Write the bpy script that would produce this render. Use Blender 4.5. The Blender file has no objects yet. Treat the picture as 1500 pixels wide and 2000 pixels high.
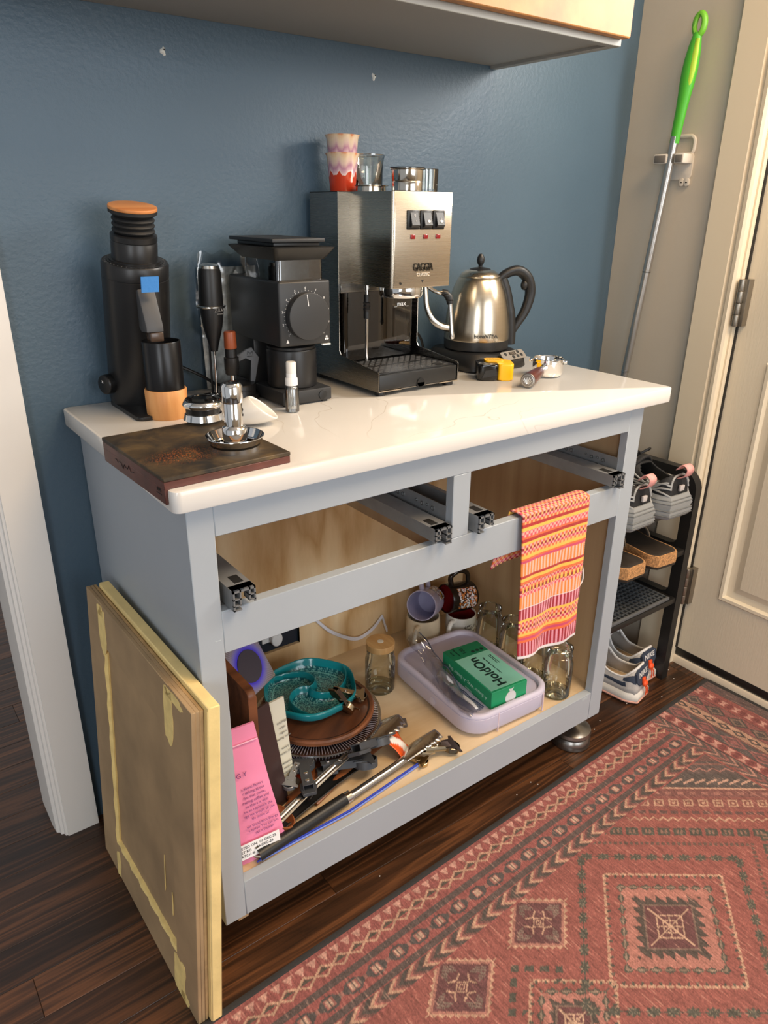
import bpy, bmesh, math, random
from mathutils import Matrix, Vector, Euler, noise as mnoise
import numpy as np
random.seed(7)
S = bpy.context.scene
COL = S.collection
PI = math.pi

# ---------------------------------------------------------------- camera
cam_d = bpy.data.cameras.new('camera')
cam = bpy.data.objects.new('camera', cam_d)
COL.objects.link(cam)
cam_d.sensor_fit = 'VERTICAL'
cam_d.sensor_height = 36.0
cam_d.sensor_width = 27.0
cam_d.lens = 1438.34 * 36.0 / 2000.0
cam_d.clip_start = 0.02
rt = (0.8044229752811144, -0.5939497911694962, 0.01128372321489543)
dn = (-0.21855156009673785, -0.3135533265118657, -0.924077662868563)
fw = (0.5523937838346488, 0.7408832276432329, -0.38203815330119123)
cam.matrix_world = Matrix(((rt[0], -dn[0], -fw[0], -0.32064), (rt[1], -dn[1], -fw[1], -1.35687),
                           (rt[2], -dn[2], -fw[2], 1.23741), (0, 0, 0, 1)))
S.camera = cam

# ---------------------------------------------------------------- world, lights, exposure
wd = bpy.data.worlds.new('world')
S.world = wd
wd.use_nodes = True
bg = wd.node_tree.nodes['Background']
bg.inputs[0].default_value = (0.95, 0.97, 1.0, 1)
bg.inputs[1].default_value = 0.42


def area(name, loc, tgt, sx, sy, power, col):
    l = bpy.data.lights.new(name, 'AREA')
    l.shape = 'RECTANGLE'
    l.size, l.size_y = sx, sy
    l.energy = power
    l.color = col
    o = bpy.data.objects.new(name, l)
    COL.objects.link(o)
    o.location = loc
    d = Vector(tgt) - Vector(loc)
    o.rotation_euler = d.to_track_quat('-Z', 'Y').to_euler()
    return o


# daylight through the windows of the room behind the photographer
area('window_daylight', (0.6, -3.55, 1.45), (0.45, 0.0, 0.8), 1.7, 1.5, 34, (0.86, 0.93, 1.0))
area('window_daylight_left', (-2.2, -3.55, 1.45), (0.0, -0.2, 0.8), 1.3, 1.5, 44, (0.90, 0.95, 1.0))
# daylight through the glazed top of the door in the right wall
area('door_glass_daylight', (1.462, -0.86, 1.70), (0.0, -0.55, 1.25), 0.60, 0.42, 17, (1.0, 0.96, 0.90))
# warm ceiling lamp of the room
area('ceiling_lamp_light', (0.90, -1.45, 2.50), (0.85, -1.1, 0.0), 0.8, 0.8, 30, (1.0, 0.70, 0.40))
S.view_settings.view_transform = 'Standard'
S.view_settings.look = 'None'
S.view_settings.exposure = 0.17
S.view_settings.gamma = 1.0
S.view_settings.use_curve_mapping = False


# ---------------------------------------------------------------- materials
def lin(c):
    r = []
    for v in c[:3]:
        v = v / 255.0
        r.append(v / 12.92 if v <= 0.04045 else ((v + 0.055) / 1.055) ** 2.4)
    return (r[0], r[1], r[2], 1.0)


class NT:
    def __init__(s, name):
        s.m = bpy.data.materials.new(name)
        s.m.use_nodes = True
        s.t = s.m.node_tree
        s.p = s.t.nodes['Principled BSDF']
        s.out = s.t.nodes['Material Output']

    def n(s, kind, **kw):
        nd = s.t.nodes.new(kind)
        for k, v in kw.items():
            if k.startswith('i_'):
                nd.inputs[k[2:].replace('_', ' ')].default_value = v
            else:
                setattr(nd, k, v)
        return nd

    def l(s, a, b):
        s.t.links.new(a, b)

    def coord(s, kind='Object', scale=(1, 1, 1), rot=(0, 0, 0), loc=(0, 0, 0)):
        tc = s.n('ShaderNodeTexCoord')
        mp = s.n('ShaderNodeMapping')
        mp.inputs['Scale'].default_value = scale
        mp.inputs['Rotation'].default_value = rot
        mp.inputs['Location'].default_value = loc
        s.l(tc.outputs[kind], mp.inputs['Vector'])
        return mp.outputs['Vector']

    def noise(s, vec, scale, detail=3, rough=0.5, dist=0.0):
        nd = s.n('ShaderNodeTexNoise')
        nd.inputs['Scale'].default_value = scale
        nd.inputs['Detail'].default_value = detail
        nd.inputs['Roughness'].default_value = rough
        nd.inputs['Distortion'].default_value = dist
        s.l(vec, nd.inputs['Vector'])
        return nd.outputs['Fac']

    def ramp(s, fac, stops):
        r = s.n('ShaderNodeValToRGB')
        el = r.color_ramp.elements
        while len(el) < len(stops):
            el.new(0.5)
        for e, (p, c) in zip(el, stops):
            e.position = p
            e.color = lin(c)
        s.l(fac, r.inputs['Fac'])
        return r.outputs['Color']

    def mix(s, fac, a, b, mode='MIX'):
        m = s.n('ShaderNodeMix', data_type='RGBA', blend_type=mode)
        for sock, v in ((m.inputs[0], fac), (m.inputs[6], a), (m.inputs[7], b)):
            if isinstance(v, (int, float)):
                sock.default_value = v
            elif isinstance(v, tuple):
                sock.default_value = v if len(v) == 4 else lin(v)
            else:
                s.l(v, sock)
        return m.outputs[2]

    def bump(s, h, strength, dist=0.002):
        b = s.n('ShaderNodeBump')
        b.inputs['Strength'].default_value = strength
        b.inputs['Distance'].default_value = dist
        s.l(h, b.inputs['Height'])
        s.l(b.outputs['Normal'], s.p.inputs['Normal'])

    def set(s, rough=None, metal=None, spec=None, coat=None):
        for k, v in (('Roughness', rough), ('Metallic', metal), ('Specular IOR Level', spec), ('Coat Weight', coat)):
            if v is not None:
                s.p.inputs[k].default_value = v


def M(name, col, rough=0.5, metal=0.0, spec=None, var=None, bump=None, coat=None, emit=None, sheen=None):
    """plain procedural material; var=(scale, amount) mottles the colour, bump=(scale, strength)"""
    t = NT(name)
    t.set(rough, metal, spec, coat)
    t.p.inputs['Base Color'].default_value = lin(col)
    v = None
    if var or bump:
        v = t.coord('Object')
    if var:
        f = t.noise(v, var[0], 4)
        a = tuple(max(0, c * (1 - var[1])) for c in col)
        b = tuple(min(255, c * (1 + var[1])) for c in col)
        t.l(t.ramp(f, [(0.3, a), (0.7, b)]), t.p.inputs['Base Color'])
    if bump:
        t.bump(t.noise(v, bump[0], 3), bump[1])
    if sheen:
        t.p.inputs['Sheen Weight'].default_value = sheen
    if emit:
        t.p.inputs['Emission Color'].default_value = lin(col)
        t.p.inputs['Emission Strength'].default_value = emit
    return t.m


def brushed(name, col, rough, scale=(1, 1, 120), strength=0.08, aniso=0.0):
    t = NT(name)
    t.set(rough, 1.0)
    v = t.coord('Object', scale)
    f = t.noise(v, 6.0, 3)
    t.l(t.ramp(f, [(0.3, tuple(c * 0.975 for c in col)), (0.7, col)]), t.p.inputs['Base Color'])
    r = t.n('ShaderNodeMapRange')
    r.inputs[3].default_value = rough * 0.94
    r.inputs[4].default_value = rough * 1.08
    t.l(f, r.inputs[0])
    t.l(r.outputs[0], t.p.inputs['Roughness'])
    if strength > 0.02:
        t.bump(f, strength, 0.0004)
    return t.m


def wood(name, dark, light, scale=(1, 12, 12), freq=4.0, rough=0.45, dist=1.2, bump=0.1, rnd=False, mid=None, kind='Object', coat=None):
    """grain runs along the axis with the smallest scale"""
    t = NT(name)
    t.set(rough, 0.0, None, coat)
    v = t.coord(kind, scale)
    if rnd:
        oi = t.n('ShaderNodeObjectInfo')
        ad = t.n('ShaderNodeVectorMath', operation='MULTIPLY_ADD')
        ad.inputs[1].default_value = (1, 1, 1)
        cb = t.n('ShaderNodeCombineXYZ')
        mu = t.n('ShaderNodeMath', operation='MULTIPLY')
        mu.inputs[1].default_value = 37.0
        t.l(oi.outputs['Random'], mu.inputs[0])
        for i in range(3):
            t.l(mu.outputs[0], cb.inputs[i])
        t.l(v, ad.inputs[0])
        t.l(cb.outputs[0], ad.inputs[2])
        v = ad.outputs[0]
    f1 = t.noise(v, freq * 0.25, 2, 0.5, dist)
    w = t.n('ShaderNodeMath', operation='MULTIPLY')
    w.inputs[1].default_value = 9.0
    t.l(f1, w.inputs[0])
    fr = t.n('ShaderNodeMath', operation='PINGPONG')
    fr.inputs[1].default_value = 1.0
    t.l(w.outputs[0], fr.inputs[0])
    f2 = t.noise(v, freq * 3.0, 4, 0.65)
    mx = t.n('ShaderNodeMix', data_type='FLOAT')
    mx.inputs[0].default_value = 0.5
    t.l(fr.outputs[0], mx.inputs[2])
    t.l(f2, mx.inputs[3])
    stops = [(0.2, dark), (0.75, light)] if mid is None else [(0.2, dark), (0.5, mid), (0.78, light)]
    c = t.ramp(mx.outputs[0], stops)
    if rnd:
        hs = t.n('ShaderNodeHueSaturation')
        mr = t.n('ShaderNodeMapRange')
        mr.inputs[3].default_value = 0.62
        mr.inputs[4].default_value = 1.35
        t.l(oi.outputs['Random'], mr.inputs[0])
        t.l(mr.outputs[0], hs.inputs['Value'])
        t.l(c, hs.inputs['Color'])
        c = hs.outputs['Color']
    t.l(c, t.p.inputs['Base Color'])
    if bump:
        t.bump(mx.outputs[0], bump, 0.001)
    return t.m


def glass(name, tint=(249, 251, 249), base=0.03, gl=0.02, gain=1.0):
    """thin clear wall: transmits straight, reflects by Fresnel"""
    t = NT(name)
    fr = t.n('ShaderNodeFresnel')
    fr.inputs['IOR'].default_value = 1.5
    ad = t.n('ShaderNodeMath', operation='MULTIPLY_ADD')
    ad.inputs[1].default_value = gain
    ad.inputs[2].default_value = base
    t.l(fr.outputs[0], ad.inputs[0])
    tr = t.n('ShaderNodeBsdfTransparent')
    tr.inputs[0].default_value = lin(tint)
    g = t.n('ShaderNodeBsdfGlossy')
    g.inputs['Roughness'].default_value = gl
    g.inputs['Color'].default_value = (1, 1, 1, 1)
    mx = t.n('ShaderNodeMixShader')
    t.l(ad.outputs[0], mx.inputs[0])
    t.l(tr.outputs[0], mx.inputs[1])
    t.l(g.outputs[0], mx.inputs[2])
    t.l(mx.outputs[0], t.out.inputs['Surface'])
    return t.m


def attr_mat(name, rough=0.7, bump=None, fine=None, metal=0.0, sheen=None, coat=None, spec=None):
    """colour comes from the weave stored on the mesh (attribute 'pattern')"""
    t = NT(name)
    t.set(rough, metal, spec, coat)
    a = t.n('ShaderNodeAttribute', attribute_name='pattern')
    c = a.outputs['Color']
    if fine or bump:
        v = t.coord('Object', fine[2] if fine and len(fine) > 2 else (1, 1, 1))
    if fine:
        f = t.noise(v, fine[0], 3)
        k = t.ramp(f, [(0.25, (255 * (1 - fine[1]),) * 3), (0.75, (255, 255, 255))])
        c = t.mix(1.0, c, k, 'MULTIPLY')
    t.l(c, t.p.inputs['Base Color'])
    if bump:
        t.bump(t.noise(t.coord('Object'), bump[0], 2), bump[1])
    if sheen:
        t.p.inputs['Sheen Weight'].default_value = sheen
    return t.m


# ---------------------------------------------------------------- mesh helpers
def T(x=0, y=0, z=0, rx=0, ry=0, rz=0, s=1.0):
    sc = s if isinstance(s, (tuple, list)) else (s, s, s)
    return Matrix.Translation((x, y, z)) @ Euler((rx, ry, rz)).to_matrix().to_4x4() @ Matrix.Diagonal((sc[0], sc[1], sc[2], 1))


class B:
    def __init__(s):
        s.bm = bmesh.new()
        s.m = Matrix.Identity(4)

    def _fin(s, vs, m=None):
        mm = s.m @ m if m is not None else s.m
        if mm != Matrix.Identity(4):
            bmesh.ops.transform(s.bm, matrix=mm, verts=vs)

    def poly(s, verts, faces, m=None):
        vs = [s.bm.verts.new(v) for v in verts]
        for f in faces:
            try:
                s.bm.faces.new([vs[i] for i in f])
            except ValueError:
                pass
        s._fin(vs, m)
        return vs

    def box(s, x0, x1, y0, y1, z0, z1, bev=0.0, seg=2, m=None):
        v = [(x0, y0, z0), (x1, y0, z0), (x1, y1, z0), (x0, y1, z0), (x0, y0, z1), (x1, y0, z1), (x1, y1, z1), (x0, y1, z1)]
        f = [(0, 3, 2, 1), (4, 5, 6, 7), (0, 1, 5, 4), (1, 2, 6, 5), (2, 3, 7, 6), (3, 0, 4, 7)]
        vs = [s.bm.verts.new(p) for p in v]
        fs = [s.bm.faces.new([vs[i] for i in q]) for q in f]
        if bev:
            es = list({e for q in fs for e in q.edges})
            r = bmesh.ops.bevel(s.bm, geom=es, offset=bev, segments=seg, affect='EDGES', profile=0.5)
            vs = list({vv for q in r['faces'] for vv in q.verts} | {vv for vv in vs if vv.is_valid})
        s._fin(vs, m)
        return s

    def lathe(s, prof, seg=32, m=None, a0=0.0, a1=2 * PI, cap=True, rfun=None):
        full = abs(a1 - a0 - 2 * PI) < 1e-6
        n = seg if full else seg + 1
        rings, allv = [], []
        for r, z in prof:
            if r < 1e-7:
                v = s.bm.verts.new((0, 0, z))
                rings.append([v])
                allv.append(v)
            else:
                ring = []
                for i in range(n):
                    a = a0 + (a1 - a0) * i / seg
                    q = r * (rfun(a, z) if rfun else 1.0)
                    ring.append(s.bm.verts.new((q * math.cos(a), q * math.sin(a), z)))
                rings.append(ring)
                allv += ring
        for A, C in zip(rings, rings[1:]):
            cnt = seg
            for i in range(cnt):
                j = (i + 1) % n
                try:
                    if len(A) == 1 and len(C) == 1:
                        continue
                    if len(A) == 1:
                        s.bm.faces.new((A[0], C[j], C[i]))
                    elif len(C) == 1:
                        s.bm.faces.new((A[i], A[j], C[0]))
                    else:
                        s.bm.faces.new((A[i], A[j], C[j], C[i]))
                except ValueError:
                    pass
        if cap and full:
            if len(rings[0]) > 1:
                s.bm.faces.new(rings[0][::-1])
            if len(rings[-1]) > 1:
                s.bm.faces.new(rings[-1])
        s._fin(allv, m)
        return s

    def cyl(s, r, z0, z1, bev=0.0, seg=32, m=None, r2=None):
        r2 = r if r2 is None else r2
        if bev:
            k = 3
            p = [(r - bev + bev * math.sin(PI / 2 * i / k), z0 + bev - bev * math.cos(PI / 2 * i / k)) for i in range(k + 1)]
            p += [(r2 - bev + bev * math.cos(PI / 2 * i / k), z1 - bev + bev * math.sin(PI / 2 * i / k)) for i in range(k + 1)]
            p = [(0, z0)] + p + [(0, z1)]
        else:
            p = [(0, z0), (r, z0), (r2, z1), (0, z1)]
        return s.lathe(p, seg, m, cap=False)

    def tube(s, pts, r, seg=8, caps=True, closed=False, m=None, flat=1.0, up=None):
        pts = [Vector(p) for p in pts]
        n = len(pts)
        rr = r if isinstance(r, (list, tuple)) else [r] * n
        rings, allv, prev = [], [], None
        for i, p in enumerate(pts):
            if closed:
                d = pts[(i + 1) % n] - pts[i - 1]
            else:
                d = pts[min(i + 1, n - 1)] - pts[max(i - 1, 0)]
            d.normalize()
            if up is not None:
                u = Vector(up)
                u = (u - d * u.dot(d)).normalized()
            elif prev is None:
                u = d.orthogonal().normalized()
            else:
                u = prev - d * prev.dot(d)
                u = u.normalized() if u.length > 1e-6 else d.orthogonal().normalized()
            prev = u
            w = d.cross(u)
            ring = []
            for k in range(seg):
                a = 2 * PI * k / seg + PI / seg
                ring.append(s.bm.verts.new(p + (u * math.cos(a) * flat + w * math.sin(a)) * rr[i]))
            rings.append(ring)
            allv += ring
        cnt = n if closed else n - 1
        for i in range(cnt):
            A, C = rings[i], rings[(i + 1) % n]
            for k in range(seg):
                j = (k + 1) % seg
                s.bm.faces.new((A[k], A[j], C[j], C[k]))
        if caps and not closed:
            s.bm.faces.new(rings[0][::-1])
            s.bm.faces.new(rings[-1])
        s._fin(allv, m)
        return s

    def loft(s, rings, m=None, cap0=True, cap1=True, closed=True):
        R = [[s.bm.verts.new(p) for p in r] for r in rings]
        n = len(R[0])
        for A, C in zip(R, R[1:]):
            for k in range(n if closed else n - 1):
                j = (k + 1) % n
                s.bm.faces.new((A[k], A[j], C[j], C[k]))
        if cap0 and closed:
            s.bm.faces.new(R[0][::-1])
        if cap1 and closed:
            s.bm.faces.new(R[-1])
        s._fin([v for r in R for v in r], m)
        return s

    def prism(s, poly, z0, z1, bev=0.0, seg=2, m=None, plane='xy'):
        if plane == 'xz':      # poly in x,z ; extruded along y
            P = lambda a, b, h: (a, h, b)
        elif plane == 'yz':    # poly in y,z ; extruded along x
            P = lambda a, b, h: (h, a, b)
        else:
            P = lambda a, b, h: (a, b, h)
        A = [s.bm.verts.new(P(a, b, z0)) for a, b in poly]
        C = [s.bm.verts.new(P(a, b, z1)) for a, b in poly]
        n = len(poly)
        fs = [s.bm.faces.new(A[::-1]), s.bm.faces.new(C)]
        for k in range(n):
            j = (k + 1) % n
            fs.append(s.bm.faces.new((A[k], A[j], C[j], C[k])))
        vs = A + C
        if bev:
            es = list({e for q in fs[:2] for e in q.edges})
            r = bmesh.ops.bevel(s.bm, geom=es, offset=bev, segments=seg, affect='EDGES', profile=0.5)
            vs = list({vv for q in r['faces'] for vv in q.verts} | {vv for vv in vs if vv.is_valid})
        s._fin(vs, m)
        return s

    def ell(s, c, r, u=16, v=10, m=None):
        prof = [(math.sin(PI * i / v), -math.cos(PI * i / v)) for i in range(v + 1)]
        prof[0], prof[-1] = (0, -1), (0, 1)
        mm = T(*c) @ Matrix.Diagonal((r[0], r[1], r[2], 1))
        return s.lathe(prof, u, mm if m is None else m @ mm)

    def grid(s, fn, nu, nv, m=None, wrap=False):
        V = [[s.bm.verts.new(fn(i / nu, j / nv)) for j in range(nv + 1)] for i in range(nu + (0 if wrap else 1))]
        for i in range(nu):
            k = (i + 1) % len(V)
            for j in range(nv):
                s.bm.faces.new((V[i][j], V[k][j], V[k][j + 1], V[i][j + 1]))
        s._fin([v for r in V for v in r], m)
        return s

    def build(s, name, mat, parent=None, world=False, smooth=40, sub=0, solid=0.0, label=None):
        bm = s.bm
        bmesh.ops.remove_doubles(bm, verts=bm.verts, dist=1e-6)
        bmesh.ops.recalc_face_normals(bm, faces=bm.faces)
        if world and parent is not None:
            bmesh.ops.transform(bm, matrix=wm(parent).inverted(), verts=bm.verts)
        if smooth:
            th = math.radians(smooth)
            for f in bm.faces:
                f.smooth = True
            for e in bm.edges:
                if len(e.link_faces) == 2 and e.calc_face_angle(0) > th:
                    e.smooth = False
        me = bpy.data.meshes.new(name)
        bm.to_mesh(me)
        bm.free()
        if mat is not None:
            me.materials.append(mat)
        o = bpy.data.objects.new(name, me)
        COL.objects.link(o)
        if parent is not None:
            o.parent = parent
        if solid:
            md = o.modifiers.new('thick', 'SOLIDIFY')
            md.thickness = solid
            md.offset = 0.0
        if sub:
            md = o.modifiers.new('sub', 'SUBSURF')
            md.levels = md.render_levels = sub
        if label:
            o['label'] = label
        return o


def wm(o):
    m = o.matrix_basis.copy()
    while o.parent is not None:
        o = o.parent
        m = o.matrix_basis @ m
    return m


def thing(name, label, cat, loc=(0, 0, 0), rot=(0, 0, 0), group=None):
    o = bpy.data.objects.new(name, None)
    o.empty_display_size = 0.05
    COL.objects.link(o)
    o.location = loc
    o.rotation_euler = rot if isinstance(rot, tuple) else (0, 0, rot)
    o['label'], o['category'] = label, cat
    if group:
        o['group'] = group
    return o


def tag(o, label, cat, group=None):
    o['label'], o['category'] = label, cat
    if group:
        o['group'] = group
    return o


def struct(o, label, cat):
    o['label'], o['category'], o['kind'] = label, cat, 'structure'
    return o


def copy_tree(o, parent=None):
    c = o.copy()
    COL.objects.link(c)
    c.parent = parent
    for ch in [q for q in o.children]:
        copy_tree(ch, c)
    return c


def textmesh(strings, mat, parent, name='lettering', smooth=0, bold=0.0, spacing=1.0):
    """strings: list of (text, size, matrix) laid out in the parent's space; one printed mesh"""
    bm = bmesh.new()
    for tx, size, mt in strings:
        cu = bpy.data.curves.new('t', 'FONT')
        cu.body = tx
        cu.size = size
        cu.align_x = 'CENTER'
        cu.align_y = 'CENTER'
        cu.extrude = 0.0002
        cu.offset = bold * size
        cu.space_character = spacing
        cu.resolution_u = 3
        to = bpy.data.objects.new('t', cu)
        COL.objects.link(to)
        dg = bpy.context.evaluated_depsgraph_get()
        me = bpy.data.meshes.new_from_object(to.evaluated_get(dg))
        me.transform(mt)
        bm.from_mesh(me)
        bpy.data.objects.remove(to)
        bpy.data.meshes.remove(me)
        bpy.data.curves.remove(cu)
    me = bpy.data.meshes.new(name)
    bm.to_mesh(me)
    bm.free()
    me.materials.append(mat)
    o = bpy.data.objects.new(name, me)
    COL.objects.link(o)
    o.parent = parent
    if len(strings) > 1:
        o['kind'] = 'stuff'
    return o


def frame(origin, xdir, ydir):
    """matrix whose local x runs along xdir and local y along ydir (text plane)"""
    x = Vector(xdir).normalized()
    z = x.cross(Vector(ydir)).normalized()
    y = z.cross(x)
    m = Matrix.Identity(4)
    for i in range(3):
        m[i][0], m[i][1], m[i][2], m[i][3] = x[i], y[i], z[i], origin[i]
    return m


def rrect(x0, x1, y0, y1, r, n=5):
    out = []
    for cx, cy, a in ((x1 - r, y1 - r, 0), (x0 + r, y1 - r, PI / 2), (x0 + r, y0 + r, PI), (x1 - r, y0 + r, 1.5 * PI)):
        for i in range(n + 1):
            t = a + PI / 2 * i / n
            out.append((cx + r * math.cos(t), cy + r * math.sin(t)))
    return out


def spline(pts, n=8):
    """Catmull-Rom through the points"""
    P = [Vector(p) for p in pts]
    P = [P[0] * 2 - P[1]] + P + [P[-1] * 2 - P[-2]]
    out = []
    for i in range(1, len(P) - 2):
        for k in range(n):
            t = k / n
            a, b, c, d = P[i - 1], P[i], P[i + 1], P[i + 2]
            out.append(0.5 * ((2 * b) + (c - a) * t + (2 * a - 5 * b + 4 * c - d) * t * t + (3 * b - a - 3 * c + d) * t ** 3))
    out.append(P[-2])
    return out


def set_pattern(o, cols):
    """cols: per-vertex (n,3) sRGB 0..255"""
    me = o.data
    a = me.color_attributes.new('pattern', 'FLOAT_COLOR', 'POINT')
    c = np.asarray(cols, dtype=np.float64) / 255.0
    l = np.where(c <= 0.04045, c / 12.92, ((c + 0.055) / 1.055) ** 2.4)
    buf = np.ones((len(me.vertices), 4), dtype=np.float32)
    buf[:, :3] = l
    a.data.foreach_set('color', buf.ravel())


H = 0.905          # counter top height
DK = 0.184         # cabinet deck height

# ================================================================ common materials
m_blue = NT('blue_wall_paint')
m_blue.set(0.42)
_v = m_blue.coord('Object')
m_blue.l(m_blue.ramp(m_blue.noise(_v, 2.5, 3), [(0.3, (70, 91, 107)), (0.7, (77, 98, 114))]), m_blue.p.inputs['Base Color'])
m_blue.bump(m_blue.noise(_v, 110, 3, 0.6), 0.30, 0.003)
m_blue = m_blue.m
m_greige = M('greige_wall_paint', (196, 186, 170), 0.55, bump=(140, 0.12))
m_white_trim = M('white_trim_paint', (236, 232, 226), 0.35, bump=(60, 0.05))
m_cream_trim = M('cream_trim_paint', (228, 214, 188), 0.4, bump=(60, 0.05))
m_grey_cab = M('grey_cabinet_paint', (168, 176, 184), 0.42, var=(3, 0.02), bump=(55, 0.06))
m_black = M('black_matte', (24, 24, 25), 0.42)
m_black_pl = M('black_plastic', (20, 20, 21), 0.35)
m_black_gloss = M('black_gloss', (14, 14, 15), 0.15)
m_dark = M('dark_void', (12, 12, 12), 0.8)
m_chrome = M('chrome', (225, 225, 225), 0.06, 1.0)
m_steel = M('satin_steel', (205, 203, 198), 0.22, 1.0)
m_white_pl = M('white_plastic', (235, 235, 235), 0.35)
m_zinc = M('zinc_slide', (150, 154, 158), 0.4, 0.45, var=(20, 0.06))
m_grey_pl = M('grey_plastic', (92, 97, 103), 0.45)
m_glass = glass('clear_glass')
m_whiteprint = M('white_print', (225, 225, 225), 0.6)
m_blackprint = M('black_print', (25, 28, 28), 0.6)

# ================================================================ setting
# floor: dark oak strips, one object each, on a dark sub-floor
m_floor = wood('dark_oak', (46, 29, 17), (106, 67, 40), (1.5, 34, 34), 3.4, 0.36, 0.7, 0.05, True, (72, 45, 27))
b = B(); b.box(-3.2, 1.6, -3.7, 3.0, -0.05, -0.003)
floor = struct(b.build('floor', M('sub_floor', (40, 26, 17), 0.5)), 'dark stained oak strip floor running past the grey cabinet', 'floor')
PW = 0.083
plank_mesh = {}
for L in (0.34, 0.52, 0.7, 0.9, 1.15):
    bb = B(); g = 0.0003; c = 0.0006
    x0, x1, y0, y1 = g, L - g, g, PW - g
    bb.poly([(x0, y0, -0.003), (x1, y0, -0.003), (x1, y1, -0.003), (x0, y1, -0.003),
             (x0, y0, -c), (x1, y0, -c), (x1, y1, -c), (x0, y1, -c),
             (x0 + c, y0 + c, 0), (x1 - c, y0 + c, 0), (x1 - c, y1 - c, 0), (x0 + c, y1 - c, 0)],
            [(0, 1, 5, 4), (1, 2, 6, 5), (2, 3, 7, 6), (3, 0, 4, 7), (4, 5, 9, 8), (5, 6, 10, 9), (6, 7, 11, 10), (7, 4, 8, 11), (8, 9, 10, 11)])
    me_o = bb.build('plank', m_floor, floor, smooth=0)
    plank_mesh[L] = me_o.data
    bpy.data.objects.remove(me_o)
rp = random.Random(3)
row, y = 0, -1.55
while y < 1.45:
    x = -1.15 - rp.random() * 0.5
    while x < 1.47:
        L = rp.choice((0.34, 0.52, 0.7, 0.9, 1.15))
        if y > 0 and x > 0.0:
            break
        if x + L > -1.0:
            if x + L > 1.56:
                L = min((k for k in plank_mesh), key=lambda k: abs(x + k - 1.54))
            o = bpy.data.objects.new('plank', plank_mesh[L])
            COL.objects.link(o); o.parent = floor; o.location = (x, y, 0)
        x += L
    y += PW

# back wall: blue, with the cased opening on the left
OPX = -0.150
b = B(); b.box(OPX, 1.50, 0.0, 0.11, -0.003, 2.6)
b.box(-1.35, OPX, 0.0, 0.11, 2.10, 2.6)
b.box(-3.2, -1.35, 0.0, 0.11, -0.003, 2.6)
wall_back = struct(b.build('wall_back', m_blue), 'blue painted wall behind the coffee counter', 'wall')
for (ax, az) in ((0.2238, 1.4719), (0.6528, 1.4754)):
    bb = B(); bb.lathe([(0.0, 0.003), (0.003, 0.0045), (0.0055, 0.003), (0.008, 0.0)], 9, T(ax, 0.0, az, rx=PI / 2) @ T(s=(0.62, 0.8, 0.8)), rfun=lambda a, z: 1 + 0.3 * math.sin(3 * a + ax * 20))
    bb.build('wall_anchor', M('anchor_plaster', (222, 220, 212), 0.8), wall_back)
    bb = B(); bb.cyl(0.0013, 0, 0.0042, 0, 8, T(ax + 0.001, 0.0, az + 0.002, rx=PI / 2)); bb.build('anchor_hole', m_dark, wall_back)

# opening casing (white), stepped profile towards the opening
prof = [(-0.083, 0.0), (-0.083, -0.020), (-0.146, -0.020), (-0.1465, -0.0165), (-0.1505, -0.0155), (-0.152, -0.0085),
        (-0.157, -0.007), (-0.1585, 0.0), (-0.164, 0.004), (-0.166, 0.03), (-0.166, 0.112), (-0.149, 0.112), (-0.149, 0.0)]
b = B(); b.prism(prof, 0.0, 2.16, plane='xy'); trim_1 = struct(b.build('trim_1', m_white_trim, smooth=30), 'white painted casing of the opening beside the blue wall', 'trim')
b = B(); b.box(-1.42, -0.166, -0.02, 0.0, 2.09, 2.18, 0.003); struct(b.build('trim_2', m_white_trim), 'white head casing above the opening in the wall', 'trim')
b = B(); b.box(-1.44, -1.35, -0.02, 0.0, 0, 2.16, 0.003); struct(b.build('trim_3', m_white_trim), 'white far side casing of the opening', 'trim')

# right wall with the door opening
WX = 1.471
DY0, DY1 = -0.381, -1.22     # door leaf
b = B(); b.box(WX, WX + 0.12, -0.372, 0.11, -0.003, 2.6); b.box(WX, WX + 0.12, -3.7, -1.24, -0.003, 2.6); b.box(WX, WX + 0.12, -1.24, -0.372, 2.10, 2.6)
struct(b.build('wall_right', m_greige), 'warm greige wall beside the white panel door', 'wall')
# casing around the door: flat board with raised inner bead
def casing_profile(y_out, y_in):
    s = 1 if y_in < y_out else -1
    P = [(0.0, 0), (0.016, 0), (0.018, 0.002), (0.018, 0.070), (0.013, 0.074), (0.013, 0.080), (0.019, 0.083), (0.020, 0.092), (0.016, 0.098), (0.010, 0.100), (0.004, 0.100), (0.0, 0.100)]
    return [(WX - a, y_out - s * t) for a, t in P]
b = B(); b.prism(casing_profile(-0.277, -0.377), 0.0, 2.2, plane='xy'); struct(b.build('trim_4', m_cream_trim, smooth=30), 'cream door casing with a beaded inner edge next to the mop', 'trim')
b = B(); b.prism(casing_profile(-1.335, -1.235), 0.0, 2.2, plane='xy'); struct(b.build('trim_5', m_cream_trim, smooth=30), 'cream door casing on the latch side', 'trim')
b = B(); b.box(WX - 0.018, WX, -1.33, -0.28, 2.10, 2.2, 0.003); struct(b.build('trim_6', m_cream_trim), 'cream head casing above the panel door', 'trim')
# jambs
b = B(); b.box(WX - 0.003, WX + 0.12, -0.382, -0.372, 0, 2.1); b.box(WX - 0.003, WX + 0.12, -1.24, -1.23, 0, 2.1); struct(b.build('trim_7', m_cream_trim), 'cream jamb lining of the panel door', 'trim')
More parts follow.
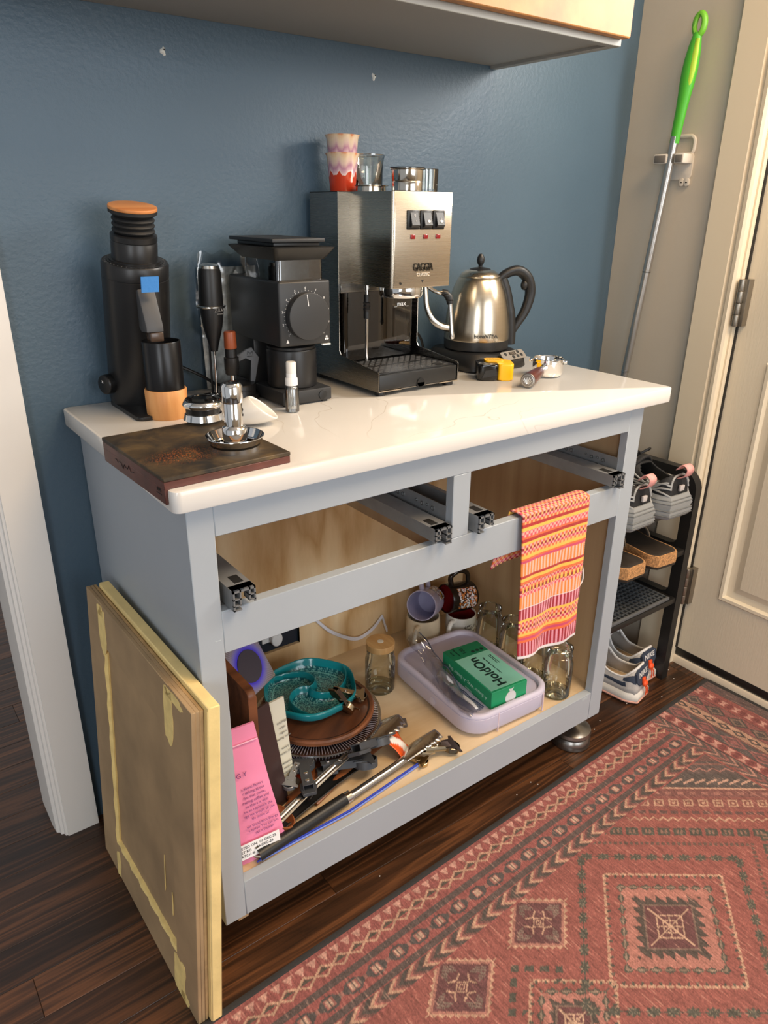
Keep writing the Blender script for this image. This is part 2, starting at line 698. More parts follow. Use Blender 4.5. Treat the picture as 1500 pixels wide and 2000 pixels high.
# door leaf with raised and recessed panels
m_door = M('door_paint', (226, 214, 190), 0.42)
_t = NT('door_paint_grain'); _t.set(0.4); _t.p.inputs['Base Color'].default_value = lin((228, 217, 194))
_t.bump(_t.noise(_t.coord('Object', (1, 26, 2.2)), 9, 4, 0.6, 0.8), 0.22, 0.002); m_door = _t.m
door = thing('door_1', 'cream wood grain panel door in the right wall', 'door', (WX, DY0, 0.0)); door['kind'] = 'structure'
DX = 0.018    # leaf face sits just behind wall face
def leaf(y0, y1, z0, z1): 
    bb = B(); bb.box(WX + DX, WX + DX + 0.04, y0, y1, z0, z1, 0.0); return bb
PY = [(-0.474, -0.762), (-0.852, -1.132)]; PZ = [(0.250, 0.90), (1.03, 1.46)]
for nm, (a0, a1, c0, c1) in (('stile', (-0.474, DY0 - 0.005, 0.050, 2.08)), ('stile', (DY1, -1.132, 0.050, 2.08)), ('stile', (-0.852, -0.762, 0.250, 1.96)),
                             ('rail', (-1.132, -0.474, 0.050, 0.250)), ('rail', (-1.132, -0.474, 1.96, 2.08))):
    leaf(a0, a1, c0, c1).build(nm, m_door, door, world=True)
for (c0, c1) in ((0.90, 1.03), (1.46, 1.58)):
    for (a1, a0) in PY:
        leaf(a0, a1, c0, c1).build('rail', m_door, door, world=True)
for (ya, yb) in PY:
    for (za, zb) in PZ:
        bb = B()
        def rect(i, d):
            return [(WX + DX + d, ya - i, za + i), (WX + DX + d, yb + i, za + i), (WX + DX + d, yb + i, zb - i), (WX + DX + d, ya - i, zb - i)]
        steps = [(0, 0), (0.004, -0.004), (0.012, -0.003), (0.017, 0.007), (0.030, 0.010), (0.034, 0.010), (0.052, 0.003), (0.058, 0.003)]
        bb.loft([rect(i, d) for i, d in steps], cap0=False)
        bb.build('door_panel', m_door, door, world=True, smooth=20)
for (ya, yb) in PY:
    bb = B(); bb.box(WX + DX + 0.012, WX + DX + 0.018, yb, ya, 1.58, 1.96); bb.build('glass_pane', glass('door_glass', (245, 248, 250)), door, world=True)
# door sweep, black strip for the shade in the hinge gap, threshold
b = B(); b.box(WX + 0.016, WX + 0.05, DY1, DY0 - 0.002, 0.026, 0.050, 0.003); b.build('door_sweep', m_black, door, world=True)
b = B(); b.box(WX + 0.012, WX + 0.03, -0.3865, -0.3815, 0.05, 2.08); b.build('gap_shade_strip', m_black, door, world=True)
m_nickel = M('brushed_nickel_hinge', (150, 142, 130), 0.35, 0.9)
for zc in (0.262, 1.034, 1.85):
    bb = B()
    for k in range(4):
        bb.cyl(0.0078, zc - 0.055 + k * 0.0277, zc - 0.055 + k * 0.0277 + 0.0268, 0.0008, 14, T(WX - 0.010, -0.389, 0))
    h = bb.build('hinge', m_nickel, door, world=True)
    bb = B(); bb.box(WX - 0.0045, WX - 0.0005 + DX, -0.404, -0.389, zc - 0.055, zc + 0.055, 0.001); bb.build('hinge_leaf', m_nickel, h, world=True)
b = B(); b.prism([(WX + 0.06, 0.0), (WX + 0.012, 0.0), (WX + 0.012, 0.021), (WX + 0.014, 0.0235), (WX + 0.06, 0.026)], -1.23, -0.382, plane='xz')
struct(b.build('trim_8', M('threshold_paint', (222, 208, 186), 0.45)), 'cream threshold strip under the panel door', 'trim')

# the rest of the room behind the photographer (seen in reflections, closes the light in)
m_room = M('warm_white_wall', (206, 190, 166), 0.7)
b = B(); b.box(-3.2, 1.6, -3.82, -3.7, 0, 2.6); struct(b.build('wall_front', m_room), 'warm white wall of the room opposite the counter', 'wall')
for n_, xc_, ww_ in ((1, 0.6, 1.7), (2, -2.2, 1.3)):
    wn = thing('window_%d' % n_, ('wide daylight window opposite the counter', 'narrower daylight window opposite the side opening')[n_ - 1], 'window', (xc_, -3.7, 1.45)); wn['kind'] = 'structure'
    for (x0, x1, z0, z1) in ((-ww_ / 2 - 0.08, -ww_ / 2, -0.83, 0.83), (ww_ / 2, ww_ / 2 + 0.08, -0.83, 0.83), (-ww_ / 2, ww_ / 2, 0.75, 0.83), (-ww_ / 2, ww_ / 2, -0.83, -0.75), (-0.02, 0.02, -0.75, 0.75)):
        bb = B(); bb.box(x0, x1, 0.0, 0.03, z0, z1, 0.003); bb.build('window_frame', m_white_trim, wn)
b = B(); b.lathe([(0, 0.10), (0.16, 0.10), (0.18, 0.085), (0.18, 0.06), (0.15, 0.03), (0, 0.02)], 40, T(0.90, -1.45, 2.50)); tag(b.build('ceiling_lamp', M('opal_lamp', (240, 226, 200), 0.5)), 'round opal ceiling lamp over the rug', 'lamp')
b = B(); b.box(-3.2, 1.6, -3.82, 0.11, 2.6, 2.7); struct(b.build('ceiling', M('ceiling_paint', (228, 222, 212), 0.8)), 'white ceiling above the room', 'ceiling')

# ================================================================ cabinets
FY = -0.495       # face of the face frame
CX0, CX1 = 0.0, 0.98
CB, CT = 0.110, H - 0.0302
cab = thing('base_cabinet', 'grey painted base cabinet without doors or drawers under the white countertop', 'cabinet', (0.49, -0.25, 0.0))
m_ply = wood('pine_plywood', (196, 152, 98), (240, 214, 172), (4.2, 4.2, 0.8), 2.6, 0.6, 1.8, 0.03, False, (228, 194, 146))
m_deck = wood('pale_plywood', (205, 178, 140), (226, 204, 170), (0.8, 7, 7), 3.0, 0.55, 0.8, 0.03)
m_side_in = wood('side_plywood', (172, 140, 104), (192, 162, 124), (8, 8, 0.6), 2.0, 0.6, 0.8, 0.02)
OL, OR, OT, OB = 0.0383, 0.9377, H - 0.0818, H - 0.1976
M1, M2, LT, LB = 0.4679, 0.5069, H - 0.2669, H - 0.7188
def cbox(name, x0, x1, y0, y1, z0, z1, mat, bev=0.0012, par=cab):
    bb = B(); bb.box(x0, x1, y0, y1, z0, z1, bev, 1); return bb.build(name, mat, par, world=True)
FB = FY + 0.019
cbox('stile', CX0, OL, FY, FB, CB, CT, m_grey_cab)
cbox('stile', OR, CX1, FY, FB, CB, CT, m_grey_cab)
cbox('rail', OL, OR, FY, FB, OT, CT, m_grey_cab)
cbox('rail', OL, OR, FY, FB, LT, OB, m_grey_cab)
cbox('rail', OL, OR, FY, FB, CB, LB, m_grey_cab)
cbox('mullion', M1, M2, FY, FB, OB, OT, m_grey_cab)
cbox('side_panel', CX0 + 0.002, 0.020, FB, -0.004, CB, CT, m_grey_cab)
sp = cbox('side_panel', 0.960, CX1, FB, -0.004, CB, CT, m_side_in)
cbox('side_panel', CX1, CX1 + 0.0015, FB, -0.004, CB, CT, m_grey_cab, 0)
# plywood back with the cut-out for the outlet
CUT = (0.318, 0.432, 0.262, 0.355)
bb = B()
bb.box(0.020, CUT[0], -0.013, -0.004, CB, CT - 0.001); bb.box(CUT[1], 0.960, -0.013, -0.004, CB, CT - 0.001)
bb.box(CUT[0], CUT[1], -0.013, -0.004, CB, CUT[2]); bb.box(CUT[0], CUT[1], -0.013, -0.004, CUT[3], CT - 0.001)
bb.build('back_panel', m_ply, cab, world=True)
cbox('deck', 0.020, 0.960, FB, -0.013, DK - 0.016, DK, m_deck, 0)
cbox('slide_support', 0.455, 0.520, FB, -0.013, OB - 0.034, OB - 0.010, m_side_in)
# drawer slides: U shaped runner along the depth, bracket plate with holes, end clip
def slide(xw, s):
    """xw: x of the surface the plate is fixed to, s: +1 runner lies on the +x side"""
    z0 = OB - 0.002
    sx = lambda a, c: (xw + s * a, xw + s * c) if s > 0 else (xw + s * c, xw + s * a)
    bb = B()
    x0, x1 = sx(0.0, 0.0018); bb.box(x0, x1, FB - 0.004, -0.06, z0, z0 + 0.058)
    x0, x1 = sx(0.0, 0.016); bb.box(x0, x1, FB - 0.004, -0.06, z0, z0 + 0.0018)
    o = bb.build('drawer_slide', m_zinc, cab, world=True)
    # runner: inverted channel
    bb = B()
    poly = [(0.012, 0.004), (0.012, 0.036), (0.048, 0.036), (0.048, 0.012), (0.046, 0.012), (0.046, 0.034), (0.014, 0.034), (0.014, 0.004)]
    bb.prism([(xw + s * a, z0 + c) for a, c in poly], FB - 0.030, -0.075, plane='xz')
    r = bb.build('runner', m_zinc, o, world=True, smooth=20)
    # black cellular end clip
    bb = B()
    for (a0, a1, c0, c1) in ((0.0125, 0.0475, 0.0325, 0.036), (0.0125, 0.015, 0.004, 0.036), (0.0225, 0.025, 0.012, 0.036), (0.0125, 0.025, 0.011, 0.013), (0.0125, 0.025, 0.021, 0.023),
                             (0.037, 0.0395, 0.016, 0.036), (0.045, 0.0475, 0.012, 0.036), (0.037, 0.0475, 0.015, 0.017), (0.037, 0.0475, 0.0235, 0.0255), (0.0125, 0.025, 0.004, 0.006)):
        x0, x1 = sx(a0, a1); bb.box(x0, x1, FB - 0.034, FB - 0.016, z0 + c0, z0 + c1)
    bb.build('end_clip', M('slide_clip', (112, 114, 116), 0.5), o, world=True)
    bb = B()
    for (yy, zz, rr) in [(-0.445, .044, .0045), (-0.445, .026, .003), (-0.43, .046, .003), (-0.43, .03, .0045), (-0.415, .044, .004), (-0.415, .026, .004), (-0.40, .046, .003),
                         (-0.36, .044, .0045), (-0.36, .028, .0045), (-0.345, .044, .0045), (-0.345, .028, .0045), (-0.25, .044, .004), (-0.25, .03, .004), (-0.235, .044, .004), (-0.14, .044, .004), (-0.14, .03, .004)]:
        bb.lathe([(rr, 0), (rr, 0.0012), (rr * 0.75, 0.0012), (rr * 0.72, -0.0003), (0, -0.0003)], 10, T(xw + s * 0.0018, yy, z0 + zz, ry=s * PI / 2), cap=False)
    bb.build('screw_holes', M('slide_hole', (150, 152, 150), 0.3, 0.9), o, world=True)['kind'] = 'stuff'
    x0, x1 = sx(0.026, 0.040)
    bb = B(); bb.box(x0, x1, FB - 0.012, FB + 0.012, z0 + 0.0355, z0 + 0.0365); bb.build('slot', m_dark, o, world=True)
slide(0.0383, +1); slide(0.4679, -1); slide(0.5069, +1); slide(0.9377, -1)
# turned steel feet
for (fx, fy) in ((0.958, -0.440), (0.935, -0.06), (0.045, -0.06), (0.08, -0.30)):
    bb = B()
    bb.lathe([(0, 0), (0.044, 0), (0.0475, 0.003), (0.0475, 0.020), (0.044, 0.025), (0.0425, 0.028), (0.044, 0.031), (0.0475, 0.036), (0.0455, 0.044), (0.032, 0.051), (0.016, 0.055), (0.012, 0.058), (0.012, CB)], 40, T(fx, fy, 0))
    bb.build('foot', M('foot_steel', (150, 147, 142), 0.3, 0.95), cab, world=True)
cbox('base_block', 0.03, 0.05, FB - 0.0, -0.30, CB - 0.03, CB, m_side_in)
# paint chips, a light smear and the crack in the paint joints
for (x, z, w, h) in ((0.025, 0.662, 0.009, 0.0012), (0.905, 0.176, 0.02, 0.006)):
    bb = B(); bb.box(x, x + w, FY - 0.0003, FY + 0.001, z, z + h); bb.build('paint_chip', M('paint_chip', (182, 192, 196), 0.5), cab, world=True)

# quartz worktop
t = NT('white_quartz'); t.set(0.12, 0, 0.5)
v = t.coord('Object', (1, 1, 1), (0, 0, 0.5))
f = t.noise(v, 3.2, 3, 0.5, 0.8)
ab = t.n('ShaderNodeMath', operation='ABSOLUTE'); sb = t.n('ShaderNodeMath', operation='SUBTRACT'); sb.inputs[1].default_value = 0.5
t.l(f, sb.inputs[0]); t.l(sb.outputs[0], ab.inputs[0])
vein = t.ramp(ab.outputs[0], [(0.0, (196, 186, 174)), (0.004, (228, 225, 220))])
msk = t.ramp(t.noise(v, 1.3, 1), [(0.54, (0, 0, 0)), (0.62, (255, 255, 255))])
t.l(t.mix(msk, (228, 225, 220), vein), t.p.inputs['Base Color'])
m_quartz = t.m
b = B()
poly = rrect(-0.021, 1.0433, -0.5142, -0.001, 0.012, 4)
b.prism(poly, H - 0.0302, H, 0.0025, 2)
tag(b.build('countertop', m_quartz, smooth=35), 'white veined quartz countertop over the grey cabinet', 'countertop')

# upper cabinet
uc = thing('wall_cabinet', 'grey wall cabinet with raw fibreboard doors above the counter', 'cabinet', (0.3, 0.0, 1.519))
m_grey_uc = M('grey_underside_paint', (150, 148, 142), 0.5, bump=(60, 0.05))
UX0, UX1, UZ = -0.05, 0.9821, 1.519
cbox('bottom_panel', UX0, UX1 - 0.003, -0.3107, -0.001, UZ + 0.006, UZ + 0.022, m_grey_uc, 0.001, uc)
cbox('side_panel', UX1 - 0.018, UX1, -0.3117, -0.001, UZ, 2.25, m_grey_uc, 0.001, uc)
cbox('side_panel', UX0, UX0 + 0.018, -0.3117, -0.001, UZ, 2.25, m_grey_uc, 0.001, uc)
cbox('face_frame', UX0, UX1, -0.3307, -0.3117, UZ, UZ + 0.045, m_grey_uc, 0.001, uc)
cbox('back_panel', UX0 + 0.018, UX1 - 0.018, -0.008, -0.001, UZ + 0.022, 2.25, m_grey_uc, 0, uc)
cbox('top_panel', UX0, UX1, -0.3117, -0.001, 2.25, 2.27, m_grey_uc, 0, uc)
m_mdf = M('raw_fibreboard', (190, 150, 104), 0.75, var=(9, 0.10), bump=(120, 0.08))
m_mdf_warm = M('raw_fibreboard_sealed', (172, 120, 68), 0.5, var=(14, 0.12), bump=(90, 0.08))
d = cbox('cabinet_door', 0.4575, 0.9815, -0.351, -0.332, 1.5297, 2.24, m_mdf_warm, 0.002, uc)
d = cbox('cabinet_door', UX0 + 0.002, 0.4545, -0.351, -0.332, 1.5297, 2.24, m_mdf_warm, 0.002, uc)

# ================================================================ things on the counter
m_bkmetal = M('black_powder_coat', (27, 27, 28), 0.36, spec=0.5)
m_bkgrey = M('charcoal_plastic', (40, 41, 43), 0.5)
m_walnutred = M('red_brown_wood', (88, 50, 42), 0.4, var=(25, 0.18))
m_beech = wood('beech_wood', (196, 130, 72), (226, 166, 104), (14, 14, 1.2), 3.5, 0.5, 0.8, 0.04)
m_beech_top = wood('beech_lid', (190, 118, 62), (216, 148, 88), (1.2, 14, 14), 3.5, 0.5, 0.8, 0.04)
m_walnut = wood('walnut', (92, 54, 34), (140, 86, 54), (1.0, 9, 9), 3.0, 0.42, 1.0, 0.05)

# ---- tall single dose grinder
g = thing('coffee_grinder', 'tall black cylindrical coffee grinder with a bellows and wooden lid', 'coffee grinder', (0.108, -0.075, H))
bb = B(); bb.prism(rrect(-0.050, 0.045, -0.094, 0.060, 0.012), 0.0, 0.007, 0.002); bb.build('base_plate', m_bkmetal, g)
AX = T(0.0, 0.034, 0.006, rx=math.radians(11.5))       # leaning body axis
bb = B(); bb.lathe([(0, 0.004), (0.0525, 0.004), (0.0535, 0.010), (0.0535, 0.222), (0.0530, 0.2225), (0.0530, 0.2235), (0.0535, 0.224), (0.0535, 0.243), (0.0515, 0.2465), (0.044, 0.2465), (0, 0.2465)], 48, AX, cap=False)
body = bb.build('body', m_bkmetal, g)
bb = B(); bb.box(-0.032, 0.032, -0.030, 0.030, 0.0, 0.03, 0.004, m=T(0, 0.024, 0.004)); bb.build('pedestal', m_bkmetal, g)
bb = B(); bb.lathe([(0.0445, 0.2462), (0.0445, 0.2475), (0.041, 0.2478), (0.041, 0.2500), (0.0365, 0.2510), (0.0365, 0.276), (0.0355, 0.2775), (0.0355, 0.279), (0.0365, 0.280), (0.0365, 0.288), (0.034, 0.290), (0, 0.290)], 40, AX)
bb.build('collar', m_bkmetal, g)
pr_ = [(0.026, 0.289)]
for k in range(3):
    z = 0.2905 + k * 0.0085
    pr_ += [(0.0285, z), (0.0325, z + 0.0022), (0.0335, z + 0.0042), (0.0325, z + 0.0062), (0.0285, z + 0.0080)]
pr_ += [(0.030, 0.3165), (0.0375, 0.3215), (0.0375, 0.326), (0, 0.326)]
bb = B(); bb.lathe(pr_, 40, AX); bb.build('bellows', M('black_rubber', (26, 26, 27), 0.6), g)
bb = B(); bb.cyl(0.0378, 0.326, 0.3315, 0.0015, 40, AX); bb.build('lid', m_beech_top, g, label='round wooden lid')
bb = B()
for k in range(40):
    a = 2 * PI * k / 40
    bb.box(-0.0003, 0.0003, 0.0455, 0.0455 + (0.004 if k % 5 == 0 else 0.002), 0.2466, 0.2469, m=AX @ T(rz=a))
sc_ = bb.build('scale_marks', M('scale_grey', (110, 110, 110), 0.6), body); sc_['kind'] = 'stuff'
# spout: slanted grey block and its flap
bb = B(); bb.prism([(-0.046, 0.204), (-0.054, 0.206), (-0.078, 0.150), (-0.078, 0.142), (-0.052, 0.140), (-0.044, 0.146)], -0.0145, 0.0135, 0.0015, plane='yz', m=T(-0.008, -0.022, 0.002)); sp_ = bb.build('spout', M('spout_grey', (62, 63, 66), 0.45), g)
bb = B(); bb.box(-0.011, 0.011, -0.080, -0.060, 0.126, 0.141, 0.002, m=T(-0.006, -0.020, 0.002)); bb.build('spout_flap', M('spout_clear_brown', (70, 55, 45), 0.25), sp_)
bb = B(); bb.box(-0.014, 0.014, -0.062, -0.060, 0.212, 0.236, 0.0, m=T(-0.010, -0.006, 0.006, rx=0.16)); bb.build('tape', M('blue_masking_tape', (58, 128, 200), 0.7, bump=(200, 0.2)), g, label='strip of blue masking tape')
bb = B(); bb.cyl(0.017, 0, 0.018, 0.003, 28, T(-0.051, 0.022, 0.044, ry=-PI / 2, rz=0.35)); kn = bb.build('knob', m_black_pl, g)
textmesh([('ON', 0.006, T(-0.0694, 0.017, 0.049) @ frame((0, 0, 0), (0, -1, 0), (0, 0, 1)))], m_whiteprint, kn)
# ---- black dosing cup in its wooden sleeve
c = thing('dosing_cup', 'black dosing cup standing in a light wooden sleeve below the grinder spout', 'cup', (0.113, -0.157, H))
bb = B(); bb.lathe([(0, 0), (0.033, 0), (0.034, 0.0015), (0.0345, 0.047), (0.0335, 0.0485), (0.0318, 0.0485), (0.0318, 0.004), (0, 0.004)], 40); bb.build('sleeve', m_beech, c)
bb = B(); bb.lathe([(0, 0.005), (0.0305, 0.005), (0.0313, 0.007), (0.0313, 0.126), (0.0308, 0.127), (0.0295, 0.127), (0.0293, 0.012), (0, 0.010)], 40); bb.build('cup', M('black_anodised', (22, 22, 24), 0.3, 0.3), c)

# ---- tamping mat
tm = thing('tamping_mat', 'dark rubber topped wooden tamping mat dusted with ground coffee on the counter corner', 'tamping mat', (0.063, -0.385, H), 0.035)
X0, X1, Y0, Y1 = -0.092, 0.093, -0.110, 0.112
bb = B(); bb.box(X0, X1, Y0, Y1, 0.0, 0.0105, 0.0008, 1); bb.box(X0, X0 + 0.0075, Y0, Y1, -0.020, 0.001, 0.0008, 1); bb.build('wooden_frame', m_walnutred, tm)
t = NT('coffee_dusted_rubber'); t.set(0.62)
v = t.coord('Object')
n1 = t.noise(v, 22, 4, 0.6, 0.6)
base = t.ramp(n1, [(0.34, (32, 29, 26)), (0.56, (74, 60, 40)), (0.75, (104, 84, 52))])
# coffee grounds: specks, dense in one patch
sp_n = t.noise(v, 520, 2, 0.6)
spk = t.ramp(sp_n, [(0.56, (0, 0, 0)), (0.62, (255, 255, 255))])
vo = t.n('ShaderNodeVectorMath', operation='DISTANCE'); vo.inputs[1].default_value = (-0.012, -0.042, 0.016)
t.l(t.coord('Object', (1.0, 1.9, 1), (0, 0, 0.15), (0.0, 0.030, 0)), vo.inputs[0])
pm = t.ramp(vo.outputs['Value'], [(0.03, (255, 255, 255)), (0.075, (0, 0, 0))])
patch = t.mix(1.0, spk, pm, 'MULTIPLY')
t.l(t.mix(patch, base, (178, 98, 38)), t.p.inputs['Base Color'])
t.bump(n1, 0.1)
bb = B(); bb.box(X0 - 0.0005, X1 + 0.0005, Y0 - 0.0005, Y1 + 0.0005, 0.0105, 0.0165, 0.001, 1); mat_top = bb.build('rubber_top', t.m, tm)
sig = [(0.085 - 0.006 * k, 0.004 * math.sin(k * 2.3) * (1.6 if k in (5, 9) else 0.5)) for k in range(13)]
bb = B(); bb.tube([(X0 - 0.0002, a - 0.02, -0.004 + b_ - 0.0002 * i) for i, (a, b_) in enumerate(sig)], 0.0005, 4); bb.build('script_logo', m_blackprint, tm)
bb = B()
for dz in (0, 0.003):
    bb.tube([(X0 - 0.0002, -0.085, -0.006 + dz), (X0 - 0.0002, -0.088, -0.0015 + dz * 0.3), (X0 - 0.0002, -0.091, -0.006 + dz), (X0 - 0.0002, -0.094, -0.0015 + dz * 0.3), (X0 - 0.0002, -0.097, -0.006 + dz)], 0.0005, 4)
bb.box(X0 - 0.0004, X0, -0.099, -0.083, -0.0095, -0.0085)
bb.build('emblem', m_blackprint, tm)['kind'] = 'stuff'

# ---- polished distributor (two stacked discs)
dd = thing('coffee_distributor', 'squat polished steel coffee distributor at the back of the tamping mat', 'distributor', (0.126, -0.278, H + 0.0165))
bb = B(); bb.lathe([(0, 0), (0.026, 0), (0.029, 0.0035), (0.0295, 0.0037), (0.0315, 0.005), (0.029, 0.0145), (0.0275, 0.0155), (0, 0.0155)], 48); bb.build('lower_disc', m_chrome, dd)
bb = B(); bb.lathe([(0.0268, 0.0155), (0.0268, 0.0240)], 40, cap=False); bb.build('band', M('dark_band', (52, 50, 48), 0.3, 0.7), dd)
bb = B(); bb.lathe([(0, 0.0240), (0.0285, 0.0240), (0.0312, 0.0275), (0.0312, 0.0305), (0.028, 0.0350), (0.0275, 0.0352), (0, 0.0352)], 48, rfun=lambda a, z: 1 + 0.008 * math.sin(9 * a)); bb.build('grip_ring', m_chrome, dd)
bb = B(); bb.lathe([(0, 0.0352), (0.0265, 0.0352), (0.0255, 0.0375), (0.016, 0.0390), (0.0155, 0.0382), (0.006, 0.0382), (0, 0.0384)], 40); bb.build('cap', M('polished_black', (26, 25, 25), 0.08, 0.6), dd)
bb = B()
for k in range(46):
    bb.box(-0.0004, 0.0004, 0.0282, 0.0296, 0.0325, 0.0348, m=T(rz=-PI / 2 + (k - 23) * 0.045))
bb.build('scale_marks', m_blackprint, dd)['kind'] = 'stuff'

# ---- polished dosing tool standing in a funnel ring
fn = thing('dosing_funnel', 'shallow polished steel dosing funnel ring lying on the tamping mat', 'funnel', (0.105, -0.434, H + 0.0165))
bb = B(); bb.lathe([(0.0305, 0.0), (0.0345, 0.0), (0.0345, 0.0085), (0.0355, 0.0095), (0.0410, 0.0185), (0.0408, 0.0196), (0.0396, 0.0190), (0.0325, 0.0090), (0.0305, 0.0080), (0.0305, 0.0)], 56, cap=False); bb.build('ring', m_chrome, fn)
bb = B(); bb.lathe([(0.0346, 0.006), (0.0350, 0.0095), (0.0385, 0.0150)], 56, cap=False); bb.build('band', M('dark_band_2', (58, 55, 50), 0.25, 0.8), fn)
ts = thing('dosing_tool', 'tall polished steel cylinder tool standing inside the funnel ring', 'coffee tool', (0.105, -0.434, H + 0.0165))
bb = B(); bb.lathe([(0, 0), (0.0275, 0), (0.0275, 0.005), (0.0180, 0.0075), (0.0165, 0.009), (0.0165, 0.0155), (0.0172, 0.016), (0.0172, 0.0285), (0.0165, 0.0305), (0.0128, 0.0335), (0.0126, 0.0665), (0.0124, 0.0668)], 48); bb.build('shaft', m_chrome, ts)
bb = B(); bb.lathe([(0, 0.066), (0.0142, 0.066), (0.0146, 0.067), (0.0146, 0.0885), (0.0120, 0.0925), (0.0118, 0.0928), (0, 0.0928)], 48); bb.build('head', m_chrome, ts)
bb = B(); bb.cyl(0.0115, 0.0928, 0.0936, 0.0003, 36); bb.build('cap', m_black_gloss, ts)
for zz in (0.048, 0.0555):
    bb = B(); bb.ell((0.0126, -0.0005, zz), (0.0012, 0.0022, 0.0022), 10, 6, m=T(rz=-0.55)); bb.build('hole', m_dark, ts)

# ---- white scoop
scp = thing('dosing_scoop', 'white ceramic scoop tray lying on its side beside the tamping mat', 'scoop', (0.200, -0.290, H), 0.0)
def scoopf(u, v):
    a = 2 * PI * u
    r = 0.0245 * math.sin(PI / 2 * min(1.0, v * 1.15)) ** 0.7
    ax_ = -0.045 + 0.062 * v
    dip = 0.016 * v * v * math.cos(a)
    return (ax_ - dip, r * 1.05 * math.sin(a), r * 0.92 * math.cos(a))
bb = B(); bb.grid(lambda u, v: scoopf(u, max(v, 0.02)), 36, 14, wrap=True); o = bb.build('tray', M('white_ceramic', (240, 237, 230), 0.22), scp, solid=0.0036, sub=1)
o.matrix_basis = T(0.008, 0, 0.0245, rz=-0.50, ry=-0.30)
# ---- spray bottle
sb_ = thing('spray_bottle', 'small clear spray bottle with a white pump cap', 'spray bottle', (0.302, -0.250, H))
bb = B(); bb.lathe([(0, 0.0006), (0.0105, 0.0006), (0.0122, 0.002), (0.0122, 0.040), (0.0110, 0.0445), (0.0075, 0.0475), (0.0075, 0.049)], 32, cap=False); bb.build('bottle', glass('bottle_plastic', (244, 245, 245), 0.14, 0.12), sb_)
bb = B(); bb.lathe([(0, 0.0015), (0.0112, 0.0015), (0.0115, 0.003), (0.0115, 0.030), (0, 0.030)], 24, cap=False); bb.build('water', glass('water', (244, 246, 246), 0.01, 0.02), sb_)
bb = B(); bb.tube(spline([(0, 0, 0.047), (0.0005, 0, 0.03), (-0.002, 0, 0.016), (-0.006, 0, 0.003)]), 0.0013, 8); bb.build('dip_tube', M('dip_tube', (215, 215, 212), 0.4), sb_)
bb = B(); bb.lathe([(0, 0.0475), (0.0108, 0.0475), (0.0108, 0.0590), (0.0100, 0.0600), (0.0090, 0.0610), (0.0088, 0.0680), (0.0080, 0.0690), (0.0076, 0.0855), (0, 0.0865)], 32, cap=False); bb.build('pump', m_white_pl, sb_)
bb = B(); bb.lathe([(0.0088, 0.0605), (0.0086, 0.086), (0.0078, 0.0875), (0, 0.088)], 32, cap=False); bb.build('cap', M('cap_milky', (226, 223, 217), 0.25), sb_)

# ---- milk frother on its stand
fr_ = thing('milk_frother', 'black handheld milk frother hanging whisk down in a wire stand', 'milk frother', (0.229, -0.100, H))
ft = T(0.0, 0.0, 0.0, ry=math.radians(0.6), rx=math.radians(0.5))
bb = B(); bb.lathe([(0, 0.090), (0.0065, 0.090), (0.0085, 0.100), (0.0170, 0.133), (0.0205, 0.160), (0.0205, 0.185), (0.0195, 0.225), (0.0180, 0.232), (0, 0.233)], 32, ft); bb.build('handle', m_black, fr_)
bb = B(); bb.lathe([(0.0178, 0.231), (0.0165, 0.237), (0.012, 0.2395), (0, 0.240)], 28, ft); bb.build('button', m_steel, fr_)
bb = B(); bb.tube([ft @ Vector((0, 0, 0.09)), ft @ Vector((0, 0, 0.012))], 0.0026, 10); bb.build('shaft', m_chrome, fr_)
bb = B(); bb.tube([ft @ Vector((0.010 * math.cos(a), 0.010 * math.sin(a), 0.012 + 0.0012 * math.sin(6 * a))) for a in [2 * PI * k / 24 for k in range(24)]], 0.0014, 6, closed=True); bb.build('whisk', m_chrome, fr_)
textmesh([('ZULAY', 0.0075, ft @ frame((0.006, -0.0203, 0.163), (1, 0.3, 0), (0, 0, 1))), ('KITCHEN', 0.003, ft @ frame((0.006, -0.0203, 0.157), (1, 0.3, 0), (0, 0, 1)))], M('grey_print', (140, 140, 140), 0.6), fr_)
st = thing('frother_stand', 'dark wire stand holding the milk frother', 'stand', (0.229, -0.100, H))
bb = B()
ring = [(0.0240 * math.cos(a) + 0.002, 0.0240 * math.sin(a) + 0.002, 0.168) for a in [PI * 0.30 - PI * 1.6 * k / 20 for k in range(21)]]
bb.tube(ring, 0.0022, 8); bb.build('ring', m_steel, st)
bb = B(); bb.tube(spline([(ring[0][0], ring[0][1], 0.168), (0.012, 0.030, 0.150), (0.008, 0.034, 0.10), (0.006, 0.032, 0.004)]), 0.002, 8); wr = bb.build('wire', m_black, st)
bb = B(); bb.lathe([(0, 0), (0.027, 0), (0.028, 0.002), (0.024, 0.006), (0.022, 0.007), (0.022, 0.006), (0, 0.006)], 32, T(-0.003, 0.012, 0)); bb.build('base', m_black, st)
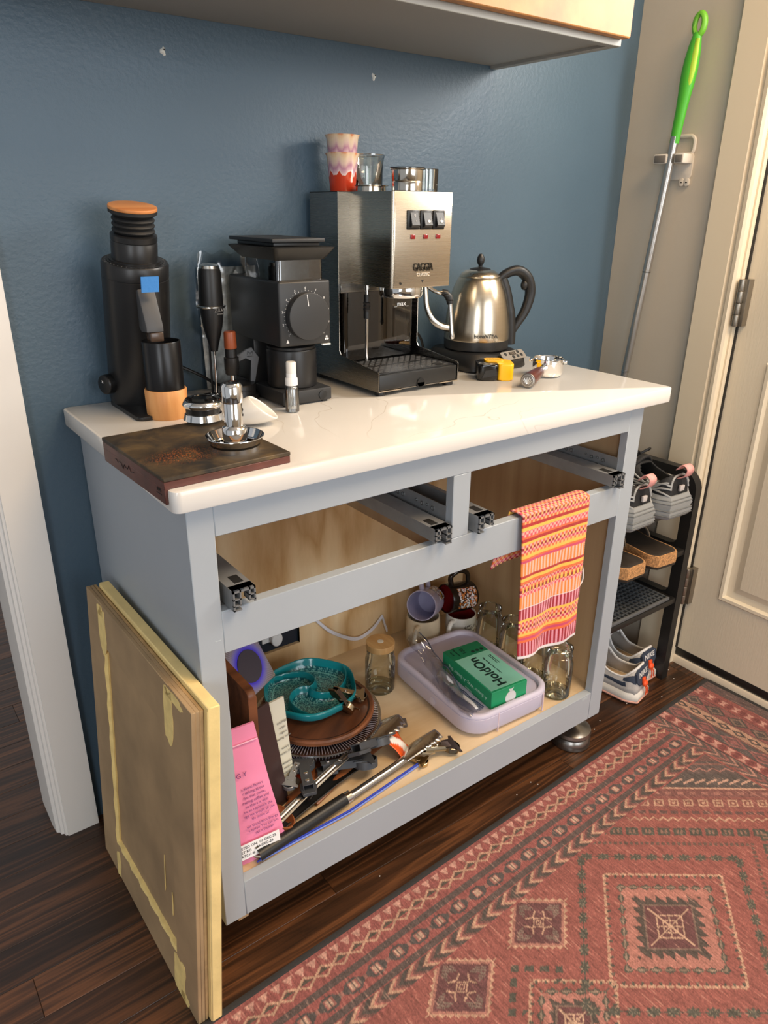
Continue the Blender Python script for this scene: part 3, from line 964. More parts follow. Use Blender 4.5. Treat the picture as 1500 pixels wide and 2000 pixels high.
# ---- crumpled clear bag behind
pb = thing('plastic_bag', 'crumpled clear plastic bag with paper inside, propped on the wall behind the frother', 'bag', (0.296, -0.012, H + 0.0))
def bagf(u, v):
    n = mnoise.noise(Vector((u * 4, v * 6, 1.3))) * 0.010 + mnoise.noise(Vector((u * 11, v * 13, 5))) * 0.004
    return (-0.052 + 0.100 * u + 0.006 * math.sin(7 * v), -0.006 + n * 0.5 + 0.004 * math.sin(PI * u) * (1 - v), 0.001 + 0.252 * v + 0.004 * math.sin(17 * u))
bb = B(); bb.grid(bagf, 22, 40); bb.build('bag_film', glass('crinkled_film', (240, 241, 242), 0.08, 0.15, 0.9), pb)
bb = B()
bb.grid(lambda u, v: (-0.047 + 0.088 * u, 0.000 + 0.006 * math.sin(3 * u + 2 * v), 0.001 + 0.226 * v), 6, 10); bb.build('paper', M('grey_leaflet', (222, 222, 216), 0.7, var=(60, 0.15)), pb, solid=0.0006)
bb = B(); bb.poly([(-0.062, -0.028, 0.126), (-0.034, -0.022, 0.096), (-0.030, -0.020, 0.103), (-0.046, -0.024, 0.150), (-0.050, -0.026, 0.152)], [(0, 1, 2, 3, 4)]); bb.build('paper_corner', M('cream_card', (196, 188, 172), 0.7), pb, solid=0.0008)

# ---- needle distribution tool on a stand with a bent arm
ns = thing('tool_stand', 'black round coffee tool stand with a bent flat arm bearing an emblem', 'stand', (0.2625, -0.122, H))
bb = B(); bb.lathe([(0, 0), (0.036, 0), (0.0365, 0.002), (0.0365, 0.010), (0.036, 0.012), (0.032, 0.012), (0.0315, 0.021), (0.0325, 0.022), (0.0325, 0.030), (0.0305, 0.032), (0, 0.032)], 44); bb.build('base', m_black, ns)
arm = [(0.022, 0.024), (0.030, 0.024), (0.041, 0.075), (0.028, 0.094), (0.018, 0.091), (-0.018, 0.068), (-0.016, 0.061), (0.016, 0.076), (0.027, 0.070)]
bb = B(); bb.prism(arm, -0.003, 0.003, 0.0008, 1, m=T(0.004, 0.008, 0, rz=-0.25), plane='xz'); ar = bb.build('arm', M('arm_grey', (92, 93, 96), 0.45), ns)
fm = T(0.004, 0.008, 0, rz=-0.25) @ frame((0.0245, -0.0033, 0.084), (1, 0, 0), (0, 0, 1))
bb = B()
for s_ in (0, 0.0022):
    bb.tube([fm @ Vector((-0.005, -0.003 + s_, 0)), fm @ Vector((-0.0045, 0.002 + s_ * 0.6, 0)), fm @ Vector((0, -0.002 + s_, 0)), fm @ Vector((0.0045, 0.002 + s_ * 0.6, 0)), fm @ Vector((0.005, -0.003 + s_, 0))], 0.0005, 4)
bb.build('emblem', m_blackprint, ar)['kind'] = 'stuff'
textmesh([('MHW-3', 0.0036, fm @ T(0.0, -0.0062, 0))], m_blackprint, ar)
wt = thing('needle_tool', 'slim black needle tool with a reddish wooden top on the round stand', 'coffee tool', (0.2485, -0.130, H + 0.0325))
bb = B(); bb.lathe([(0.0042, 0.0), (0.0042, 0.020)], 16); bb.build('needle_rod', m_steel, wt)
bb = B(); bb.lathe([(0, 0.018), (0.0105, 0.018), (0.0120, 0.020), (0.0120, 0.026), (0.0132, 0.0275), (0.0132, 0.049), (0.0105, 0.050), (0.0105, 0.064), (0, 0.064)], 32); bb.build('body', m_black, wt)
bb = B(); bb.cyl(0.0112, 0.064, 0.095, 0.0025, 28, r2=0.0106); bb.build('wooden_top', wood('sapele', (128, 62, 34), (172, 92, 54), (14, 14, 1), 3, 0.4, .5, .03), wt, label='reddish wooden top')

# ---- square brew grinder
od = thing('brew_grinder', 'square black coffee grinder with a numbered dial and wide hopper', 'coffee grinder', (0.351, -0.2212, H))
bb = B(); bb.box(-0.0505, 0.0515, 0.0, 0.188, 0.003, 0.027, 0.003); bs = bb.build('base', m_bkgrey, od)
bb = B(); bb.cyl(0.0085, 0, 0.0015, 0.0005, 24, T(0.032, 0.0, 0.014, rx=PI / 2)); bb.build('button', M('button_dark', (26, 27, 28), 0.4), bs)
for (fx, fy) in ((-0.04, 0.01), (0.04, 0.01), (-0.04, 0.18), (0.04, 0.18)):
    bb = B(); bb.cyl(0.006, 0, 0.0032, 0, 12, T(fx, fy, 0)); bb.build('foot', m_black, od)
bb = B(); bb.box(-0.050, 0.050, 0.105, 0.186, 0.026, 0.11, 0.003); bb.build('column', m_bkmetal, od)
bb = B(); bb.box(-0.0515, 0.0515, 0.0, 0.190, 0.106, 0.2155, 0.004, 3); bd = bb.build('body', M('ode_black', (36, 37, 39), 0.42), od)
bb = B(); bb.cyl(0.0455, 0.027, 0.096, 0.003, 44, T(0.0, 0.055, 0)); cu_ = bb.build('grounds_cup', m_bkmetal, od)
bb = B(); bb.lathe([(0.044, 0.096), (0.044, 0.1), (0.036, 0.106), (0.0, 0.106)], 40, T(0.0, 0.055, 0)); bb.build('cup_lid', m_black_pl, cu_)
DC = (0.0005, 0.0, 0.157)
bb = B(); bb.cyl(0.0400, 0, 0.014, 0.0012, 56, T(*DC, rx=PI / 2)); dl = bb.build('dial', M('dial_black', (42, 43, 45), 0.45), bd)
bb = B(); bb.box(-0.0006, 0.0006, -0.0143, -0.013, 0.018, 0.0375, m=T(*DC, ry=-0.12)); bb.build('pointer', m_whiteprint, dl)
marks = []
bb = B()
for k in range(31):
    ang = math.radians(-222 + k * 264 / 30.0)        # from lower left clockwise
    a = math.radians(222 - k * 264 / 30.0)
    r0, r1 = 0.0415, (0.0440 if k % 3 == 0 else 0.0430)
    ca, sa = math.cos(a), math.sin(a)
    bb.box(r0, r1, -0.0003, 0.0, -0.0003, 0.0003, m=T(*DC, ry=-a))
    if k % 3 == 0:
        marks.append((str(1 + k // 3), 0.0055, frame((DC[0] + 0.0468 * ca, -0.0003, DC[2] + 0.0468 * sa), (1, 0, 0), (0, 0, 1))))
bb.build('dial_marks', m_whiteprint, bd)['kind'] = 'stuff'
textmesh(marks, m_whiteprint, bd)
bb = B(); bb.prism([(-0.040, 0.113), (-0.034, 0.113), (-0.037, 0.119)], -0.0003, 0.0, plane='xz'); bb.build('fine_mark', m_whiteprint, bd)
bb = B()
for (a_, c_) in ((0.040, 0.1145), (0.0445, 0.1145), (0.0422, 0.1185)):
    bb.cyl(0.0019, 0, 0.0003, 0, 10, T(a_, 0, c_, rx=PI / 2))
bb.build('coarse_mark', m_whiteprint, bd)['kind'] = 'stuff'
bb = B(); bb.box(0.033, 0.050, -0.0008, 0.004, 0.1035, 0.106); bb.build('status_light', M('status_light', (240, 240, 235), 0.4), bd)
# hopper: clear neck, flared rim, lid plates
bb = B(); bb.prism(rrect(-0.046, 0.046, 0.012, 0.135, 0.008), 0.2155, 0.250); bb.build('hopper', glass('smoked_hopper', (120, 128, 132), 0.10, 0.02, 1.2), od)
bb = B(); bb.prism(rrect(-0.036, 0.030, 0.030, 0.10, 0.006), 0.2157, 0.2462); bb.build('hopper_insert', M('hopper_light', (120, 138, 146), 0.15, 0.2, var=(50, 0.35)), od)
def rr3(x0, x1, y0, y1, r, z):
    return [(a, c, z) for a, c in rrect(x0, x1, y0, y1, r)]
bb = B(); bb.loft([rr3(-0.049, 0.049, 0.009, 0.140, 0.008, 0.2485), rr3(-0.058, 0.060, -0.006, 0.172, 0.008, 0.266), rr3(-0.059, 0.061, -0.007, 0.173, 0.008, 0.269), rr3(-0.054, 0.055, 0.004, 0.166, 0.007, 0.2695)])
bb.build('hopper_rim', M('rim_black', (34, 33, 31), 0.4), od)
bb = B(); bb.box(-0.046, 0.044, 0.020, 0.155, 0.270, 0.276, 0.001); bb.build('lid_gasket', m_black, od)
bb = B(); bb.box(-0.052, 0.050, 0.012, 0.176, 0.2765, 0.2825, 0.001); bb.build('lid', m_bkgrey, od)

# ---- espresso machine
em = thing('espresso_machine', 'stainless steel espresso machine with three rocker switches and a black drip tray', 'espresso machine', (0.588, -0.135, H))
m_ssf = brushed('brushed_steel_lit', (200, 188, 170), 0.27, (0.6, 0.6, 90), 0.012)  # steel with its warm beige reflection put into the colour
m_sss = brushed('brushed_steel_shaded', (150, 148, 144), 0.27, (0.6, 0.6, 90), 0.012)  # same steel, darkened to carry the dark room's reflection
FYm, BYm = -0.115, 0.118
def ebox(name, x0, x1, y0, y1, z0, z1, mat, bev=0.0015, seg=2):
    bb = B(); bb.box(x0, x1, y0, y1, z0, z1, bev, seg); return bb.build(name, mat, em)
for (fx, fy) in ((-0.085, -0.10), (0.085, -0.10), (-0.085, 0.10), (0.085, 0.10)):
    bb = B(); bb.cyl(0.011, 0, 0.0085, 0.001, 20, T(fx, fy, 0)); bb.build('foot', m_black, em)
# steel base shell: U of thin plate, sides rise to the pillar
def side_plate(x):
    P = [(FYm, 0.0085), (BYm, 0.0085), (BYm, 0.359), (0.019, 0.359), (0.019, 0.068), (0.013, 0.060), (FYm + 0.003, 0.047), (FYm, 0.044)]
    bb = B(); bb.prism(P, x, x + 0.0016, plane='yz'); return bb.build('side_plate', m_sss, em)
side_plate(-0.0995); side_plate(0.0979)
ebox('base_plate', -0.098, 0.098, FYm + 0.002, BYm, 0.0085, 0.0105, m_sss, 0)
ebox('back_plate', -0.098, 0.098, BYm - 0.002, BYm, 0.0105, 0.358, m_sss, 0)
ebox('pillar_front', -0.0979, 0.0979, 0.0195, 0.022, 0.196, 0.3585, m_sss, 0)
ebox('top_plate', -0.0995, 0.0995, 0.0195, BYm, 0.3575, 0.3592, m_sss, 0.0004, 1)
# drip tray
dt = ebox('drip_tray', -0.0965, 0.0965, FYm + 0.001, 0.02, 0.0108, 0.0405, M('tray_black', (25, 26, 27), 0.4), 0.002)
bb = B(); bb.cyl(0.009, 0, 0.002, 0, 24, T(0.003, FYm + 0.0012, 0.0165, rx=PI / 2)); bb.box(-0.006, 0.012, FYm - 0.0008, FYm + 0.001, 0.0088, 0.0165); bb.build('finger_notch', m_dark, dt)
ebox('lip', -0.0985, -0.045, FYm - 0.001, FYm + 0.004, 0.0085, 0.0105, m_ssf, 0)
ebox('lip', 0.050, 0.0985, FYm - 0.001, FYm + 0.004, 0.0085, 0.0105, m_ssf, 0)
bb = B(); bb.box(-0.0945, 0.0945, FYm + 0.008, 0.016, 0.0400, 0.0425, 0.001); gr = bb.build('grate', M('grate_black', (30, 30, 31), 0.35), dt)
bb = B()
for iy in range(13):
    for ix in range(12):
        if iy in (6,):
            continue
        x_, y_ = -0.082 + ix * 0.0148 + (0.0074 if iy % 2 else 0), FYm + 0.018 + iy * 0.0088
        if x_ < 0.088:
            bb.prism(rrect(x_ - 0.0055, x_ + 0.0055, y_ - 0.0017, y_ + 0.0017, 0.0016, 2), 0.0424, 0.0428)
bb.build('grate_slots', M('slot_grey', (88, 88, 88), 0.5), gr)['kind'] = 'stuff'
bb = B(); bb.cyl(0.011, 0.0424, 0.0432, 0, 24, T(0.062, FYm + 0.022, 0)); bb.build('float_hole', m_dark, gr)
# smoked water tank in the pillar
m_tank = glass('smoked_tank', (118, 108, 106), 0.04, 0.03, 0.9)
bb = B(); bb.prism(rrect(-0.092, 0.088, 0.016, 0.110, 0.012), 0.046, 0.186); tk = bb.build('water_tank', m_tank, em)
bb = B(); bb.prism(rrect(-0.088, 0.084, 0.030, 0.106, 0.010), 0.048, 0.120); bb.build('water', glass('tank_water', (170, 168, 168), 0.01, 0.02), tk)
bb = B(); bb.tube(spline([(0.035, 0.034, 0.188), (0.042, 0.032, 0.13), (0.048, 0.032, 0.06)]), 0.006, 8, flat=0.5); bb.build('hose', M('hose_grey', (120, 116, 116), 0.3), tk)
bb = B(); bb.tube(spline([(0.060, 0.034, 0.188), (0.068, 0.032, 0.13), (0.076, 0.032, 0.075)]), 0.006, 8, flat=0.5); bb.build('hose', M('hose_grey2', (120, 116, 116), 0.3), tk)
textmesh([('_max_', 0.0135, frame((0.052, 0.0152, 0.150), (1, 0, 0), (0, 0, 1)))], m_whiteprint, tk)
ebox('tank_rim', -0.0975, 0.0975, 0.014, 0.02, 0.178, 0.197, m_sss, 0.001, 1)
# head with a rounded front left and right edge
hx0, hx1 = -0.0725, 0.0665
hp = [(hx0, 0.0195)] + [(hx0 + 0.007 - 0.007 * math.cos(t_), FYm + 0.007 - 0.007 * math.sin(t_)) for t_ in [PI / 2 * k / 6 for k in range(7)]] + [(hx1 - 0.002, FYm), (hx1, FYm + 0.002), (hx1, 0.0195)]
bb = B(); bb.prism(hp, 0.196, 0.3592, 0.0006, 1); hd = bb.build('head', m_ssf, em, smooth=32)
for i, sx_ in enumerate((-0.0272, 0.0026, 0.0320)):
    bb = B(); bb.box(sx_ - 0.0136, sx_ + 0.0136, FYm - 0.0030, FYm + 0.001, 0.2965, 0.3290, 0.0015); sw = bb.build('rocker_switch', m_black_pl, em)
    bb = B(); bb.prism([(FYm - 0.002, 0.3255), (FYm - 0.0032, 0.325), (FYm - 0.0100, 0.3040), (FYm - 0.0070, 0.3000), (FYm - 0.002, 0.3000)], sx_ - 0.0085, sx_ + 0.0100, 0.0006, 1, plane='yz'); rk = bb.build('rocker', M('rocker_black', (34, 34, 35), 0.4), sw)
    sl = Vector((0, -0.0068, -0.021)).normalized()
    if i == 0:
        textmesh([('0', 0.0065, frame((sx_ + 0.001, FYm - 0.0052, 0.3200), (1, 0, 0), -sl)), ('I', 0.005, frame((sx_ + 0.002, FYm - 0.0083, 0.3105), (1, 0, 0), -sl))], m_whiteprint, rk)
    else:
        bb = B(); fq = frame((sx_ + 0.0015, FYm - 0.0084, 0.3105), (1, 0, 0), -sl)
        bb.lathe([(0, 0), (0.0032, 0), (0.0032, 0.0003), (0, 0.0003)], 14, fq @ T(s=(1, 0.7, 1)))
        bb.tube([fq @ Vector((0.003, 0.001, 0.0003)), fq @ Vector((0.005, 0.0005, 0.0003)), fq @ Vector((0.003, -0.001, 0.0003))], 0.0004, 4)
        bb.box(-0.004, 0.004, -0.0036, -0.0030, 0, 0.0004, m=fq)
        if i == 2:
            bb.tube([fq @ Vector((0, 0.003, 0.0003)), fq @ Vector((0.001, 0.0045, 0.0003)), fq @ Vector((0, 0.006, 0.0003))], 0.0004, 4)
        bb.build('symbol', m_whiteprint, rk)['kind'] = 'stuff'
    bb = B(); bb.box(sx_ - 0.0045, sx_ + 0.0055, FYm - 0.0022, FYm + 0.001, 0.2805, 0.2880, 0.001); bb.build('indicator_light', M('red_lens', (128, 22, 26), 0.2), em)
textmesh([('GAGGIA', 0.0175, frame((-0.0010, FYm - 0.0014, 0.2310), (1, 0, 0), (0.05, 0, 1)) @ T(s=(0.70, 1.15, 4)))], M('logo_chrome', (70, 67, 62), 0.2, 0.8), em, bold=0.0)
textmesh([('CLASSIC', 0.0088, frame((0.0000, FYm - 0.0008, 0.2185), (1, 0, 0), (0, 0, 1)) @ T(s=(0.95, 1.0, 3)))], M('logo_chrome2', (236, 232, 224), 0.25, 0.6), em)
bb = B(); bb.prism([(-0.003, 0.209), (0.003, 0.209), (0.0, 0.204)], FYm - 0.0004, FYm + 0.001, plane='xz', m=T(-0.001, 0, 0)); bb.build('lock_mark', m_blackprint, em)
bb = B(); bb.cyl(0.0022, 0, 0.0012, 0, 12, T(-0.0525, FYm, 0.2045, rx=PI / 2)); bb.build('screw', m_dark, em)
bb = B(); bb.cyl(0.014, 0, 0.012, 0.002, 28, T(hx1, -0.045, 0.300, ry=PI / 2)); bb.build('steam_knob', m_black_pl, em)
bb = B(); bb.lathe([(0, 0.197), (0.0415, 0.197), (0.0425, 0.195), (0.0425, 0.179), (0.040, 0.174), (0.034, 0.174), (0.034, 0.180), (0, 0.180)], 48, T(-0.004, -0.055, 0)); bb.build('group_head', m_chrome, em)
# water return pipe with rubber sleeve
bb = B(); bb.tube([(-0.066, -0.028, 0.197), (-0.066, -0.028, 0.052)], 0.0032, 12); pi_ = bb.build('return_pipe', m_chrome, em)
bb = B(); bb.lathe([(0.0055, 0.178), (0.0055, 0.165), (0.0075, 0.163), (0.0058, 0.160), (0.0075, 0.157), (0.0058, 0.154), (0.0075, 0.151), (0.0058, 0.148), (0.0062, 0.145), (0.0062, 0.134), (0.004, 0.133)], 20, T(-0.066, -0.028, 0)); bb.build('rubber_sleeve', m_black, pi_)
bb = B(); bb.lathe([(0.005, 0.197), (0.005, 0.187), (0.0035, 0.186)], 16, T(-0.066, -0.028, 0)); bb.build('nut', m_steel, pi_)
# steam wand
bb = B(); bb.tube(spline([(0.055, -0.060, 0.198), (0.058, -0.066, 0.188), (0.068, -0.080, 0.180), (0.076, -0.086, 0.180)]), 0.0042, 12); swd = bb.build('steam_wand', m_steel, em)
bb = B(); bb.tube([(0.074, -0.0855, 0.1805), (0.080, -0.089, 0.179), (0.086, -0.094, 0.170), (0.0875, -0.096, 0.158)], [0.006, 0.0075, 0.0078, 0.0062], 14)
for q_, (px_, py_, pz_) in enumerate([(0.077, -0.087, 0.180), (0.081, -0.090, 0.177), (0.0845, -0.0925, 0.172), (0.0862, -0.0945, 0.166)]):
    bb.ell((px_, py_, pz_), (0.0085, 0.0085, 0.0022), 14, 6, m=None)
bb.build('rubber_grip', m_black, swd)
bb = B(); bb.tube([(0.0873, -0.0955, 0.160), (0.0905, -0.100, 0.105), (0.0912, -0.101, 0.096), (0.0914, -0.1012, 0.091)], [0.0042, 0.0042, 0.0056, 0.0042], 14); bb.build('wand_tip', m_steel, swd)

# ---- things on top of the machine
ZT = H + 0.3594
def drip_glaze(name):
    t = NT(name); t.set(0.15, 0, None, 0.4)
    tc = t.n('ShaderNodeTexCoord'); sp = t.n('ShaderNodeSeparateXYZ'); t.l(tc.outputs['Object'], sp.inputs[0])
    at = t.n('ShaderNodeMath', operation='ARCTAN2'); t.l(sp.outputs[1], at.inputs[0]); t.l(sp.outputs[0], at.inputs[1])
    cb = t.n('ShaderNodeCombineXYZ'); t.l(at.outputs[0], cb.inputs[0])
    drip = t.noise(cb.outputs[0], 2.6, 1)
    sn = t.n('ShaderNodeMath', operation='SINE'); mu = t.n('ShaderNodeMath', operation='MULTIPLY'); mu.inputs[1].default_value = 9.0
    t.l(at.outputs[0], mu.inputs[0]); t.l(mu.outputs[0], sn.inputs[0])
    a1 = t.n('ShaderNodeMath', operation='MULTIPLY_ADD'); a1.inputs[1].default_value = 0.0035; t.l(sn.outputs[0], a1.inputs[0])
    a2 = t.n('ShaderNodeMath', operation='MULTIPLY_ADD'); a2.inputs[1].default_value = 0.020; a2.inputs[2].default_value = -0.01; t.l(drip, a2.inputs[0])
    t.l(a2.outputs[0], a1.inputs[2])
    z2 = t.n('ShaderNodeMath', operation='ADD'); t.l(sp.outputs[2], z2.inputs[0]); t.l(a1.outputs[0], z2.inputs[1])
    mr = t.n('ShaderNodeMapRange'); mr.inputs[1].default_value = 0.0; mr.inputs[2].default_value = 0.07; t.l(z2.outputs[0], mr.inputs[0])
    cc = t.ramp(mr.outputs[0], [(0.0, (196, 62, 36)), (0.435, (200, 66, 40)), (0.45, (234, 214, 206)), (0.50, (216, 178, 186)), (0.60, (188, 136, 156)), (0.72, (222, 192, 178)), (0.84, (226, 202, 172)), (0.95, (222, 186, 150)), (1.0, (214, 138, 96))])
    t.l(cc, t.p.inputs['Base Color'])
    return t.m
m_glaze = drip_glaze('drip_glaze')
cupm = [(0, 0), (0.0235, 0), (0.0245, 0.0015), (0.0300, 0.060), (0.0325, 0.0655), (0.0330, 0.067), (0.0318, 0.0675), (0.0305, 0.066), (0.0280, 0.058), (0.0225, 0.006), (0, 0.004)]
for k, lab in enumerate(('orange and pink drip glazed cup standing on the espresso machine, lower of two', 'orange and pink drip glazed cup stacked inside another cup, upper of two')):
    cp = thing('espresso_cup', lab, 'cup', (0.5375, -0.060, ZT + k * 0.031), 0.6 + 1.9 * k, 'glazed cups on the espresso machine')
    bb = B(); bb.lathe(cupm, 48, T(s=1.0)); bb.build('cup_body', m_glaze, cp)
gl_ = thing('glass_cup', 'clear double wall glass cup with a rounded inner bowl on the espresso machine', 'glass', (0.600, -0.055, ZT))
bb = B(); bb.lathe([(0, 0.001), (0.027, 0.001), (0.0290, 0.003), (0.0298, 0.040), (0.0312, 0.060), (0.0330, 0.0665), (0.0335, 0.0675), (0.0322, 0.067)], 44, cap=False); bb.build('outer_wall', m_glass, gl_)
bb = B(); bb.lathe([(0.0322, 0.067), (0.0300, 0.050), (0.0250, 0.028), (0.0150, 0.0125), (0, 0.009)], 44, cap=False); bb.build('inner_wall', m_glass, gl_)
bb = B(); bb.tube([(0.0330 * math.cos(a), 0.0330 * math.sin(a), 0.0672) for a in [2 * PI * k / 40 for k in range(40)]], 0.0008, 6, closed=True); bb.build('rim', glass('glass_rim', (230, 232, 232), 0.35, 0.05), gl_)
gs = thing('shot_glass', 'small straight sided clear glass at the edge of the espresso machine', 'glass', (0.640, -0.190, ZT))
bb = B(); bb.lathe([(0, 0.001), (0.0195, 0.001), (0.0205, 0.002), (0.0212, 0.0395), (0.0206, 0.040), (0.0196, 0.039), (0.0188, 0.006), (0, 0.005)], 36, cap=False); bb.build('glass_body', m_glass, gs)
bk = thing('filter_basket', 'deep steel filter basket nested in another on the espresso machine', 'filter basket', (0.598, -0.185, ZT))
bb = B(); bb.lathe([(0, 0.001), (0.0275, 0.001), (0.0290, 0.002), (0.0296, 0.016), (0.0290, 0.0175), (0.0296, 0.019), (0.0300, 0.037), (0.0325, 0.0385), (0.0325, 0.0395), (0.0295, 0.0395), (0.0285, 0.020), (0.027, 0.004), (0, 0.003)], 44, cap=False); bb.build('basket', M('basket_steel', (200, 195, 186), 0.12, 1.0), bk)
bb = B(); bb.tube([(0.0310 * math.cos(a), 0.0310 * math.sin(a), 0.0400) for a in [2 * PI * k / 40 for k in range(40)]], 0.0016, 6, closed=True); bb.build('gasket', m_black, bk)
bk2 = thing('filter_basket', 'shallow steel filter basket turned upside down behind the cups on the espresso machine', 'filter basket', (0.560, -0.123, ZT))
bb = B(); bb.lathe([(0.0330, 0.0), (0.0330, 0.001), (0.0290, 0.0015), (0.0285, 0.009), (0.0330, 0.0105), (0.0330, 0.0115), (0, 0.0115)], 44, cap=False); bb.build('basket', M('basket_steel2', (205, 198, 186), 0.12, 1.0), bk2)

# ---- gooseneck kettle on its base
kb = thing('electric_hot_plate', 'black electric hot plate with a silver button panel under the kettle', 'hot plate', (0.866, -0.105, H))
bb = B()
rings = [rr3(-0.085, 0.085, -0.095, 0.085, 0.030, 0.001), rr3(-0.087, 0.087, -0.097, 0.087, 0.030, 0.004), rr3(-0.085, 0.085, -0.094, 0.086, 0.030, 0.022), rr3(-0.074, 0.074, -0.072, 0.078, 0.030, 0.036), rr3(-0.070, 0.070, -0.066, 0.074, 0.030, 0.038)]
bb.loft(rings); bb.build('housing', m_black, kb, smooth=50)
# control panel on the sloping front right
pn = Vector((0.35, -0.66, 0.62)).normalized()
fq = T(0.036, -0.0895, 0.0285) @ frame((0, 0, 0), (1, 0.12, 0.0), (0.0, 0.75, 0.66))
bb = B(); bb.prism(rrect(-0.040, 0.040, -0.0105, 0.0125, 0.006), 0.0, 0.0022, 0.0006, 1, m=fq); pan = bb.build('button_panel', M('silver_panel', (166, 160, 152), 0.3, 0.5), kb)
bb = B(); bb.box(-0.012, 0.010, 0.001, 0.009, 0.0022, 0.0026, m=fq); bb.build('display', M('lcd', (52, 48, 44), 0.2), pan)
for (a_, c_) in ((-0.025, 0.0055), (0.020, 0.0075), (-0.004, -0.0045), (0.012, -0.0035), (0.026, -0.002)):
    bb = B(); bb.lathe([(0.0035, 0.0022), (0.0045, 0.0022), (0.0045, 0.0027), (0.0035, 0.0027)], 18, fq @ T(a_, c_, 0)); bb.cyl(0.0012, 0.0022, 0.0027, 0, 8, fq @ T(a_, c_, 0)); bb.build('button', m_blackprint, pan)
textmesh([('8:8.8', 0.0075, fq @ T(-0.001, 0.005, 0.0028))], M('lcd_seg', (120, 110, 98), 0.5), pan)
kt = thing('kettle', 'brushed steel gooseneck kettle with a black handle on its power base', 'kettle', (0.866, -0.110, H + 0.0385), -0.62)
bb = B(); bb.lathe([(0, 0), (0.070, 0), (0.0725, 0.002), (0.0735, 0.012), (0.0735, 0.0215)], 56); bb.build('foot_ring', m_black, kt)
m_kett = brushed('kettle_steel', (200, 188, 168), 0.24, (1, 1, 50), 0.01)
bb = B(); bb.lathe([(0.0732, 0.0215), (0.0738, 0.024), (0.0728, 0.045), (0.0700, 0.075), (0.0650, 0.105), (0.0585, 0.128), (0.0500, 0.1475), (0.0462, 0.1530), (0.0445, 0.1545)], 64); bb.build('kettle_body', m_kett, kt)
bb = B(); bb.lathe([(0.0452, 0.1545), (0.0448, 0.1565), (0.0405, 0.1625), (0.0320, 0.1680), (0.0240, 0.1700)], 56); lid = bb.build('lid', m_kett, kt)
bb = B(); bb.lathe([(0.0245, 0.1695), (0.0210, 0.1725), (0.0100, 0.1745), (0.0045, 0.1755), (0.0042, 0.1785), (0.0072, 0.1830), (0.0088, 0.1890), (0.0078, 0.1955), (0.0042, 0.2020), (0, 0.2035)], 28); bb.build('knob', m_black, lid)
for k in range(3):
    a_ = math.radians(-128 + k * 11)
    bb = B(); bb.ell((0.0395 * math.cos(a_), 0.0395 * math.sin(a_), 0.1625), (0.0016, 0.0016, 0.0016), 8, 6); bb.build('steam_hole', m_dark, lid)
# spout leaves low on the left and sweeps up behind the espresso machine
bb = B(); bb.tube(spline([(-0.062, -0.030, 0.046), (-0.085, -0.034, 0.052), (-0.105, -0.036, 0.066), (-0.118, -0.036, 0.092), (-0.122, -0.034, 0.125), (-0.126, -0.033, 0.150), (-0.142, -0.033, 0.166), (-0.156, -0.034, 0.164)]), [0.0088 - 0.0045 * k / 56 for k in range(57)], 14); bb.build('spout', m_steel, kt)
# handle on the right
hpts = spline([(0.036, 0.010, 0.140), (0.060, 0.014, 0.160), (0.088, 0.020, 0.167), (0.112, 0.026, 0.150), (0.121, 0.029, 0.118), (0.112, 0.026, 0.080), (0.094, 0.021, 0.050), (0.082, 0.018, 0.028)], 6)
n_ = len(hpts)
bb = B(); bb.tube(hpts, [0.0105 + 0.0035 * math.sin(PI * k / (n_ - 1)) - 0.003 * (k / n_) for k in range(n_)], 14, flat=0.85); bb.build('handle', m_black, kt)
bb = B(); bb.ell((0.106, 0.025, 0.136), (0.009, 0.009, 0.012), 14, 8); bb.build('thumb_rest', m_black, kt)
bb = B(); bb.tube(spline([(0.052, 0.014, 0.150), (0.064, 0.015, 0.120), (0.074, 0.016, 0.080), (0.079, 0.017, 0.040), (0.080, 0.018, 0.006)], 6), [0.012] * 12 + [0.013] * 13, 14); bb.build('handle_spine', m_black, kt)
textmesh([('bonaVITA', 0.0125, frame((0.0100, -0.0762, 0.0355), (1, 0.13, 0), (0, 0.06, 1)) @ T(s=(1.05, 0.9, 1)))], m_blackprint, kt, bold=0.006)

# ---- yellow and black tape measure
tp = thing('tape_measure', 'yellow and black tape measure lying flat in front of the kettle', 'tape measure', (0.793, -0.247, H), -0.62)
bb = B(); bb.prism(rrect(-0.038, 0.006, -0.030, 0.030, 0.010), 0.0, 0.034, 0.005, 3); bb.build('rubber_grip', m_black_gloss, tp)
bb = B(); bb.prism(rrect(0.004, 0.037, -0.028, 0.030, 0.008), 0.0008, 0.0345, 0.003, 3); bb.build('case', M('yellow_plastic', (246, 186, 12), 0.35), tp)
bb = B(); bb.prism(rrect(-0.020, 0.020, -0.003, 0.030, 0.006), 0.0335, 0.0375, 0.0015, 1); bb.build('belt_clip_plate', M('yellow_plastic2', (238, 178, 10), 0.35), tp)
textmesh([('DEWALT', 0.008, T(0.0, 0.016, 0.0377))], m_blackprint, tp)
bb = B(); bb.prism([(-0.030, 0.006), (0.002, 0.012), (0.000, 0.026), (-0.024, 0.022)], -0.0312, -0.029, 0.0006, 1, plane='xz'); bb.build('grip_rib', M('rubber_rib', (30, 30, 31), 0.3), tp)
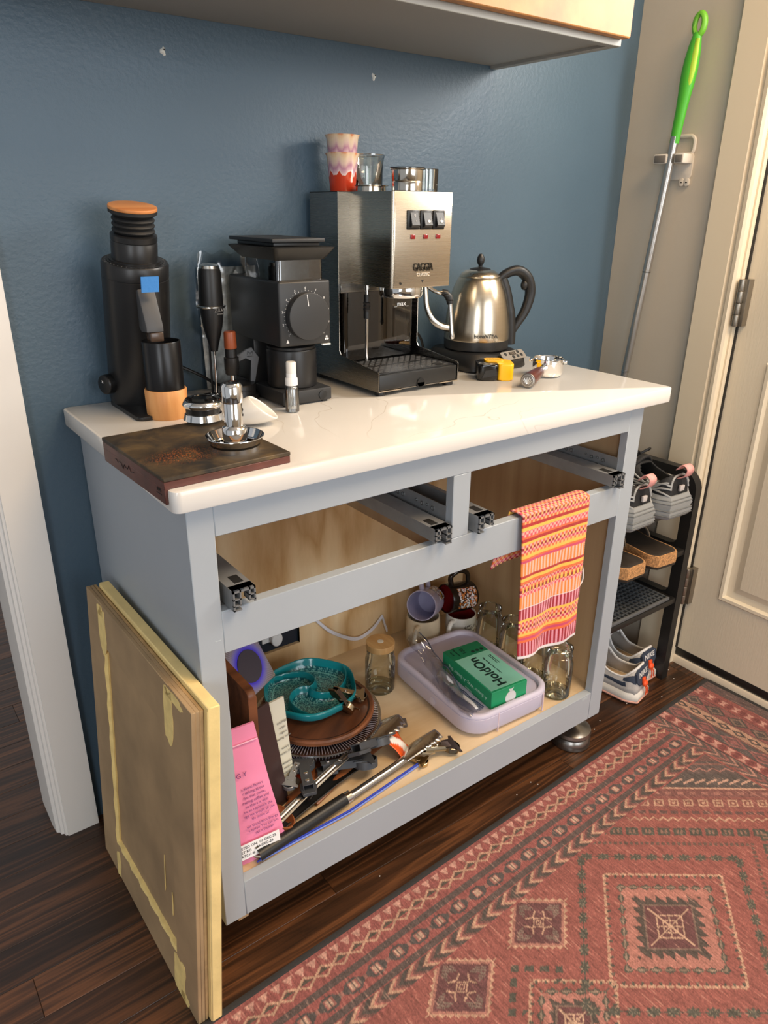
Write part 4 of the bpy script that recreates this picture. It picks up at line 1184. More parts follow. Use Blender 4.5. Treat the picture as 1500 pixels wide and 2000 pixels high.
# ---- portafilter
pf = thing('portafilter', 'chrome portafilter with a dark red wooden handle and engraved end cap', 'portafilter', (0.908, -0.293, H))
bb = B(); bb.lathe([(0, 0.001), (0.026, 0.001), (0.030, 0.004), (0.0325, 0.012), (0.0330, 0.032), (0.0350, 0.033), (0.0350, 0.0385), (0.0320, 0.039), (0.0305, 0.036), (0.0300, 0.010), (0, 0.008)], 48, cap=False); bb.build('basket_holder', m_chrome, pf)
for a_ in (2.2, 2.2 + PI):
    bb = B(); bb.box(0.033, 0.040, -0.009, 0.009, 0.030, 0.036, 0.001, m=T(rz=a_)); bb.build('lug', m_chrome, pf)
hd_ = Vector((-0.121, -0.058, -0.001)); hn = hd_.normalized()
s0, s1 = hn * 0.030 + Vector((0, 0, 0.022)), hn * 0.062 + Vector((0, 0, 0.0205))
bb = B(); bb.tube([s0, s0.lerp(s1, 0.4), s1], [0.009, 0.0075, 0.0085], 20); bb.build('neck', m_chrome, pf)
h0, h1 = hn * 0.060 + Vector((0, 0, 0.0205)), hn * 0.136 + Vector((0, 0, 0.0165))
bb = B(); bb.tube([h0.lerp(h1, q) for q in (0, 0.05, 0.3, 0.6, 0.9, 1.0)], [0.0095, 0.0105, 0.012, 0.0135, 0.0148, 0.0150], 28); bb.build('handle', M('bubinga_handle', (86, 40, 32), 0.3, var=(40, 0.2)), pf)
fq = frame(h1, (hn.y, -hn.x, 0), (0, 0, 1))
if (fq.to_3x3() @ Vector((0, 0, 1))).dot(hn) < 0:
    fq = frame(h1, (-hn.y, hn.x, 0), (0, 0, 1))
bb = B(); bb.cyl(0.0150, 0.0, 0.004, 0.0015, 36, fq); cap_ = bb.build('end_cap', M('engraved_cap', (138, 134, 130), 0.35, 0.9), pf)
bb = B()
for k in range(7):
    a_ = math.radians(25 + k * 21.7)
    bb.tube([fq @ Vector((0.002 * math.cos(a_), -0.008 + 0.002 * math.sin(a_), 0.0042)), fq @ Vector((0.0115 * math.cos(a_) * 0.9, -0.004 + 0.013 * math.sin(a_) * 0.9, 0.0042))], 0.0005, 4)
bb.tube([fq @ Vector((0.0118 * math.cos(q), 0.0118 * math.sin(q), 0.0041)) for q in [2 * PI * k / 30 for k in range(30)]], 0.0004, 4, closed=True)
bb.build('engraving', M('engraved_lines', (205, 202, 196), 0.3, 0.8), cap_)['kind'] = 'stuff'
# ---- black power cord behind the grinder, and one behind the kettle
b = B(); b.tube(spline([(0.150, -0.014, H + 0.075), (0.20, -0.022, H + 0.050), (0.235, -0.030, H + 0.030), (0.262, -0.028, H + 0.012), (0.30, -0.018, H + 0.0032), (0.34, -0.012, H + 0.0032)]), 0.003, 8)
tag(b.build('power_cord', m_black), 'black power cord running along the wall behind the grinders', 'cord')
b = B(); b.tube(spline([(0.700, -0.020, H + 0.135), (0.735, -0.022, H + 0.095), (0.775, -0.020, H + 0.055), (0.80, -0.014, H + 0.010), (0.86, -0.011, H + 0.0035), (0.90, -0.011, H + 0.0035)]), 0.003, 8)
tag(b.build('power_cord', m_black), 'black power cord hanging between the espresso machine and the kettle', 'cord')

# ================================================================ things inside the cabinet
# ---- round wooden board on a ribbed glass stand
cs = thing('glass_cake_stand', 'clear ribbed glass cake stand under the round wooden board', 'cake stand', (0.342, -0.238, DK))
R_ = 0.136
bb = B(); bb.lathe([(0, 0.046), (0.105, 0.046), (R_ - 0.008, 0.050), (R_, 0.052), (R_ + 0.001, 0.049), (R_ - 0.004, 0.038), (R_ - 0.016, 0.032), (0.10, 0.034), (0, 0.040)], 180, rfun=lambda a, z: 1.0, cap=False)
bb.build('plate', glass('ribbed_glass', (150, 144, 154), 0.30, 0.22, 1.0), cs)
bb = B()
for k in range(132):
    a = 2 * PI * k / 132
    bb.tube([(0.098, 0, 0.0475), (R_ - 0.008, 0, 0.0515), (R_ + 0.0012, 0, 0.0475), (R_ - 0.006, 0, 0.036)], 0.0007, 4, m=T(rz=a))
bb.build('ribs', M('glass_rib', (138, 132, 142), 0.25), cs)['kind'] = 'stuff'
bb = B(); bb.lathe([(0, 0.0), (0.062, 0.0), (0.064, 0.003), (0.045, 0.010), (0.022, 0.018), (0.024, 0.036), (0.03, 0.040)], 48); bb.build('pedestal', glass('stand_glass', (150, 155, 170), 0.08, 0.05), cs)
wb = thing('round_board', 'round walnut serving board with a raised rim on the glass stand', 'serving board', (0.346, -0.232, DK + 0.0525), 0.5)
bb = B(); bb.lathe([(0, 0), (0.116, 0), (0.121, 0.004), (0.122, 0.012), (0.119, 0.0155), (0.114, 0.0155), (0.109, 0.0125), (0, 0.0125)], 96); bb.build('board', m_walnut, wb)
bb = B(); bb.lathe([(0.1085, 0.0127), (0.1095, 0.0131), (0.1125, 0.0146)], 96, cap=False); bb.build('rim_groove', M('groove_dark', (54, 30, 20), 0.5), wb)
ZB = DK + 0.0525 + 0.0125
# ---- turquoise three part dish: relief modelled as a height field
ds = thing('sectioned_dish', 'turquoise glazed dish with three swirled sections and flower relief', 'dish', (0.350, -0.196, ZB), 0.25)
NA, NR = 216, 76
verts, cols, faces = [], [], []
RD = 0.098
def dish(a, rho):
    """rho 0..1 to the rim; returns z and colour"""
    h = 0.0
    best, ki = 9, 0
    for k in range(3):
        tk = k * 2 * PI / 3 + 2.1 * rho ** 1.3
        d = (a - tk + PI) % (2 * PI) - PI
        dist = abs(d) * rho * RD
        if dist < best:
            best = dist
    edge = (1 - rho) * RD
    wall = min(best, edge)
    rid = math.exp(-(best / 0.0052) ** 2)
    rim = math.exp(-(edge / 0.0065) ** 2)
    bowl = 1 - min(1, wall / 0.020)
    z = 0.006 + 0.012 * bowl ** 2 + 0.010 * max(rid, rim) + 0.004 * rim
    # relief
    c = (24, 138, 146)
    fl = 0.0
    if 0.0065 < wall < 0.0165:
        s = (a * rho * RD if best > edge else rho * RD) / 0.0135
        u, v = (s % 1) - 0.5, (wall - 0.0115) / 0.0105
        q = math.hypot(u, v); an = math.atan2(v, u)
        fl = 1.0 if (0.15 < q < 0.40 and math.cos(6 * an) > -0.1) or q < 0.09 else 0.0
    elif wall >= 0.0165:
        x, y = rho * math.cos(a), rho * math.sin(a)
        n1 = mnoise.noise(Vector((x * 9, y * 9, 3)))
        fl = 1.0 if abs((n1 * 5) % 1 - 0.5) < 0.17 else 0.0
        if wall < 0.0185:
            fl = 1.0
    if fl:
        z += 0.0009
        c = (116, 190, 184)
    elif wall >= 0.0065 and max(rid, rim) < 0.3:
        c = (16, 92, 100)
    return z, c
for j in range(NR + 1):
    rho = max(j / NR, 0.002)
    for i in range(NA):
        a = 2 * PI * i / NA
        sc_ = 1 + 0.022 * math.cos(6 * a + 1.0) * rho
        z, c = dish(a, rho)
        verts.append((rho * RD * sc_ * math.cos(a) * 1.04, rho * RD * sc_ * math.sin(a), z)); cols.append(c)
for (rr, zz) in ((1.015, 0.024), (0.99, 0.013), (0.90, 0.005), (0.72, 0.0), (0.05, 0.0)):
    for i in range(NA):
        a = 2 * PI * i / NA
        sc_ = 1 + 0.022 * math.cos(6 * a + 1.0)
        verts.append((rr * RD * sc_ * math.cos(a) * 1.04, rr * RD * sc_ * math.sin(a), zz)); cols.append((22, 132, 142))
nrow = NR + 1 + 5
for j in range(nrow - 1):
    for i in range(NA):
        k = (i + 1) % NA
        faces.append((j * NA + i, j * NA + k, (j + 1) * NA + k, (j + 1) * NA + i))
me = bpy.data.meshes.new('bowl'); me.from_pydata(verts, [], faces); me.update()
me.polygons.foreach_set('use_smooth', [True] * len(me.polygons))
me.materials.append(attr_mat('turquoise_glaze', 0.16, coat=0.3))
o = bpy.data.objects.new('bowl', me); COL.objects.link(o); o.parent = ds
set_pattern(o, cols)
_dz = max(verts, key=lambda q: q[2])[2]

# ---- cabinet hinges lying about
m_nick = M('bright_nickel', (190, 180, 160), 0.16, 1.0)
m_dknick = M('dark_nickel', (112, 102, 88), 0.22, 1.0)
m_brass = M('warm_nickel', (196, 172, 132), 0.25, 1.0)
m_gun = M('grey_hinge_plastic', (74, 78, 84), 0.4, 0.15)
def hinge(label, loc, rot, met, arm_m, s=1.0, group=None):
    h = thing('cabinet_hinge', label, 'hinge', loc, rot)
    bb = B(); bb.lathe([(0, 0), (0.0150 * s, 0), (0.0165 * s, 0.001), (0.0165 * s, 0.0105 * s), (0.0150 * s, 0.0115 * s), (0.0145 * s, 0.004), (0, 0.004)], 24); bb.build('cup', met, h)
    bb = B(); bb.prism([(-0.012 * s, 0.018 * s), (0.012 * s, 0.018 * s), (0.014 * s, 0.0), (0.0245 * s, -0.004 * s), (0.0245 * s, -0.010 * s), (-0.0245 * s, -0.010 * s), (-0.0245 * s, -0.004 * s), (-0.014 * s, 0.0)], 0.0108 * s, 0.0128 * s, 0.0005, 1); bb.build('flange', met, h)
    bb = B()
    bb.box(-0.0075 * s, 0.0075 * s, 0.006 * s, 0.062 * s, 0.012 * s, 0.0135 * s, 0.0004, 1)
    bb.box(-0.0078 * s, -0.0062 * s, 0.010 * s, 0.060 * s, 0.003 * s, 0.0132 * s, 0.0004, 1); bb.box(0.0062 * s, 0.0078 * s, 0.010 * s, 0.060 * s, 0.003 * s, 0.0132 * s, 0.0004, 1)
    bb.build('arm', arm_m, h)
    bb = B(); bb.prism([(-0.010 * s, 0.040 * s), (0.010 * s, 0.040 * s), (0.012 * s, 0.052 * s), (0.009 * s, 0.068 * s), (-0.009 * s, 0.068 * s), (-0.012 * s, 0.052 * s)], -0.001 * s, 0.004 * s, 0.001, 1); bb.build('mount', arm_m, h)
    for yy in (0.034, 0.052):
        bb = B(); bb.cyl(0.0032 * s, 0.0130 * s, 0.0148 * s, 0.0004, 12, T(0, yy * s, 0)); bb.build('screw', m_chrome, h)
    return h
hinge('bright nickel hinge tilted against the turquoise dish on the round board', (0.377, -0.296, ZB + 0.014), (1.15, 0.25, 1.9), m_nick, m_dknick, 1.0)
hinge('chrome hinge with its cup down at the rim of the round board', (0.430, -0.268, ZB + 0.005), (0.2, 0.0, 0.9), m_nick, m_nick, 0.95)
hinge('grey plastic hinge lying on the wooden spoon handle by the cream bag', (0.245, -0.345, DK + 0.030), (0.15, 0.1, 2.75), m_gun, m_gun, 1.35)
hinge('grey plastic hinge standing on its side between the tongs', (0.405, -0.378, DK + 0.026), (0.5, 0.5, 2.2), m_gun, m_gun, 1.5)
hinge('dark grey hinge lying flat between the tongs', (0.352, -0.405, DK + 0.022), (0.0, 0.35, 1.15), m_gun, m_gun, 1.45)
hinge('warm nickel hinge plate face up beside the tongs tip', (0.463, -0.448, DK + 0.0015), (0.0, 0.0, 0.5), m_brass, m_brass, 0.75)
hinge('dark nickel hinge lying near the bottom rail past the tongs', (0.535, -0.452, DK + 0.006), (0.25, 0.0, 1.35), m_dknick, m_nick, 1.1)
hinge('small zinc hinge arm lying across the wooden spoon handle', (0.195, -0.375, DK + 0.034), (0.1, 0.0, -0.85), m_zinc, m_zinc, 0.8)
# loose screw
sw = thing('wood_screw', 'short steel screw lying on the black tongs handle', 'screw', (0.213, -0.418, DK + 0.0215), (0, PI / 2, 0.6))
bb = B(); bb.lathe([(0, 0), (0.0034, 0.0), (0.0016, 0.003), (0.0014, 0.014), (0, 0.016)], 12); bb.build('shank', m_chrome, sw)

# ---- tongs
tg = thing('kitchen_tongs', 'long steel kitchen tongs with black grips and scalloped heads', 'tongs', (0.08, -0.470, DK))
def W(p):
    return Vector(p) - Vector((0.08, -0.470, DK))
def channel(pts, w, h, open_up, mat, name, par=tg):
    """folded sheet channel following pts"""
    bb = B()
    rings = []
    P = [W(p) for p in pts]
    for i, p in enumerate(P):
        d = (P[min(i + 1, len(P) - 1)] - P[max(i - 1, 0)]).normalized()
        side = d.cross(Vector((0, 0, 1))).normalized()
        up = side.cross(d)
        ww = w[i] if isinstance(w, list) else w
        prof = []
        for k in range(9):
            a = PI * k / 8
            prof.append(p + side * (math.cos(a) * ww) + up * ((math.sin(a) * h) * (-1 if open_up else 1)))
        th = 0.0012
        prof2 = [q - up * (th if not open_up else -th) - side * (math.cos(PI * k / 8) * th) for k, q in enumerate(prof)]
        rings.append(prof + prof2[::-1])
    bb.loft(rings)
    return bb.build(name, mat, par)
z0 = DK
a1 = [(0.100, -0.4665, z0 + 0.012), (0.19, -0.4570, z0 + 0.013), (0.300, -0.4460, z0 + 0.014), (0.400, -0.434, z0 + 0.015), (0.446, -0.4265, z0 + 0.016)]
channel(a1, 0.0085, 0.008, False, m_steel, 'arm')
ga = channel([(0.078, -0.4690, z0 + 0.012), (0.19, -0.4575, z0 + 0.0135), (0.272, -0.4490, z0 + 0.0145)], 0.0125, 0.014, False, m_black, 'grip')
channel([(0.272, -0.4490, z0 + 0.0145), (0.284, -0.4478, z0 + 0.0145)], 0.0118, 0.013, False, m_chrome, 'collar')
a2 = [(0.100, -0.4500, z0 + 0.030), (0.20, -0.4180, z0 + 0.040), (0.30, -0.3870, z0 + 0.045), (0.375, -0.3640, z0 + 0.047)]
channel(a2, 0.0085, 0.007, True, m_steel, 'arm')
channel([(0.085, -0.4420, z0 + 0.013), (0.17, -0.4190, z0 + 0.017), (0.270, -0.3950, z0 + 0.019), (0.335, -0.383, z0 + 0.019)], 0.019, 0.006, True, m_black, 'grip')
bb = B(); bb.cyl(0.0035, -0.012, 0.012, 0, 12, T(*W((0.088, -0.458, z0 + 0.022)), rx=PI / 2)); bb.build('pivot_pin', m_chrome, tg)
bb = B(); bb.prism([(0.0, -0.012), (0.045, -0.014), (0.05, 0.012), (0.0, 0.012)], 0.0, 0.0012, m=T(*W((0.072, -0.458, z0 + 0.031)), rz=0.3)); bb.build('spring_plate', m_dknick, tg)
def head(base, tip, wmax, roll, name='scalloped_head'):
    b0, t0 = W(base), W(tip)
    d = (t0 - b0); L = d.length; d.normalize()
    side = d.cross(Vector((0, 0, 1))).normalized(); up = side.cross(d)
    side, up = side * math.cos(roll) + up * math.sin(roll), up * math.cos(roll) - side * math.sin(roll)
    def f(u, v):
        w = wmax * (0.45 + 0.9 * math.sin(PI * min(1, u * 0.62 + 0.08)) ** 1.2 - 0.35 * u ** 3) * (1.0 if u < 0.97 else 0.75)
        s = v * 2 - 1
        sca = 1 + (0.10 * math.cos(u * 46) if abs(s) > 0.95 and u > 0.35 else 0)
        return b0 + d * (L * u) + side * (w * s * sca) - up * (0.010 * s * s * (0.4 + u)) + up * 0.004 * math.sin(PI * u)
    bb = B(); bb.grid(f, 44, 8); return bb.build(name, m_steel, tg, solid=0.0011)
head((0.425, -0.4300, z0 + 0.022), (0.524, -0.412, z0 + 0.036), 0.0240, 0.45)
head((0.365, -0.3670, z0 + 0.046), (0.492, -0.328, z0 + 0.036), 0.0250, 0.15)

# ---- blue skewers beside the tongs
for k, (dy, dz) in enumerate(((0, 0), (0.0042, 0.0), (0.002, 0.0034))):
    b = B(); b.tube([(0.075 + 0.006 * k, -0.4705 - dy * 0.4, DK + 0.003 + dz), (0.27, -0.4680 - dy, DK + 0.0035 + dz), (0.455, -0.4445 - dy, DK + 0.004 + dz)], 0.0017, 8)
    tag(b.build('skewer', M('blue_plastic_%d' % k, (38, 62, 178) if k != 1 else (120, 140, 220), 0.3)), ('dark blue stick touching the tongs along the bottom rail', 'pale blue stick between the dark blue stick and the bottom rail', 'dark blue stick resting on top of the two others beside the tongs')[k], 'stick', 'blue sticks beside the tongs')
# grey hardware tube, wire and a blue scrap near the front left corner
b = B(); b.tube([(0.058, -0.440, DK + 0.008), (0.085, -0.4665, DK + 0.006)], 0.0045, 10); tag(b.build('drill_bit', m_steel), 'short steel bit poking out under the pink bag', 'tool')
b = B(); b.tube(spline([(0.040, -0.470, DK + 0.003), (0.050, -0.462, DK + 0.022), (0.062, -0.452, DK + 0.033)]), 0.0012, 6); tag(b.build('wire_scrap', m_dknick), 'thin bent wire in the front left cabinet corner', 'wire')
b = B(); b.ell((0.090, -0.4665, DK + 0.005), (0.010, 0.005, 0.0055), 10, 6); tag(b.build('blue_scrap', M('blue_scrap', (44, 96, 190), 0.5, bump=(300, 0.6)), sub=0), 'crumpled bit of blue tape by the tongs hinge', 'tape')

# ---- wooden spoons
def spoon(label, p0, p1, w0, w1, bowl=None):
    t_ = thing('wooden_spoon', label, 'spoon', (p0[0], p0[1], DK))
    o0 = Vector((p0[0], p0[1], DK))
    a_, c_ = Vector(p0) - o0, Vector(p1) - o0
    bb = B(); n = 14
    mid = (a_ + c_) / 2 + Vector((0, 0, 0.006))
    pts = [a_.lerp(mid, q / 7) if q < 7 else mid.lerp(c_, (q - 7) / 7) for q in range(15)]
    bb.tube(pts, [w0 + (w1 - w0) * q / 14 for q in range(15)], 12, flat=0.42, up=(0, 0, 1)); bb.build('handle', m_walnut2, t_)
    if bowl:
        bb = B(); bb.lathe([(0.0, -0.012), (0.014, -0.010), (0.024, -0.001), (0.027, 0.010), (0.0245, 0.0105), (0.0215, 0.001), (0.012, -0.006), (0, -0.008)], 28, T(*(Vector(bowl) - o0), ry=0.35, s=(1.0, 1.35, 1.0))); bb.build('bowl', m_walnut2, t_)
    return t_
m_walnut2 = wood('oiled_wood', (106, 58, 30), (160, 98, 58), (2.5, 10, 10), 2.5, 0.4, 0.9, 0.04)
spoon('brown wooden spoon under the pink bag with its bowl showing', (0.300, -0.330, DK + 0.012), (0.165, -0.408, DK + 0.012), 0.010, 0.008, (0.142, -0.425, DK + 0.020))
spoon('long flat brown wooden handle along the edge of the glass stand', (0.470, -0.310, DK + 0.006), (0.190, -0.385, DK + 0.010), 0.015, 0.011)
spoon('dark wooden spatula handle lying under the grey hinges', (0.420, -0.350, DK + 0.006), (0.225, -0.412, DK + 0.006), 0.013, 0.011)

# ---- snack packets
def packet(label, loc, rot, w, h, cols_, cat='packet'):
    t_ = thing('packet', label, cat, loc, rot)
    bb = B(); bb.grid(lambda u, v: ((u - 0.5) * w, (v - 0.5) * h, 0.006 * math.sin(PI * u) * math.sin(PI * v) + 0.002 * math.sin(9 * u + 5 * v) + 0.004), 16, 12)
    o = bb.build('wrapper', attr_mat('foil_%s' % label[:6], 0.25), t_, solid=0.001)
    cc = []
    for v_ in o.data.vertices:
        k = (v_.co.x / w + 0.5) * 3.2 + 0.5 * math.sin(v_.co.y * 90)
        cc.append(cols_[int(k) % len(cols_)])
    set_pattern(o, cc)
packet('orange and white foil packet under the grey hinge by the cream bag', (0.265, -0.300, DK + 0.003), (0.35, 0.0, 0.5), 0.085, 0.06, [(214, 72, 28), (230, 228, 226), (206, 60, 24)])
packet('orange and white foil packet propped between the tongs heads', (0.442, -0.388, DK + 0.020), (0.75, 0.2, 0.6), 0.052, 0.045, [(228, 92, 34), (236, 232, 226), (222, 82, 28)])
b = B(); b.prism(rrect(-0.045, 0.045, -0.028, 0.028, 0.006), 0.0, 0.03, 0.004, m=T(0.245, -0.268, DK, rz=0.6)); tag(b.build('blue_tin', M('cobalt_blue', (24, 48, 138), 0.35)), 'cobalt blue box tucked under the glass stand', 'box')
b = B(); b.box(-0.035, 0.035, -0.012, 0.012, 0.0, 0.008, 0.002, m=T(0.485, -0.312, DK, rz=-0.5)); tag(b.build('grey_bracket', M('bracket_grey', (92, 88, 86), 0.4)), 'flat grey bracket under the tongs head by the glass stand', 'bracket')

# ---- iridescent carton with a round badge, leaning in the back left corner
nrm = Vector((0.42, -0.76, 0.48)).normalized()
upv = (Vector((0, 0, 1)) - nrm * nrm.z).normalized()
xv = upv.cross(nrm)
mm = Matrix.Identity(4)
ctr = Vector((0.233, -0.150, 0.348))
for i in range(3):
    mm[i][0], mm[i][1], mm[i][2] = xv[i], upv[i], nrm[i]
ib = thing('iridescent_carton', 'flat iridescent carton with radial lines and a round purple badge, leaning in the corner', 'box', tuple(ctr))
ib.rotation_euler = mm.to_euler()
t = NT('iridescent_foil'); t.set(0.3, 0.15)
tc = t.n('ShaderNodeTexCoord'); sp = t.n('ShaderNodeSeparateXYZ'); t.l(tc.outputs['Object'], sp.inputs[0])
at = t.n('ShaderNodeMath', operation='ARCTAN2'); t.l(sp.outputs[1], at.inputs[0]); t.l(sp.outputs[0], at.inputs[1])
mu = t.n('ShaderNodeMath', operation='MULTIPLY'); mu.inputs[1].default_value = 90.0; t.l(at.outputs[0], mu.inputs[0])
sn = t.n('ShaderNodeMath', operation='SINE'); t.l(mu.outputs[0], sn.inputs[0])
ln = t.n('ShaderNodeVectorMath', operation='LENGTH'); t.l(tc.outputs['Object'], ln.inputs[0])
halo = t.ramp(ln.outputs['Value'], [(0.036, (84, 66, 240)), (0.044, (132, 126, 236)), (0.054, (178, 168, 190)), (0.075, (176, 166, 152))])
ray = t.ramp(sn.outputs[0], [(0.35, (52, 46, 44)), (0.5, (255, 255, 255))])
far = t.ramp(ln.outputs['Value'], [(0.045, (0, 0, 0)), (0.060, (255, 255, 255))])
t.l(t.mix(t.mix(1.0, far, (160, 160, 160), 'MULTIPLY'), halo, t.mix(1.0, halo, ray, 'MULTIPLY')), t.p.inputs['Base Color'])
bb = B(); bb.box(-0.072, 0.056, -0.056, 0.072, -0.010, 0.0, 0.001, 1); bb.build('carton', t.m, ib)
t = NT('badge_foil'); t.set(0.25, 0.25)
tc = t.n('ShaderNodeTexCoord'); gr_ = t.n('ShaderNodeSeparateXYZ'); t.l(tc.outputs['Object'], gr_.inputs[0])
at = t.n('ShaderNodeMath', operation='ARCTAN2'); t.l(gr_.outputs[1], at.inputs[0]); t.l(gr_.outputs[0], at.inputs[1])
mr = t.n('ShaderNodeMath', operation='SINE'); m2 = t.n('ShaderNodeMath', operation='MULTIPLY'); m2.inputs[1].default_value = 2.0
t.l(at.outputs[0], m2.inputs[0]); t.l(m2.outputs[0], mr.inputs[0])
t.l(t.ramp(mr.outputs[0], [(0.0, (84, 100, 130)), (0.45, (138, 130, 150)), (0.9, (206, 150, 150))]), t.p.inputs['Base Color'])
bb = B(); bb.cyl(0.035, 0.0, 0.0012, 0.0004, 48); bd_ = bb.build('badge', t.m, ib)
bb = B(); bb.lathe([(0.0285, 0.0012), (0.035, 0.0012), (0.035, 0.0015), (0.0285, 0.0015)], 48); bb.build('badge_ring', M('badge_ring', (84, 80, 92), 0.3, 0.2), bd_)

# ---- wooden cutting board standing on edge
b = B(); b.prism(rrect(-0.384, -0.150, DK + 0.0005, 0.466, 0.012), 0.119, 0.135, 0.003, 2, plane='yz')
tag(b.build('cutting_board', m_walnut), 'thick brown wooden cutting board standing on edge at the left side', 'cutting board')

# ---- coffee bags
def coffee_bag(label, mat, base, top_shift, w, h, d, rz, seed, name='coffee_bag', shx=0.0):
    t_ = thing(name, label, 'coffee bag', base, rz)
    bb = B()
    rings = []
    n = 18
    for j in range(n + 1):
        v = j / n
        dd_ = d * (1 - v ** 1.6) * (0.85 + 0.15 * math.sin(PI * min(1, v * 1.6))) + 0.0035
        ww = w * (1 - 0.03 * math.sin(PI * v))
        off = top_shift * v
        ring = []
        for (x, y, k) in [(-0.5, -0.5, 0), (-0.3, -0.56, 1), (-0.1, -0.6, 2), (0.1, -0.6, 3), (0.3, -0.56, 4), (0.5, -0.5, 5), (0.46, 0.0, 6), (0.5, 0.5, 7), (0.2, 0.6, 8), (-0.2, 0.6, 9), (-0.5, 0.5, 10), (-0.46, 0.0, 11)]:
            nz = mnoise.noise(Vector((x * 3 + seed, v * 5, y * 2 + seed))) * 0.0035 * math.sin(PI * min(1, v * 1.2))
            ring.append((x * ww + nz * 0.5 + shx * v, y * dd_ + off + nz, h * v))
        rings.append(ring)
    bb.loft(rings)
    return t_, bb.build('pouch', mat, t_, smooth=60)
m_pink = M('pink_pouch', (238, 140, 178), 0.42, bump=(40, 0.25))
pk, po = coffee_bag('pink coffee bag with small print and a white date label, leaning at the cabinet stile', m_pink, (0.078, -0.440, DK), 0.040, 0.126, 0.238, 0.040, -0.06, 2.0, shx=-0.026)
m_pprint = M('plum_print', (120, 66, 120), 0.6)
def on_bag(x, z, h=0.238, sh=0.040, d=0.040, shx=-0.026):
    v = z / h
    dd_ = d * (1 - v ** 1.6) * (0.85 + 0.15 * math.sin(PI * min(1, v * 1.6))) + 0.0035
    return (x + shx * v, -0.6 * dd_ + sh * v - 0.0032, z)
tl = []
def bag_line(s, z, size, x=0.018):
    p0, p1 = on_bag(x, z - 0.004), on_bag(x, z + 0.004)
    tl.append((s, size, frame(on_bag(x, z), (1, 0, 0), (0, p1[1] - p0[1], p1[2] - p0[2]))))
bag_line('G Y', 0.160, 0.012, 0.016)
for k, s in enumerate(('s about flavors', 'r talking about', 'fies that come,', 'mazing coffee and', 'to share it with', 'ou to replenish the', 'rgy we would all use', 'tle more of.')):
    bag_line(s, 0.136 - k * 0.0078, 0.0068, 0.028)
for k, s in enumerate(("eat Good Bin's Energy", 'e tasted. You can just', 'call it Sixteen')):
    bag_line(s, 0.070 - k * 0.0078, 0.0064, 0.028)
textmesh(tl, m_pprint, pk)
bb = B(); bb.box(-0.062, 0.046, -0.0006, 0.0, 0.018, 0.046)
lb = bb.build('date_label', M('white_label', (240, 240, 242), 0.6), pk)
lb.location = on_bag(0.0, 0.0, ) ; lb.location = (0.0, -0.0320, 0.0); lb.rotation_euler = (-0.20, 0, 0)
textmesh([('ROASTED ON:  01-DEC-25', 0.0068, frame((0.000, -0.0008, 0.0395), (1, 0, 0), (0, 0, 1))), ('BEST BY:     01-DEC-26', 0.0068, frame((0.000, -0.0008, 0.0320), (1, 0, 0), (0, 0, 1))), ('BATCH #:     12505', 0.0068, frame((-0.003, -0.0008, 0.0245), (1, 0, 0), (0, 0, 1)))], m_blackprint, lb)
bb = B(); bb.tube([on_bag(-0.060, 0.212), on_bag(0.0, 0.212), on_bag(0.060, 0.212)], 0.0012, 6); bb.build('seal_line', M('seal_pale', (246, 190, 214), 0.4), pk)
coffee_bag('dark brown foil coffee bag behind the pink bag', M('brown_foil', (72, 56, 56), 0.3, 0.2, bump=(30, 0.4)), (0.162, -0.368, DK), 0.030, 0.056, 0.208, 0.026, 0.25, 5.0)
cb_, cbp = coffee_bag('cream coffee bag with fine print behind the brown foil bag', M('cream_pouch', (226, 224, 206), 0.5, bump=(30, 0.2)), (0.188, -0.337, DK), 0.010, 0.062, 0.200, 0.030, 0.12, 8.0)
tl = []
for k, s in enumerate(('COFFEE', 'origin', 'region', 'tasting notes', '', 'variety', 'process filter', '', 'elevation', 'washed', 'roasted in', 'small batch')):
    if s:
        z_ = 0.155 - k * 0.0105
        q = on_bag(0.016, z_, 0.200, 0.010, 0.030, 0.0)
        tl.append((s, 0.0065, frame((q[0], q[1] - 0.0005, q[2]), (1, 0, 0), (0, 0.06, 1))))
textmesh(tl, M('grey_fine_print', (120, 120, 112), 0.6), cb_)

# ---- jars
m_jar = glass('jar_glass', (247, 250, 245), 0.02, 0.02, 0.9)
def jar_body(t_, h=0.128, r=0.0335):
    bb = B(); bb.lathe([(0, 0.004), (r * 0.80, 0.0035), (r * 0.93, 0.001), (r, 0.006), (r * 1.0, h * 0.62), (r * 0.985, h * 0.70), (r * 0.86, h * 0.79), (r * 0.855, h * 0.815), (r * 0.90, h * 0.825), (r * 0.90, h * 0.845), (r * 0.845, h * 0.855), (r * 0.87, h * 0.885), (r * 0.84, h * 0.905), (r * 0.865, h * 0.935), (r * 0.84, h * 0.955), (r * 0.84, h * 0.985)], 40, cap=False)
    bb.build('jar_glass', m_jar, t_)
    bb = B(); bb.tube([(r * 0.838 * math.cos(a), r * 0.838 * math.sin(a), h * 0.99) for a in [2 * PI * k / 36 for k in range(36)]], 0.0016, 8, closed=True); bb.build('jar_rim', glass('jar_rim_glass', (240, 244, 238), 0.16, 0.04, 1.2), t_)
    bb = B(); bb.lathe([(r * 0.80, 0.0035), (r * 0.93, 0.001), (r * 0.99, 0.006), (r * 0.93, 0.009), (0, 0.006)], 36, cap=False); bb.build('jar_base', glass('jar_base_glass', (236, 240, 232), 0.08, 0.05, 1.0), t_)
